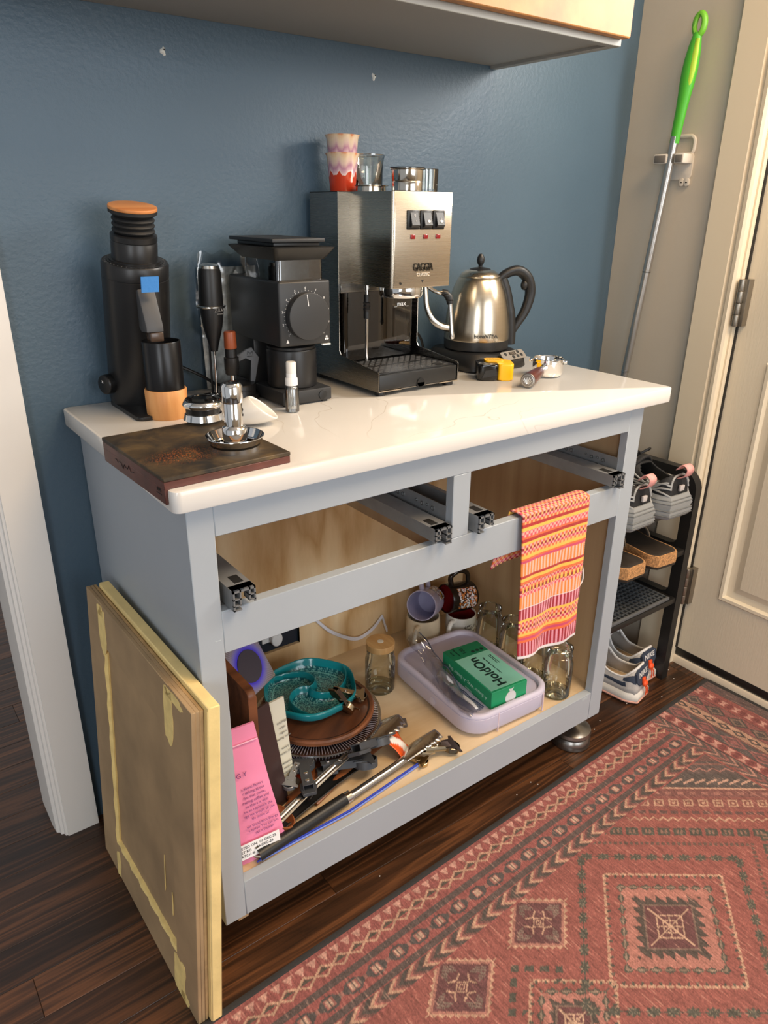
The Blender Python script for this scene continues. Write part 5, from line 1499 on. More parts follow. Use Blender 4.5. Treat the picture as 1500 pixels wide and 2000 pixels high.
for k, (x, y, lab) in enumerate(((0.866, -0.218, 'empty clear mason jar at the back beside the white mug'), (0.868, -0.298, 'empty clear mason jar second from the back of the jar row behind the towel'),
                                 (0.870, -0.371, 'empty clear mason jar third from the back of the jar row behind the towel'), (0.872, -0.4425, 'empty clear mason jar standing nearest the cabinet face in the jar row'))):
    jar_body(thing('mason_jar', lab, 'jar', (x, y, DK), 0.4 * k, 'row of empty mason jars'))
lj = thing('lidded_jar', 'clear glass jar with a round bamboo lid behind the cake stand', 'jar', (0.5465, -0.186, DK))
jar_body(lj, 0.122, 0.0355)
bb = B(); bb.cyl(0.0335, 0.112, 0.128, 0.0012, 40); ld = bb.build('bamboo_lid', wood('bamboo', (176, 134, 82), (212, 176, 122), (12, 1, 1), 3, 0.5, .4, .03), lj, label='round bamboo lid')
bb = B(); bb.cyl(0.0075, 0.1278, 0.1286, 0.0002, 24); bb.build('straw_hole', M('grommet', (206, 200, 186), 0.4), ld)

# ---- mugs
def mug(name, label, mat, loc, rot, r=0.040, h=0.085, hand=0.0, inner=None, hs=1.0, sticker=None, belly=0.0):
    t_ = thing(name, label, 'mug', loc, rot)
    bb = B(); bb.lathe([(0, 0), (r * 0.86, 0), (r * 0.94, 0.003), (r * (1 + belly), h * 0.4), (r * (1 + belly * 0.6), h * 0.75), (r, h * 0.97), (r * 0.985, h), (r * 0.93, h), (r * 0.92, h * 0.95)], 40, cap=False)
    bb.bm.faces.ensure_lookup_table()
    o = bb.build('mug_body', mat, t_)
    bb = B(); bb.lathe([(r * 0.935, h * 0.999), (r * 0.915, h * 0.93), (r * 0.90, h * 0.15), (r * 0.8, h * 0.08), (0, h * 0.07)], 40, cap=False); bb.build('mug_inside', inner or mat, t_)
    pts = spline([(r * 0.93, 0, h * 0.84), (r + 0.020 * hs, 0, h * 0.90), (r + 0.033 * hs, 0, h * 0.62), (r + 0.024 * hs, 0, h * 0.30), (r * 0.93, 0, h * 0.20)], 7)
    bb = B(); bb.tube(pts, 0.0062, 10, flat=1.1, m=T(rz=hand)); bb.build('handle', mat, t_)
    if sticker:
        a0, a1, z0_, z1_, cols_, seed = sticker
        bb = B(); bb.grid(lambda u, v: ((r * (1 + belly) + 0.0006) * math.cos(a0 + (a1 - a0) * u), (r * (1 + belly) + 0.0006) * math.sin(a0 + (a1 - a0) * u), (z0_ + (z1_ - z0_) * v) * h), 44, 34)
        st_ = bb.build('picture', attr_mat('mug_print_%d' % int(seed * 10), 0.25), t_)
        cc = []
        for v_ in st_.data.vertices:
            n_ = mnoise.noise(v_.co * 95 + Vector((seed, seed, 0))) * 0.9 + mnoise.noise(v_.co * 210 + Vector((0, seed, seed))) * 0.5
            cc.append(cols_[int((n_ + 1.0) * 3.4) % len(cols_)])
        set_pattern(st_, cc)
    return t_
m_lav = M('lavender_glaze', (176, 170, 196), 0.25)
m_cream_gl = M('speckled_cream_glaze', (206, 192, 166), 0.22, var=(18, 0.08))
m_dkbrown = M('dark_brown_glaze', (34, 26, 20), 0.15)
m_redin = M('red_glaze', (120, 24, 24), 0.2)
m_whitegl = M('white_glaze', (222, 218, 210), 0.2)
mug('cream_mug', 'speckled cream mug standing at the back under the lavender mug', m_cream_gl, (0.748, -0.098, DK), 0.0, 0.043, 0.088, math.radians(215), None, 1.1,
    (math.radians(-110), math.radians(-35), 0.05, 0.42, [(206, 192, 166), (186, 176, 150), (206, 192, 166), (150, 138, 90), (96, 90, 110), (206, 192, 166)], 3.3), 0.05)
ax = Vector((-0.80, -0.52, 0.30)).normalized()
q = ax.to_track_quat('Z', 'Y').to_euler()
mug('lavender_mug', 'lavender mug lying tilted on top of the cream mug', m_lav, (0.790, -0.076, 0.292), tuple(q), 0.039, 0.086, math.radians(100), M('lavender_inside', (150, 146, 176), 0.3), 1.15,
    (math.radians(20), math.radians(85), 0.05, 0.55, [(230, 228, 232), (176, 170, 196), (140, 82, 44), (222, 220, 226), (60, 40, 36), (196, 150, 60)], 1.7))
mug('white_mug', 'white mug with a red rim and line drawing under the dark brown mug', m_whitegl, (0.858, -0.122, DK), 0.0, 0.040, 0.070, math.radians(200), m_redin, 0.8,
    (math.radians(-120), math.radians(-60), 0.15, 0.75, [(222, 218, 210), (222, 218, 210), (120, 112, 108), (222, 218, 210), (216, 208, 200), (150, 70, 60)], 6.1))
ax = Vector((-0.93, 0.10, 0.10)).normalized()
q = ax.to_track_quat('Z', 'Y').to_euler()
mug('brown_mug', 'dark brown mug lying sideways with its handle up and a colourful picture', m_dkbrown, (0.894, -0.118, 0.2945), tuple(q), 0.039, 0.084, math.radians(90), m_redin, 1.1,
    (math.radians(-25), math.radians(60), 0.12, 0.80, [(200, 198, 202), (178, 72, 34), (222, 220, 222), (60, 34, 26), (196, 120, 60), (210, 208, 210)], 9.4))

# ---- lavender lunch box with tray lid
lx = thing('lunch_box', 'pale lavender plastic lunch box with an open tray top on the cabinet deck', 'lunch box', (0.714, -0.3115, DK), -0.055)
m_lunch = M('lavender_plastic', (206, 200, 220), 0.38)
def rl(x0, x1, y0, y1, r, z, n=7):
    return [(a, c, z) for a, c in rrect(x0, x1, y0, y1, r, n)]
hw, hl = 0.121, 0.156
bb = B(); bb.loft([rl(-hw + .016, hw - .016, -hl + .016, hl - .016, 0.0460, .0005), rl(-hw + .006, hw - .006, -hl + .006, hl - .006, 0.0520, .004), rl(-hw, hw, -hl, hl, .050, .014), rl(-hw, hw, -hl, hl, .050, 0.0460), rl(-hw + .0015, hw - .0015, -hl + .0015, hl - .0015, .049, 0.0472)], cap1=True)
bb.build('box_body', m_lunch, lx, smooth=50)
bb = B(); bb.loft([rl(-hw + .0015, hw - .0015, -hl + .0015, hl - .0015, .049, 0.0472), rl(-hw, hw, -hl, hl, .050, 0.0484), rl(-hw, hw, -hl, hl, .050, 0.0520), rl(-hw + .004, hw - .004, -hl + .004, hl - .004, .047, 0.0570), rl(-hw + .012, hw - .012, -hl + .012, hl - .012, .040, 0.0572),
                   rl(-hw + .0145, hw - .0145, -hl + .0145, hl - .0145, .038, 0.0545), rl(-hw + .016, hw - .016, -hl + .016, hl - .016, .036, .0355)], cap0=False, cap1=True)
bb.build('tray_rim', m_lunch, lx, smooth=50)
bb = B(); bb.prism(rrect(-hw + .0165, hw - .0165, -hl + .0165, hl - .0165, .036, 6), 0.0352, 0.0362); bb.build('tray_floor', M('tray_shade_grey', (118, 116, 112), 0.5), lx)  # shade inside the tray is painted as a grey floor
for sx_ in (-0.045, 0.088):
    bb = B(); bb.box(sx_ - 0.0012, sx_ + 0.0012, -hl - 0.0012, -hl + 0.002, 0.002, 0.050, 0.0004, 1); bb.build('latch_seam', M('seam_pale', (226, 206, 214), 0.4), lx)
bb = B(); bb.lathe([(0.0085, 0), (0.0095, 0), (0.0095, 0.0006), (0.0085, 0.0006)], 28, T(-hw - 0.0004, -0.02, 0.026, ry=-PI / 2)); bb.tube([(-hw - 0.0007, -0.0235, 0.030), (-hw - 0.0007, -0.0235, 0.022), (-hw - 0.0007, -0.0165, 0.022)], 0.0006, 6); bb.build('embossed_logo', M('emboss', (216, 210, 228), 0.35), lx)['kind'] = 'stuff'
# ---- green bag carton in the tray
gb = thing('bag_carton', 'green cardboard carton of bags lying in the lunch box tray', 'carton', (0.714, -0.358, DK + 0.0365), -0.100)
m_gr = M('green_card', (32, 158, 104), 0.5)
GX, GY, GZ = 0.0495, 0.092, 0.055
bb = B(); bb.box(-GX, GX, -GY, GY, 0, GZ, 0.0012, 1); bb.build('carton', m_gr, gb)
bb = B(); bb.box(-GX + 0.002, GX - 0.0008, -GY + 0.006, GY - 0.045, GZ, GZ + 0.0003); bb.build('mint_panel', M('mint_print', (150, 218, 188), 0.5), gb)
bb = B(); bb.box(-GX + 0.001, GX - 0.001, GY - 0.045, GY - 0.001, GZ, GZ + 0.0003); bb.build('dark_band', M('green_dark', (18, 126, 84), 0.5), gb)
m_gprint = M('dark_green_print', (14, 52, 42), 0.6)
up_ = (1, 0, 0)
def gtext(s, size, x, y, b_=0.0):
    return (s, size, frame((x, y, GZ + 0.0006), (0, -1, 0), (1, 0, 0)) @ T(rz=PI) @ T(s=1))
# text reads from the far end: its baseline runs along the carton, tops of letters towards +x
def gt(s, size, x, y):
    return (s, size, frame((x, y, GZ + 0.0006), (0, 1, 0), (-1, 0, 0)))
textmesh([gt('HoldOn', 0.035, -0.008, -0.022)], m_gprint, gb, bold=0.022)
textmesh([gt('A Better Way, A Better Bag', 0.0062, 0.0155, -0.010), gt('Home compostable', 0.0042, 0.033, 0.010), gt('non-toxic kitchen bags', 0.0042, 0.038, 0.010), gt('100', 0.015, -0.008, 0.070), gt('sandwich bags', 0.006, -0.026, 0.072), gt('zip top', 0.006, -0.038, 0.072)], m_gprint, gb)
bb = B()
for k in range(3):
    bb.lathe([(0.0028, 0), (0.0046, 0), (0.0046, 0.0003), (0.0028, 0.0003)], 18, T(0.012 + k * 0.0125, 0.058, GZ + 0.0003))
bb.build('round_marks', m_gprint, gb)['kind'] = 'stuff'
def gs_(s, size, y, z):
    return (s, size, frame((-GX - 0.0003, y, z), (0, 1, 0), (0, 0, -1)))
textmesh([gs_('A Better Way, A Better Bag', 0.0125, -0.005, GZ * 0.55), gs_('HoldOn', 0.0075, -0.010, GZ * 0.25)], M('pale_green_print', (190, 232, 210), 0.6), gb)
# white bag-shaped badge on the end (code left out)
bb = B(); bb.cyl(0.0155, 0, 0.0004, 0, 36, T(0.004, -GY, 0.026, rx=PI / 2) @ T(s=(0.95, 1.05, 1))); bb.prism([(0.001, 0.041), (-0.003, 0.049), (0.005, 0.0475), (0.011, 0.050), (0.007, 0.041)], -GY - 0.0004, -GY, plane='xz'); bb.build('badge', m_whiteprint, gb)
# ---- zip bag draped over tray edge
zb = thing('zip_bag', 'clear zip bag with a blue seal strip crumpled in the lunch box tray', 'bag', (0.634, -0.322, DK + 0.036))
def zf(u, v):
    x = -0.020 + 0.052 * u + 0.010 * math.sin(6 * v) - 0.02 * v
    y = 0.125 - 0.250 * v + 0.012 * u
    z = 0.030 + 0.024 * math.sin(PI * (0.2 + 0.7 * u)) * (0.5 + 0.5 * math.cos(2.2 * v)) + 0.010 * mnoise.noise(Vector((u * 5, v * 8, 2))) - 0.012 * v + 0.034 * max(0, 0.25 - v) / 0.25
    return (x, y, z)
bb = B(); bb.grid(zf, 20, 44); bb.build('film', glass('zip_film', (222, 226, 232), 0.06, 0.07, 1.4), zb)
for off, colr in ((1.0, (62, 72, 104)), (0.94, (96, 106, 130))):
    bb = B(); bb.tube([zf(off, v_ / 30) for v_ in range(31)], 0.0022, 6, flat=0.5); bb.build('seal_strip', M('seal_%d' % int(off * 100), colr, 0.3), zb)
bb = B(); bb.grid(lambda u, v: (-0.006 + 0.022 * u * (1 - v * 0.7) - 0.01 * v, 0.030 - 0.145 * v, 0.024 + 0.012 * math.sin(PI * u) * (1 - v) + 0.003 * math.sin(9 * v)), 8, 24); bb.build('white_liner', M('white_liner', (222, 222, 228), 0.5), zb, solid=0.001)

# ---- outlet, plug and white cords
oc = thing('wall_outlet', 'dark outlet box seen through the cut-out in the plywood back', 'outlet', (0.375, -0.002, 0.305))
bb = B(); bb.box(-0.055, 0.055, -0.0018, 0.0, -0.045, 0.048); bb.build('dark_plate', M('navy_dark', (22, 32, 46), 0.5), oc)
bb = B(); bb.box(-0.040, -0.006, -0.0055, -0.0018, -0.018, 0.050, 0.002); bb.build('face_plate', m_white_pl, oc)
pg = thing('white_plug', 'white power plug with a ridged cord in the outlet', 'plug', (0.368, -0.0075, 0.296))
bb = B(); bb.cyl(0.0145, 0.0, 0.014, 0.003, 28, T(0, 0, 0, rx=PI / 2) @ T(0.0, 0.0, 0.0, s=(1, 1.25, 1))); bb.build('plug_body', m_white_pl, pg)
bb = B(); bb.tube(spline([(0.004, -0.010, 0.012), (0.012, -0.012, 0.030), (0.024, -0.012, 0.048), (0.034, -0.010, 0.075)]), [0.0065 + (0.0012 if k % 4 < 2 else 0) - 0.0001 * k for k in range(25)], 10); bb.build('strain_relief', m_white_pl, pg)
def flat_cord(name, label, pts):
    b = B(); P = spline(pts, 8)
    for dz_ in (-0.0032, 0.0, 0.0032):
        b.tube([p + Vector((0, 0, dz_)) for p in P], 0.0020, 8)
    return tag(b.build(name, M('white_cord_pl', (232, 230, 238), 0.4)), label, 'cord')
flat_cord('extension_cable', 'white flat cord kinked along the plywood back of the cabinet', [(0.41, -0.017, 0.385), (0.47, -0.018, 0.318), (0.52, -0.020, 0.262), (0.590, -0.021, 0.218), (0.640, -0.020, 0.226), (0.672, -0.018, 0.250), (0.676, -0.018, 0.252), (0.684, -0.018, 0.228), (0.692, -0.018, 0.205)])
flat_cord('extension_cable', 'white cord end rising behind the lavender mug', [(0.800, -0.016, 0.215), (0.806, -0.016, 0.26), (0.804, -0.016, 0.33), (0.806, -0.016, 0.40)])

# ================================================================ hand towel over the middle rail
tw = thing('hand_towel', 'red, pink, orange and yellow striped and checked towel draped over the middle cabinet rail', 'towel', (0.729, FY, OB))
NX, NL = 120, 330
TW, TF = 0.190, 0.312         # width, front drop
back_drop, top_l = 0.108, 0.030
Ltot = TF + top_l + back_drop
verts, cols, faces = [], [], []
RED, DRED, ORG, YEL, PNK, MAG, LPK, WHT = (206, 62, 48), (150, 28, 40), (242, 140, 58), (250, 196, 84), (238, 150, 148), (216, 74, 110), (248, 196, 178), (240, 232, 232)
bands = [  # from hem upwards: (length m, kind)
    (0.006, 'white'), (0.030, 'bars_dred'), (0.005, 'org'), (0.006, 'mag'), (0.004, 'org'), (0.005, 'yel'), (0.027, 'check'), (0.005, 'yel'), (0.024, 'bars_dred'), (0.0025, 'white'),
    (0.026, 'bars_org'), (0.009, 'check2'), (0.006, 'yelchk'), (0.013, 'check'), (0.005, 'org'), (0.007, 'yel'), (0.005, 'red'), (0.028, 'bars_org'), (0.005, 'mag'), (0.005, 'org'), (0.006, 'yel'),
    (0.022, 'check'), (0.006, 'yel'), (0.006, 'red'), (0.004, 'org'), (0.013, 'check2'), (0.007, 'yel'), (0.006, 'red'), (0.05, 'check'), (0.006, 'yel'), (0.02, 'check2'), (0.2, 'check')]
acc, edges = 0.0, []
for l_, k_ in bands:
    edges.append((acc, acc + l_, k_)); acc += l_
def towel_col(x, l):
    for a_, c_, k_ in edges:
        if l < c_:
            s = l - a_; break
    cell = 0.0055
    ix = int(x / cell); iy = int(s / cell)
    if k_ == 'white': return WHT
    if k_ == 'org': return (240, 112, 60)
    if k_ == 'yel': return YEL
    if k_ == 'red': return (186, 40, 44)
    if k_ == 'mag': return MAG
    if k_ == 'bars_dred': return (168, 30, 46) if (x / 0.0092) % 1 < 0.55 else (242, 160, 178)
    if k_ == 'bars_org': return ORG if (x / 0.0092) % 1 < 0.52 else LPK
    if k_ == 'yelchk': return YEL if (ix % 2) else (158, 30, 46)
    if k_ == 'check2': return ((232, 84, 100), (244, 180, 170))[(ix + iy) % 2]
    t_ = (ix + iy) % 2
    if t_: return (246, 168, 160) if iy % 2 else (248, 190, 120)
    return ((238, 110, 60), (214, 62, 92), (160, 30, 44))[min(iy, 2) if iy < 3 else iy % 3]
for j in range(NL + 1):
    l = Ltot * j / NL            # along the cloth, from front hem up, over, and down the back
    for i in range(NX + 1):
        u = i / NX
        x = (u - 0.5) * TW
        f_ = 1 - min(1, l / TF)           # 1 at hem
        wob = 0.005 * math.sin(7.5 * u + 1.0) * f_ + 0.003 * math.sin(13 * u + 5 * f_) * f_ + 0.0012 * mnoise.noise(Vector((u * 7, l * 22, 0)))
        hem = -0.010 * math.sin(2.6 * u) * f_ * f_
        if l < TF:
            y, z = -0.006 - wob - 0.010 * f_ * f_ * 0.5, -(TF - l) + 0.006 + hem
            x2 = x * (1 - 0.08 * f_) + 0.015 * f_ * 0.4
            y -= 0.004
        elif l < TF + top_l:
            t_ = (l - TF) / top_l
            y, z = -0.010 + (0.019 + 0.014) * t_, 0.006 + 0.0025 * math.sin(PI * t_)
            x2 = x
        else:
            s_ = l - TF - top_l
            y, z = 0.0235 + 0.004 * math.sin(9 * u) * min(1, s_ / 0.03), 0.006 - s_ + 0.018 * (u - 0.2) * s_ / back_drop
            x2 = x - 0.040 * s_ / back_drop
        loop = 0.0006 * math.sin(x * 1600) * math.sin(l * 1500)
        verts.append((x2, y - loop, z)); cols.append(towel_col(x + TW / 2, l))
for j in range(NL):
    for i in range(NX):
        a_ = j * (NX + 1) + i
        faces.append((a_, a_ + 1, a_ + NX + 2, a_ + NX + 1))
me = bpy.data.meshes.new('cloth'); me.from_pydata(verts, [], faces); me.update()
me.polygons.foreach_set('use_smooth', [True] * len(me.polygons))
me.materials.append(attr_mat('terry_cloth', 0.9, (900, 0.5), None, sheen=0.2))
o = bpy.data.objects.new('cloth', me); COL.objects.link(o); o.parent = tw
set_pattern(o, cols)
md = o.modifiers.new('thick', 'SOLIDIFY'); md.thickness = 0.0028; md.offset = 0.0
bb = B(); bb.tube(spline([(0.103, -0.008, -0.155), (0.108, -0.009, -0.175), (0.107, -0.009, -0.190), (0.100, -0.009, -0.198)]), 0.0016, 6); bb.build('hanging_loop', M('white_loop', (232, 226, 224), 0.8), tw)

# ================================================================ loose cabinet doors leaning on the cabinet side
m_mdf_raw = M('sanded_fibreboard', (166, 139, 104), 0.75, var=(7, 0.10), bump=(160, 0.08))
m_mdf_edge = M('fibreboard_edge', (178, 146, 102), 0.8, var=(40, 0.08))
m_filler = M('cream_wood_filler', (246, 216, 142), 0.75, var=(45, 0.05), bump=(120, 0.35))
PH, PWD = 0.600, 0.452
LEAN = math.radians(4.2)
da = thing('loose_cabinet_door', 'unpainted fibreboard shaker door with cream filler smears leaning against the cabinet side', 'cabinet door', (-0.0885, -0.325, 0.003), (0, LEAN, 0.02))
def dbox(par, nm, x0, x1, y0, y1, z0, z1, mat, bev=0.0008):
    bb = B(); bb.box(x0, x1, y0, y1, z0, z1, bev, 1); return bb.build(nm, mat, par)
ya, yb = -PWD / 2, PWD / 2
dbox(da, 'panel_board', 0.0065, 0.0125, ya, yb, 0, PH, m_mdf_raw)
dbox(da, 'backing_board', 0.0128, 0.0180, ya, yb, 0, PH, m_mdf_edge)
SW = 0.082
dbox(da, 'stile', 0, 0.0065, ya, ya + SW, 0, PH, m_mdf_raw); dbox(da, 'stile', 0, 0.0065, yb - SW, yb, 0, PH, m_mdf_raw)
dbox(da, 'rail', 0, 0.0065, ya + SW, yb - SW, 0, SW, m_mdf_raw); dbox(da, 'rail', 0, 0.0065, ya + SW, yb - SW, PH - SW, PH, m_mdf_raw)
def smear(par, y, z, wy, wz, seed, x=-0.0006, th=0.0012, mat=None):
    """irregular patch of filler standing slightly proud of the door face"""
    pts = []
    for k in range(22):
        a = 2 * PI * k / 22
        r = 1 + 0.35 * mnoise.noise(Vector((math.cos(a) * 1.7 + seed, math.sin(a) * 1.7, seed * 2.1)))
        sq = 1.0 / max(abs(math.cos(a)), abs(math.sin(a))) ** 0.6
        pts.append((y + wy * 0.5 * r * sq * math.cos(a), z + wz * 0.5 * r * sq * math.sin(a)))
    bb = B(); bb.prism(pts, x, x + th, plane='yz'); return bb.build('filler_smear', mat or m_filler, par)
smear(da, ya + SW, 0.548, 0.030, 0.090, 1.1); smear(da, yb - SW + 0.004, 0.548, 0.036, 0.090, 2.3); smear(da, ya + SW - 0.010, 0.030, 0.046, 0.085, 3.7)
smear(da, yb - SW - 0.004, 0.030, 0.020, 0.060, 4.9); smear(da, ya + 0.05, 0.006, 0.030, 0.02, 6.2); smear(da, ya + SW - 0.02, 0.589, 0.06, 0.016, 9.9); smear(da, yb - SW + 0.01, 0.585, 0.03, 0.020, 14.2)
# filler fillets at panel edges; thin top and front lines paint in lit steps
def fillet(y0, z0, y1, z1, r):
    bb = B(); n = 18
    bb.tube([(0.0050, y0 + (y1 - y0) * k / n + 0.001 * math.sin(k * 1.7), z0 + (z1 - z0) * k / n) for k in range(n + 1)], [r * (1 + 0.18 * math.sin(k * 2.1)) for k in range(n + 1)], 6); bb.build('filler_and_lit_edge', m_filler, da)
fillet(yb - SW, SW, yb - SW, PH - SW, 0.0062); fillet(ya + SW, SW, yb - SW, SW, 0.0058); fillet(ya + SW, PH - SW, yb - SW, PH - SW, 0.0026); fillet(ya + SW, SW, ya + SW, PH - SW, 0.0018)
for (y_, z_, w_, h_, s_) in ((-0.12, 0.16, 0.004, 0.05, 11), (-0.09, 0.20, 0.003, 0.07, 12), (-0.14, 0.12, 0.012, 0.02, 13)):
    smear(da, y_, z_, w_, h_, s_, 0.0051, 0.0008)
db = thing('loose_cabinet_door', 'cream primed cabinet door standing between the fibreboard door and the cabinet side', 'cabinet door', (-0.0692, -0.329, 0.003), (0, LEAN, 0.02))
m_prime = M('cream_primer', (238, 212, 146), 0.7, var=(18, 0.05), bump=(90, 0.25))
dbox(db, 'slab', 0.0006, 0.0185, ya - 0.006, yb - 0.006, 0.0, PH + 0.006, m_prime, 0.0015)
dbox(db, 'stile', -0.0002, 0.0006, ya - 0.004, ya + SW, 0.002, PH, m_prime, 0)

# ================================================================ shoe rack
RKX0, RKX1, RY0, RY1 = 1.015, 1.385, -0.420, -0.130
rk_ = thing('shoe_rack', 'black plastic shoe rack with rounded end frames beside the panel door', 'shoe rack', (1.20, -0.275, 0.0))
m_rack = M('rack_black', (30, 29, 28), 0.45)
SH = (0.270, 0.415, 0.548)
TOPZ = 0.625
def end_frame(xc):
    """rounded slab with one window between each pair of shelves"""
    bb = B()
    wpost = 0.030
    n = 8
    outer = [(RY0, 0.0)] + [(RY0 + 0.055 - 0.055 * math.cos(PI / 2 * k / n), TOPZ - 0.055 + 0.055 * math.sin(PI / 2 * k / n)) for k in range(n + 1)] + \
            [(RY1 - 0.055 + 0.055 * math.sin(PI / 2 * k / n), TOPZ - 0.055 + 0.055 * math.cos(PI / 2 * k / n)) for k in range(n + 1)] + [(RY1, 0.0)]
    inner = [(RY0 + wpost, 0.0)] + [(RY0 + 0.058 - 0.028 * math.cos(PI / 2 * k / n), TOPZ - 0.058 + 0.033 * math.sin(PI / 2 * k / n)) for k in range(n + 1)] + \
            [(RY1 - 0.058 + 0.028 * math.sin(PI / 2 * k / n), TOPZ - 0.058 + 0.033 * math.cos(PI / 2 * k / n)) for k in range(n + 1)] + [(RY1 - wpost, 0.0)]
    vs = []
    m = len(outer)
    for x in (xc - 0.013, xc + 0.013):
        for lst in (outer, inner):
            vs += [(x, a, c) for a, c in lst]
    f = []
    for i in range(m - 1):
        f += [(i, i + 1, m + i + 1, m + i), (2 * m + i, 3 * m + i, 3 * m + i + 1, 2 * m + i + 1), (i, 2 * m + i, 2 * m + i + 1, i + 1), (m + i, m + i + 1, 3 * m + i + 1, 3 * m + i)]
    f += [(0, m, 3 * m, 2 * m), (m - 1, 2 * m - 1 + 0, 4 * m - 1, 3 * m - 1)]
    bb.poly(vs, f)
    o = bb.build('end_frame', m_rack, rk_, world=True, smooth=35)
    for z in SH:
        b2 = B()
        g = 0.020
        b2.prism([(RY0 + wpost - 0.002, z - 0.022 - g), (RY0 + wpost + g * 0.3, z - 0.022 - g * 0.3), (RY0 + wpost + g, z - 0.022), (RY1 - wpost - g, z - 0.022), (RY1 - wpost - g * 0.3, z - 0.022 - g * 0.3), (RY1 - wpost + 0.002, z - 0.022 - g),
                  (RY1 - wpost + 0.002, z + g), (RY1 - wpost - g * 0.3, z + g * 0.3), (RY1 - wpost - g, z), (RY0 + wpost + g, z), (RY0 + wpost + g * 0.3, z + g * 0.3), (RY0 + wpost - 0.002, z + g)], xc - 0.012, xc + 0.012, plane='yz')
        b2.build('cross_rail', m_rack, o, world=True)
end_frame(RKX0); end_frame(RKX1)
for z in SH:
    for (y0, y1) in ((RY0 + 0.002, RY0 + 0.022), (RY1 - 0.022, RY1 - 0.002)):
        bb = B(); bb.box(RKX0 + 0.012, RKX1 - 0.012, y0, y1, z - 0.020, z - 0.004, 0.002); bb.build('shelf_bar', m_rack, rk_, world=True)
    bb = B(); bb.box(RKX0 + 0.012, RKX1 - 0.012, RY0 + 0.022, RY1 - 0.022, z - 0.010, z - 0.006); bb.build('shelf', m_rack, rk_, world=True)
# grid mat on the lowest shelf
gm = thing('ribbed_mat', 'dark grey ribbed grid mat lying on the lowest rack shelf', 'mat', (1.19, -0.275, SH[0] - 0.004))
bb = B(); bb.box(-0.170, 0.155, -0.140, 0.125, 0.0, 0.004, 0.001, 1); bb.build('base_sheet', M('mat_dark', (40, 43, 48), 0.7), gm)
bb = B()
for k in range(22):
    bb.box(-0.168 + k * 0.0152, -0.1635 + k * 0.0152, -0.138, 0.123, 0.004, 0.0085)
for k in range(19):
    bb.box(-0.168, 0.1545, -0.138 + k * 0.0144, -0.1345 + k * 0.0144, 0.004, 0.0078)
bb.build('ribs', M('mat_rib', (74, 78, 82), 0.7), gm)['kind'] = 'stuff'
bb = B(); bb.box(-0.170, 0.155, -0.1405, -0.134, 0.001, 0.0095, 0.001); bb.build('border', M('mat_border', (96, 98, 100), 0.8, bump=(500, 0.6)), gm)

# ---- shoes (heel towards -y, toe towards +y)
def lerp_prof(P, t):
    for (a, va), (c, vc) in zip(P, P[1:]):
        if t <= c:
            k = (t - a) / (c - a) if c > a else 0
            k = k * k * (3 - 2 * k)
            return va + (vc - va) * k
    return P[-1][1]
def shoe_fns(L, Wd, zb, hp, wp):
    def foot(t):
        return lerp_prof(wp, t) * Wd / 2
    def surf(t, s, off=0.0):
        w, h = foot(t) + off, lerp_prof(hp, t) + off
        a = s * PI / 2
        x = w * math.copysign(abs(math.sin(a)) ** 0.62, s) * (1 - 0.10 * (1 - abs(s)))
        z = zb + h * max(0.0, math.cos(a)) ** 0.55
        lean = 0.012 * (z - zb) / 0.08 if t < 0.06 else 0
        y = L * t - off * (1 if t < 0.05 else 0) + lean * (0.06 - t) / 0.06
        return Vector((x, y, z))
    return foot, surf
def sole_ring(foot, L, z, grow, n=28, y0=0.0):
    pts = []
    for k in range(n + 1):
        t = k / n
        pts.append((foot(t) + grow, L * t + (grow if k == n else (-grow if k == 0 else 0)), z))
    return pts + [(-x, y, z) for x, y, z in pts[::-1]]
def shoe_upper(par, mat, L, Wd, zb, hp, wp, op, name='upper', solid=0.004):
    foot, surf = shoe_fns(L, Wd, zb, hp, wp)
    NT_, NS = 56, 40
    bb = B()
    V = [[bb.bm.verts.new(surf(i / NT_, -1 + 2 * j / NS)) for j in range(NS + 1)] for i in range(NT_ + 1)]
    for i in range(NT_):
        for j in range(NS):
            t, s = (i + 0.5) / NT_, -1 + 2 * (j + 0.5) / NS
            if op and ((t - op[0]) / op[1]) ** 2 + (s / op[2]) ** 2 < 1:
                continue
            bb.bm.faces.new((V[i][j], V[i][j + 1], V[i + 1][j + 1], V[i + 1][j]))
    bb.bm.faces.new(V[0]); bb.bm.faces.new(V[NT_][::-1])
    for v in [v for r in V for v in r]:
        if not v.link_faces:
            bb.bm.verts.remove(v)
    return bb.build(name, mat, par, smooth=70, solid=solid), foot, surf
WPR = [(0, 0.56), (0.025, 0.72), (0.09, 0.84), (0.32, 0.78), (0.55, 0.92), (0.72, 1.0), (0.88, 0.82), (0.96, 0.55), (1.0, 0.28)]

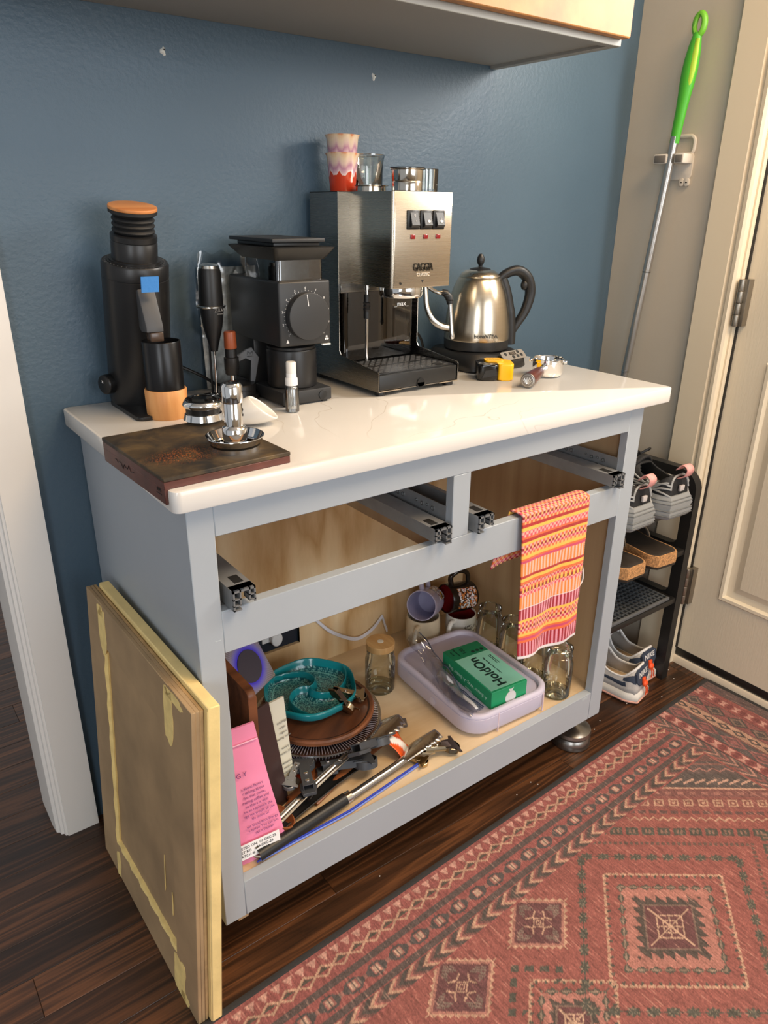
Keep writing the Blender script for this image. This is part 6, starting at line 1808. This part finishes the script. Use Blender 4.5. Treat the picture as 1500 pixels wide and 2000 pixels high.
def grey_sneaker(label, loc, rz):
    s_ = thing('running_shoe', label, 'shoe', loc, rz, 'grey running shoes on the top rack shelf')
    L, Wd, zb = 0.300, 0.112, 0.044
    hp = [(0, 0.062), (0.05, 0.068), (0.16, 0.052), (0.30, 0.060), (0.44, 0.078), (0.56, 0.060), (0.78, 0.044), (0.94, 0.030), (1, 0.012)]
    o, foot, surf = shoe_upper(s_, M('black_mesh', (30, 30, 31), 0.75, bump=(300, 0.4)), L, Wd, zb, hp, WPR, (0.19, 0.17, 0.62))
    rings = [sole_ring(foot, L, z, g) for z, g in ((0.0, 0.000), (0.006, 0.007), (0.020, 0.012), (0.030, 0.008), (0.037, 0.011), (0.052, 0.007), (0.062, 0.003))]
    bb = B(); bb.loft(rings); so = bb.build('sole', M('grey_foam', (146, 148, 148), 0.5), s_, smooth=50)
    for (z, g) in ((0.013, 0.0110), (0.026, 0.0105), (0.044, 0.0095), (0.052, 0.0068)):
        bb = B(); bb.tube([Vector(p) for p in sole_ring(foot, L, z, g)], 0.0016, 6, closed=True); bb.build('sole_groove', M('groove_grey', (112, 114, 114), 0.5), so)
    m_ov = M('grey_overlay', (150, 152, 152), 0.4)
    lines = [[(0.005, -0.95 + 1.9 * k / 16) for k in range(17)]]
    bb = B()
    # heel cage: rings and crossing straps
    for z_s in (0.62, 0.82):
        bb.tube([surf(0.004 + 0.0, -z_s + 2 * z_s * k / 12, 0.003) for k in range(13)], 0.0028, 6)
    for sd in (-1, 1):
        for (t0, s0, t1, s1) in ((0.0, 0.95, 0.42, 0.60), (0.0, 0.80, 0.36, 0.85), (0.02, 0.62, 0.30, 0.95), (0.10, 0.66, 0.40, 0.98), (0.16, 0.70, 0.50, 0.90), (0.0, 0.70, 0.22, 0.66)):
            bb.tube([surf(t0 + (t1 - t0) * k / 10, sd * (s0 + (s1 - s0) * k / 10), 0.003) for k in range(11)], 0.0024, 6)
    bb.build('overlay_straps', m_ov, s_)['kind'] = 'stuff'
    bb = B(); bb.grid(lambda u, v: surf(0.0 + 0.001, (u - 0.5) * 1.7 * (1 - 0.0 * v), 0.0022) * (1 - 0) if False else surf(0.16 * v, (1.0 - 0.22 * (1 - v)) if u > 0.5 else -(1.0 - 0.22 * (1 - v)), 0.0022), 2, 6)
    bb.bm.free()
    bb = B(); bb.box(-0.008, 0.008, -0.006, 0.000, 0.072, 0.086, 0.001); bb.build('heel_emblem', M('pale_emblem', (196, 190, 188), 0.4), s_)
    bb = B(); P = spline([(0, 0.006, 0.102), (0, -0.012, 0.112), (0, -0.018, 0.130), (0, -0.004, 0.138), (0, 0.012, 0.122)], 6)
    bb.loft([[(-0.013, p.y, p.z), (0.013, p.y, p.z)] for p in P], cap0=False, cap1=False, closed=False); bb.build('pull_tab', M('pink_webbing', (232, 164, 158), 0.7), s_, solid=0.002, label='pink pull tab')
    bb = B(); bb.prism([(foot(t) * 0.82, L * t) for t in [k / 20 for k in range(1, 12)]] + [(-foot(t) * 0.82, L * t) for t in [k / 20 for k in range(11, 0, -1)]], zb + 0.002, zb + 0.006); bb.build('insole', m_black, s_)
    bb = B(); bb.grid(lambda u, v: ((u - 0.5) * 0.062, 0.105 + 0.07 * v + 0.006 * (u - 0.5) ** 2 * 4, 0.128 - 0.014 * v - 0.02 * (u - 0.5) ** 2 * 4), 8, 8); bb.build('tongue', M('black_knit', (34, 34, 35), 0.8), s_, solid=0.006)
    for k in range(5):
        t = 0.42 + 0.05 * k
        bb = B(); bb.tube([surf(t + 0.012 * math.sin(PI * q / 8) * (1 if k % 2 else -1), -0.55 + 1.1 * q / 8, 0.004) for q in range(9)], 0.0024, 6); bb.build('lace', m_black, s_)
    for sd in (-1, 1):
        bb = B(); bb.tube(spline([(0, 0.128, 0.130), (sd * 0.022, 0.118, 0.142), (sd * 0.034, 0.128, 0.134), (sd * 0.018, 0.134, 0.128), (0, 0.130, 0.130)], 6), 0.0026, 6); bb.build('lace_loop', m_black, s_)
    return s_
grey_sneaker('grey running shoe with a pink heel tab beside the rack end frame', (1.244, -0.450, SH[2] - 0.0035), -0.05)
grey_sneaker('grey running shoe with a pink heel tab beside the cabinet on the top rack shelf', (1.108, -0.442, SH[2] - 0.0035), 0.0)

m_cork = M('cork', (178, 132, 86), 0.85, var=(260, 0.25), bump=(400, 0.4))
def clog(label, loc, rz):
    s_ = thing('clog', label, 'shoe', loc, rz, 'cork clogs on the middle rack shelf')
    L, Wd = 0.280, 0.112
    foot, _ = shoe_fns(L, Wd, 0.0, [(0, 0.05), (1, 0.05)], WPR)
    bb = B(); bb.loft([sole_ring(foot, L, z, g) for z, g in ((0.0, 0.0), (0.007, 0.001))]); bb.build('outsole', M('clog_sole', (44, 38, 32), 0.6), s_)
    bb = B(); bb.loft([sole_ring(foot, L, z, g) for z, g in ((0.007, 0.001), (0.020, 0.0015), (0.036, 0.001), (0.0365, -0.002))]); bb.build('cork_midsole', m_cork, s_)
    bb = B(); bb.loft([sole_ring(foot, L, z, g) for z, g in ((0.0364, -0.0030), (0.0374, -0.0050), (0.0376, -0.0200))]); bb.build('footbed', M('dark_footbed', (48, 40, 33), 0.7, var=(30, 0.12)), s_)
    hp = [(0, 0.01), (0.40, 0.040), (0.52, 0.052), (0.75, 0.044), (0.94, 0.026), (1, 0.012)]
    _, surf = shoe_fns(L, Wd * 1.02, 0.030, hp, WPR)
    bb = B(); bb.grid(lambda u, v: surf(0.44 + 0.555 * v - 0.10 * (1 - v) * abs(2 * u - 1) ** 2, -1 + 2 * u), 28, 22); bb.build('upper', M('clog_suede', (58, 48, 40), 0.9, bump=(500, 0.3)), s_, solid=0.003)
    bb = B(); bb.tube([surf(0.44 - 0.10 * abs(2 * k / 20 - 1) ** 2, -1 + 2 * k / 20, 0.001) for k in range(21)], 0.0022, 6); bb.build('edge_binding', M('clog_edge', (120, 100, 78), 0.7), s_)
    return s_
clog('dark brown clog with a cork sole next to the rack end frame', (1.238, -0.452, SH[1] - 0.0035), -0.10)
clog('dark brown clog with a cork sole next to the cabinet on the middle shelf', (1.119, -0.447, SH[1] - 0.0035), -0.02)

m_mesh = M('pale_grey_mesh', (196, 192, 188), 0.75, bump=(350, 0.35))
m_foam = M('white_foam', (226, 222, 214), 0.5)
m_navy = M('navy_suede', (56, 66, 84), 0.8)
m_orange = M('orange_plastic', (238, 88, 40), 0.45)
def pale_sneaker(label, loc, rz):
    s_ = thing('sneaker', label, 'shoe', loc, rz, 'pale sneakers on the floor under the rack')
    L, Wd, zb = 0.292, 0.100, 0.028
    hp = [(0, 0.072), (0.05, 0.076), (0.15, 0.058), (0.30, 0.060), (0.46, 0.088), (0.58, 0.064), (0.80, 0.048), (0.94, 0.032), (1, 0.012)]
    op = (0.235, 0.205, 0.66)
    o, foot, surf = shoe_upper(s_, m_mesh, L, Wd, zb, hp, WPR, op)
    bb = B(); bb.loft([sole_ring(foot, L, z, g) for z, g in ((0.0, -0.004), (0.004, 0.003), (0.014, 0.007), (0.026, 0.006), (0.034, 0.001))]); so = bb.build('sole', m_foam, s_, smooth=50)
    bb = B(); bb.tube([Vector(p) for p in sole_ring(foot, L, 0.008, 0.0052)], 0.0034, 6, closed=True); bb.build('pink_foam_line', M('pink_foam', (218, 164, 148), 0.6), so)
    # collar piping
    bb = B(); P = []
    for k in range(48):
        a = 2 * PI * k / 48
        P.append(surf(max(0.015, op[0] + op[1] * math.cos(a)), op[2] * math.sin(a), 0.001))
    bb.tube(P, 0.0030, 6, closed=True); bb.build('collar_piping', M('white_piping', (232, 230, 228), 0.6), s_)
    bb = B(); bb.loft([[(foot(t) * 0.80 * sd, L * t, zb + 0.003 + 0.006 * (1 - t)) for sd in (-1, -0.4, 0.4, 1)] for t in [k / 20 for k in range(1, 15)]], cap0=False, cap1=False, closed=False); bb.build('insole', M('beige_insole', (206, 178, 142), 0.8), s_, solid=0.002)
    # navy heel panel wrapping the heel, lettering, orange lace lock
    for sd in (-1, 1):
        bb = B(); bb.grid(lambda u, v: surf(0.012 + 0.125 * v, sd * (0.60 + 0.26 * u * (1 - 0.55 * v) + 0.06 * v), 0.0022), 6, 8); bb.build('heel_wing', m_navy, s_)
    HT = T(0, 0.0, zb, rx=-0.15) @ T(0, -0.0015, -zb)
    bb = B(); bb.prism([(-0.034, 0.092), (-0.022, 0.100), (0.0, 0.103), (0.022, 0.100), (0.034, 0.092), (0.034, 0.066), (0.018, 0.050), (-0.018, 0.050), (-0.034, 0.066)], -0.0035, 0.004, 0.0008, 1, plane='xz', m=HT); bb.build('heel_tab', m_navy, s_, label='navy heel panel')
    textmesh([('NIKE', 0.0225, HT @ frame((0.0, -0.0040, 0.0840), (1, 0, 0.03), (0, 0, 1)))], m_whiteprint, s_, bold=0.02)
    bb = B(); bb.box(-0.0075, 0.0075, -0.009, -0.003, 0.052, 0.071, 0.002, m=HT); bb.ell((0, -0.009, 0.053), (0.011, 0.007, 0.009), 14, 8, m=HT); bb.build('lace_lock', m_orange, s_)
    for dx in (-0.003, 0.003):
        bb = B(); bb.tube(spline([(dx, -0.010, 0.047), (dx * 1.5 + 0.003, -0.013, 0.036), (dx * 2 + 0.006, -0.012, 0.020)], 5), 0.0019, 6); bb.build('lace_end', m_orange, s_)
    for sd in (-1, 1):
        bb = B(); bb.tube([surf(0.10 + 0.42 * k / 14, sd * (0.885 - 0.02 * k / 14), 0.0012) for k in range(15)], [0.0075 - 0.0045 * k / 14 for k in range(15)], 8, flat=0.3, up=(1, 0, 0)); bb.build('side_swoosh', m_navy, s_)
    bb = B(); bb.grid(lambda u, v: ((u - 0.5) * 0.050, 0.120 + 0.075 * v, 0.112 - 0.012 * v - 0.03 * (u - 0.5) ** 2 * 2), 8, 8); bb.build('tongue', M('white_tongue', (226, 226, 230), 0.7), s_, solid=0.006)
    bb = B(); bb.box(-0.010, 0.010, 0.128, 0.150, 0.113, 0.118, 0.002); bb.build('tongue_lock', m_orange, s_)
    for sd in (-1, 1):
        bb = B(); bb.tube(spline([(0, 0.150, 0.116), (sd * 0.020, 0.135, 0.114), (sd * 0.030, 0.120, 0.098), (sd * 0.033, 0.112, 0.082)], 6), 0.0032, 6, flat=0.6); bb.build('lace', M('white_lace', (228, 230, 238), 0.7), s_)
    return s_
pale_sneaker('pale grey sneaker with navy heel standing clear of its pair on the floor', (1.248, -0.438, 0.0), 0.20)
pale_sneaker('pale grey sneaker with navy heel, tucked between its pair and the rack leg', (1.333, -0.398, 0.0), 0.06)

# ================================================================ mop on the right wall
mp = thing('mop', 'flat mop with a green handle grip and silver pole leaning on the wall', 'mop', (1.430, -0.045, 0.0))
P0, P1 = Vector((1.430, -0.048, 0.030)), Vector((1.437, -0.1655, 1.400))
dr = (P1 - P0).normalized()
m_pole = M('silver_pole', (188, 184, 178), 0.28, 0.9)
def pole(za, zb_, r, nm, mat, par=mp):
    a_, c_ = P0 + dr * ((za - P0.z) / dr.z), P0 + dr * ((zb_ - P0.z) / dr.z)
    bb = B(); bb.tube([a_, c_], r, 20); return bb.build(nm, mat, par, world=True)
pole(0.83, 1.088, 0.0098, 'pole', m_pole); pole(1.091, 1.405, 0.0102, 'pole', m_pole); pole(0.03, 0.822, 0.0094, 'pole', m_pole)
pole(0.822, 0.83, 0.0104, 'joint_ring', m_steel); pole(1.088, 1.091, 0.0106, 'joint_ring', M('joint_dark', (120, 116, 110), 0.4, 0.8))
grip = []
for (z, rx_) in ((1.390, 0.0115), (1.420, 0.0125), (1.460, 0.0135), (1.490, 0.0155), (1.515, 0.0180), (1.540, 0.0190), (1.565, 0.0180), (1.590, 0.0150), (1.608, 0.0115), (1.618, 0.0090)):
    grip.append((P0 + dr * ((z - P0.z) / dr.z), rx_))
bb = B(); bb.tube([g_[0] for g_ in grip], [g_[1] for g_ in grip], 24, flat=0.8, up=(1, 0, 0)); gp = bb.build('grip', M('green_rubber', (74, 172, 44), 0.42), mp, world=True)
up_off = Vector((-0.0128, -0.0035, 0))
bb = B(); bb.tube([P0 + dr * ((z - P0.z) / dr.z) + Vector((-0.007, -0.0085, 0)) for z in (1.500, 1.520, 1.545, 1.575, 1.605)], [0.003, 0.0085, 0.0105, 0.0090, 0.005], 16, flat=0.62, up=(1, 0, 0)); bb.build('grip_inlay', M('lime_rubber', (170, 206, 60), 0.45), gp, world=True)
lc = P0 + dr * ((1.634 - P0.z) / dr.z)
bb = B(); bb.tube([lc + Vector((0, 0.0125 * math.cos(a), 0.0215 * math.sin(a))) for a in [2 * PI * k / 28 for k in range(28)]], 0.0060, 10, closed=True, flat=1.2); bb.build('hanging_loop', M('green_loop', (112, 184, 52), 0.42), gp, world=True)
bb = B(); bb.box(1.403, 1.462, -0.20, -0.012, 0.0, 0.028, 0.005); bb.build('mop_head', M('mop_grey', (110, 112, 112), 0.8), mp, world=True)
# ---- mop holder on the wall
mh = thing('mop_holder', 'white plastic wall clip with grey grips holding the mop pole', 'wall holder', (WX, -0.170, 1.355))
m_wpl = M('white_clip_plastic', (214, 206, 194), 0.35)
bb = B()
rr_o, rr_i = rrect(-0.036, 0.030, -0.045, 0.052, 0.012), rrect(-0.026, 0.020, 0.012, 0.043, 0.008)
bb.prism(rrect(-0.034, 0.030, -0.045, 0.016, 0.010), -0.006, 0.0, 0.0015, plane='yz'); bb.build('back_plate', m_wpl, mh)
bb = B(); bb.tube([(-0.004, a, c) for a, c in rrect(-0.032, 0.026, 0.010, 0.052, 0.014)], 0.0045, 8, closed=True); bb.build('loop_frame', m_wpl, mh)
for (y0, y1) in ((0.012, 0.050), (-0.034, -0.008)):
    bb = B(); bb.box(-0.046, -0.004, y0, y1, -0.010, 0.012, 0.003); cl = bb.build('clamp_arm', m_wpl, mh)
    bb = B(); bb.box(-0.0475, -0.020, y0 + 0.003, y1 - 0.003, -0.008, 0.009, 0.002); bb.build('grip_pad', M('grip_grey', (112, 106, 98), 0.6), cl)
for y_ in (-0.012, -0.026):
    bb = B(); bb.prism(rrect(y_ - 0.006, y_ + 0.006, -0.060, -0.042, 0.004), -0.007, 0.0, 0.001, plane='yz'); hk = bb.build('hook_tab', m_wpl, mh)
    bb = B(); bb.box(-0.0075, -0.0068, y_ - 0.0025, y_ + 0.0025, -0.053, -0.051); bb.build('slot', m_dark, hk)

# ================================================================ rug
rug = thing('area_rug', 'faded red printed rug with kilim diamonds, triangles and beaded borders', 'rug', (1.478, -0.4935, 0.0), PI + 0.0388)
CEL = 0.0021
RL, RW = 2.05, 0.75
nq, np_ = int(RL / CEL), int(RW / CEL)
q1, p1 = np.linspace(0, RL, nq), np.linspace(0, RW, np_)
Q, Pm = np.meshgrid(q1, p1, indexing='ij')
pe = np.minimum(Pm, RW - Pm)               # distance from the nearer long edge
rng = np.random.default_rng(5)
col = np.zeros(Q.shape + (3,))
RED_, DRD, PK, TAN, DK_, GRN, MAR = (164, 84, 76), (142, 66, 62), (196, 122, 108), (212, 164, 132), (78, 74, 72), (74, 82, 72), (108, 62, 66)
def put(mask, c, a=1.0):
    col[mask] = col[mask] * (1 - a) + np.array(c, float) * a
put(np.ones(Q.shape, bool), RED_)
tri = lambda x, per: np.abs(((x / per) % 1) - 0.5) * 2          # 1 at cell edges, 0 mid
# --- field medallions: diamonds in the metric m
cq0, cp0 = 0.794, RW / 2
def metric(qc, pc):
    return np.abs(Q - qc) / 1.24 + np.abs(Pm - pc)
def along(qc, pc):
    return (np.abs(Q - qc) / 1.24 - np.abs(Pm - pc))
m, al = metric(cq0, cp0), along(cq0, cp0)
for qc in (cq0, cq0 + 0.285, cq0 + 0.57, cq0 + 0.855):
    mm_, aa_ = metric(qc, cp0), along(qc, cp0)
    big = qc == cq0 or qc > cq0 + 0.5
    k = 1.0 if big else 0.62
    put((np.abs(mm_ - 0.148 * k) < 0.0035) & (tri(aa_, 0.02) > 0.15), TAN)
    put((np.abs(mm_ - 0.142 * k) < 0.004) & (tri(aa_, 0.02) > 0.72), GRN)
    put(mm_ < 0.104 * k + 0.006 * (tri(aa_, 0.036) < 0.5), PK)
    put((np.abs(mm_ - 0.110 * k) < 0.009 * (1 - tri(aa_, 0.031))), GRN)
    put((np.abs(mm_ - 0.110 * k) < 0.003 * (1 - tri(aa_, 0.031))), (150, 130, 110))
    put(mm_ < 0.066 * k + 0.020 * k * (1 - ((aa_ / 0.026) % 1)), (76, 72, 66))
    put(mm_ < 0.060 * k, MAR)
    put((np.abs(mm_ - 0.058 * k) < 0.0022), (128, 104, 92))
    x_, y_ = np.abs(Q - qc) / 1.24, np.abs(Pm - cp0)
    r_ = np.maximum(x_, y_)
    put((np.abs(x_ + y_ - 0.030 * k) < 0.0016) | ((np.abs(x_ - y_) < 0.0016) & (x_ + y_ < 0.030 * k)) | (((x_ < 0.0014) | (y_ < 0.0014)) & (x_ + y_ < 0.050 * k)) | (np.abs(x_ + y_ - 0.016 * k) < 0.0013), (214, 172, 140))
# flower rings and nested bands round the first big medallion (door side)
def flowers(mask_band, a, per, c=GRN):
    u_ = (((a / per) % 1) - 0.5) * per * 0.62
    v_ = mask_band[1] - mask_band[2]
    r_, th = np.hypot(u_, v_), np.arctan2(v_, u_)
    put(mask_band[0] & (r_ < 0.0122 * (0.78 + 0.22 * np.cos(8 * th))), c)
    put(mask_band[0] & (np.abs(np.cos(4 * th)) < 0.25) & (r_ < 0.009) & (r_ > 0.003), (132, 124, 104)); put(mask_band[0] & (np.abs(v_) < 0.0011) & (r_ > 0.011), (96, 84, 76))
fld = (pe > 0.163) & (Q > 0.30)
flowers((fld & (np.abs(m - 0.204) < 0.014), m, 0.204), al, 0.042)
door = fld & (Q < cq0)
put(door & (np.abs(m - 0.250) < 0.005) & (tri(al, 0.014) > 0.4), GRN, 0.7)
sqb = door & (np.abs(m - 0.292) < 0.013)
put(sqb & (tri(al, 0.043) < 0.78), GRN); put(sqb & (tri(al, 0.043) < 0.40) & (np.abs(m - 0.292) < 0.007), (150, 112, 96)); put(sqb & (tri(al, 0.043) < 0.12), GRN)
put(door & (np.abs(m - 0.338 - 0.006 * (tri(al, 0.026) - 0.5) * 2) < 0.0028), TAN)
put(door & (np.abs(m - 0.363) < 0.006) & (tri(al, 0.03) > 0.3), DK_, 0.65)
put(door & (m > 0.375), (152, 84, 78)); 
s2 = door & (np.abs(m - 0.400) < 0.013) & (tri(al, 0.042) < 0.66)
put(s2, TAN); put(s2 & (np.abs(m - 0.400) < 0.009) & (tri(al, 0.042) < 0.44), (146, 82, 74)); put(s2 & (np.abs(m - 0.400) < 0.004) & (tri(al, 0.042) < 0.2), TAN)
put(door & (m > 0.425) & (m < 0.452), (136, 82, 78)); put(door & (np.abs(m - 0.438) < 0.006) & (tri(al, 0.035) < 0.5), (176, 112, 100))
put(door & (np.abs(m - 0.458) < 0.0028), (222, 172, 140))
put(door & (m > 0.462) & (m < 0.520), (86, 82, 80))
put(door & (np.abs(m - 0.487 - 0.009 * (((al / 0.034) % 1) - 0.5) * 2) < 0.0045), (214, 166, 142))
put(door & (m > 0.520), (98, 86, 84)); put(door & (np.abs(m - 0.537 - 0.007 * (tri(al, 0.04) - 0.5) * 2) < 0.003), (192, 128, 116))
put(door & (np.abs(m - 0.562) < 0.004), (150, 100, 92)); put(door & (m > 0.575), (128, 84, 80), 0.7)
# small square medallions along both long sides
for k in range(6):
    for pc in (0.217, RW - 0.217):
        qc = 0.982 + 0.199 * k
        x_, y_ = np.abs(Q - qc) / 1.24, np.abs(Pm - pc)
        mm_, aa_ = x_ + y_, x_ - y_
        put(mm_ < 0.062 + 0.006 * tri(aa_, 0.017), TAN)
        put(mm_ < 0.060, (186, 118, 104)); put(mm_ < 0.054, MAR)
        put((mm_ > 0.034) & (mm_ < 0.048) & (np.minimum(x_, y_) < 0.011) & (((Q * 420).astype(int) + (Pm * 420).astype(int)) % 3 > 0), (132, 116, 104))
        put((np.abs(mm_ - 0.011) < 0.0014) | (np.abs(mm_ - 0.005) < 0.0014) | ((np.abs(np.maximum(x_, y_) - 0.6 * np.minimum(x_, y_) - 0.014) < 0.0016) & (mm_ < 0.032)), (214, 168, 136))
# stepped green lines between the medallions
for k in range(6):
    for pc in (0.30, RW - 0.30):
        qc = 0.985 + 0.199 * k + 0.1
        mm_, aa_ = metric(qc, pc), along(qc, pc)
        put((np.abs(mm_ - 0.050) < 0.007) & (tri(aa_, 0.034) < 0.6) & (np.abs(Q - cq0) / 1.24 + np.abs(Pm - cp0) > 0.215) & (m > 0.21) & (np.abs(Pm - cp0) > 0.06), GRN)
# --- long side border
lb_ = (Q > 0.292)
def band(a, c):
    return lb_ & (pe >= a) & (pe < c)
put(band(0, 0.165), (166, 82, 78))
tq = (Q / 0.0245) % 1
put(band(0.017, 0.034) & (np.abs(tq - 0.5) < 0.42 * (0.034 - pe) / 0.017), (222, 160, 142))
zq = tri(Q, 0.036)
put(band(0.034, 0.060) & (np.abs(np.abs(pe - 0.047) - 0.0105 * (1 - zq)) < 0.0022), TAN)
put(band(0.036, 0.047) & (np.abs(pe - 0.047) < 0.0105 * (1 - zq) - 0.003), (80, 78, 66))
put(band(0.068, 0.081), DK_); put(band(0.119, 0.131), DK_)
put(band(0.068, 0.081) & (((Q + pe) / 0.006 % 1) < 0.35), (104, 84, 82)); put(band(0.119, 0.131) & (((Q + pe) / 0.006 % 1) < 0.35), (104, 84, 82))
bq = tri(Q, 0.050)
put(band(0.084, 0.117) & (np.abs(pe - 0.1005) < 0.0145 * np.clip(1.25 - bq * 1.25, 0, 0.8) + 0.001), (76, 76, 76))
put(band(0.084, 0.117) & (np.abs(pe - 0.1005) < 0.0085) & (bq < 0.36), (178, 104, 96))
put(band(0.084, 0.117) & (np.abs(pe - 0.1005) < 0.0065) & (bq < 0.24), (218, 176, 150)); put(band(0.084, 0.117) & (bq < 0.035), (76, 76, 76))
put(band(0.084, 0.117) & (np.abs(pe - 0.1005) < 0.004) & (bq > 0.86), (170, 110, 100))
cv = ((Q + np.abs(pe - 0.148) * 1.6) / 0.040) % 1
put(band(0.134, 0.162), (122, 80, 76)); put(band(0.134, 0.162) & (cv < 0.22), TAN); put(band(0.134, 0.162) & (cv > 0.30) & (cv < 0.62), (76, 74, 70)); put(band(0.134, 0.162) & (cv > 0.85), (186, 106, 96))
# --- end border by the door
def eb(a, c):
    return (Q >= a) & (Q < c)
put(eb(0, 0.046), (84, 80, 80)); put(eb(0.012, 0.046) & (((Pm * 900).astype(int) + (Q * 500).astype(int)) % 5 < 2), (120, 84, 82))
def hourglass(a, c):
    mid = (a + c) / 2
    put(eb(a, c), (160, 80, 76))
    hq = (Pm / 0.036) % 1
    put(eb(a, c) & (np.abs(Q - mid) < 0.011) & (np.abs(hq - 0.5) < 0.07 + 0.22 * np.abs(Q - mid) / 0.011), (224, 158, 142))
    put(eb(a, c) & (np.abs(Q - mid) < 0.013 - 0.03 * np.abs(((hq + 0.5) % 1) - 0.5)) & (np.abs(hq - 0.5) > 0.33), (130, 62, 62))
hourglass(0.050, 0.096)
def diamonds(a, c, per, base, d1, d2):
    mid = (a + c) / 2; hw_ = (c - a) / 2
    put(eb(a, c), base); tq_ = tri(Pm, per)
    put(eb(a, c) & (np.abs(Q - mid) < hw_ * (1 - tq_)), d1); put(eb(a, c) & (np.abs(Q - mid) < hw_ * (1 - tq_) - 0.006), d2); put(eb(a, c) & (np.abs(Q - mid) < hw_ * (1 - tq_) - 0.012), d1)
diamonds(0.098, 0.142, 0.062, (150, 84, 82), (74, 72, 70), (138, 110, 96))
put(eb(0.144, 0.178), (196, 148, 120)); diamonds(0.150, 0.172, 0.040, (200, 152, 124), (72, 70, 68), (200, 152, 124))
diamonds(0.181, 0.224, 0.075, (86, 82, 82), (160, 92, 90), (104, 76, 76))
hourglass(0.226, 0.258)
cv2 = ((Pm + np.abs(Q - 0.276) * 1.6) / 0.046) % 1
put(eb(0.260, 0.294), (96, 84, 80)); put(eb(0.260, 0.294) & (cv2 < 0.2), (200, 140, 122)); put(eb(0.260, 0.294) & (cv2 > 0.5) & (cv2 < 0.75), (150, 88, 84))
for x_ in (0.097, 0.143, 0.179, 0.225, 0.259):
    put(np.abs(Q - x_) < 0.0018, (70, 66, 66))
# --- weave: worn streaks along p, speckle, faded patches; the overall fade also paints in glare haze
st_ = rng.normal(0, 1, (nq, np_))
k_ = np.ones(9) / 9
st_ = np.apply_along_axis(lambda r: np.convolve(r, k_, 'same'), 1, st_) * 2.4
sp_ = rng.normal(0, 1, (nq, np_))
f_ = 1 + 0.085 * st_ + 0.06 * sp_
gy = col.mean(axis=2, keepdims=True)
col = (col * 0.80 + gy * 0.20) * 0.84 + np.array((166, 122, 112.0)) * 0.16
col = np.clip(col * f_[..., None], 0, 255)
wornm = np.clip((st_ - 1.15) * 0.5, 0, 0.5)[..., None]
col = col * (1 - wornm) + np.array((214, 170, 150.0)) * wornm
verts = np.stack([Q.ravel(), Pm.ravel(), np.full(Q.size, 0.0042)], 1)
ii, jj = np.meshgrid(np.arange(nq - 1), np.arange(np_ - 1), indexing='ij')
a_ = (ii * np_ + jj).ravel()
fc = np.stack([a_, a_ + np_, a_ + np_ + 1, a_ + 1], 1).astype(np.int32)
me = bpy.data.meshes.new('woven_top')
me.vertices.add(len(verts)); me.vertices.foreach_set('co', verts.ravel().astype(np.float32))
me.loops.add(fc.size); me.loops.foreach_set('vertex_index', fc.ravel())
me.polygons.add(len(fc)); me.polygons.foreach_set('loop_start', np.arange(0, fc.size, 4, dtype=np.int32)); me.polygons.foreach_set('loop_total', np.full(len(fc), 4, dtype=np.int32))
me.update(calc_edges=True)
me.materials.append(attr_mat('rug_weave', 0.85, None, (700, 0.18)))
o = bpy.data.objects.new('woven_top', me); COL.objects.link(o); o.parent = rug
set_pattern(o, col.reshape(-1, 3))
m_bind = M('rug_binding', (52, 50, 50), 0.9, bump=(300, 0.4))
bb = B(); bb.box(0, RL, 0, RW, 0.0005, 0.0040); bb.build('backing', m_bind, rug)
for (x0, x1, y0, y1) in ((0, RL, -0.002, 0.010), (0, RL, RW - 0.010, RW + 0.002), (-0.002, 0.010, 0.010, RW - 0.010)):
    bb = B(); bb.box(x0, x1, y0, y1, 0.0005, 0.0055, 0.0015, 2); bb.build('binding_edge', m_bind, rug)
# crumbs on the floor and rug
rc = random.Random(11)
for k in range(14):
    x_, y_ = rc.uniform(1.00, 1.44), rc.uniform(-0.47, -0.40)
    if k > 9:
        x_, y_ = rc.uniform(0.3, 1.2), rc.uniform(-0.53, -0.505)
    b = B(); b.ell((0, 0, 0.0012), (0.0017, 0.0013, 0.0011), 6, 4); o = b.build('crumb', M('crumb_white', (214, 208, 198), 0.8) if k == 0 else bpy.data.materials['crumb_white'])
    if k > 9:
        x_, y_, o.location.z = x_, y_ + 0.03, 0.0
    o.location.x, o.location.y = x_, y_
    tag(o, 'tiny pale crumb on the dark floor between the cabinet, rack and rug', 'crumb', 'crumbs on the floor')
b = B(); b.prism(rrect(-0.005, 0.005, -0.003, 0.003, 0.001), 0, 0.001, m=T(0.802, -1.058, 0.0044, rz=0.6)); tag(b.build('paper_scrap', m_whiteprint), 'small white paper scrap lying on the red rug', 'scrap')
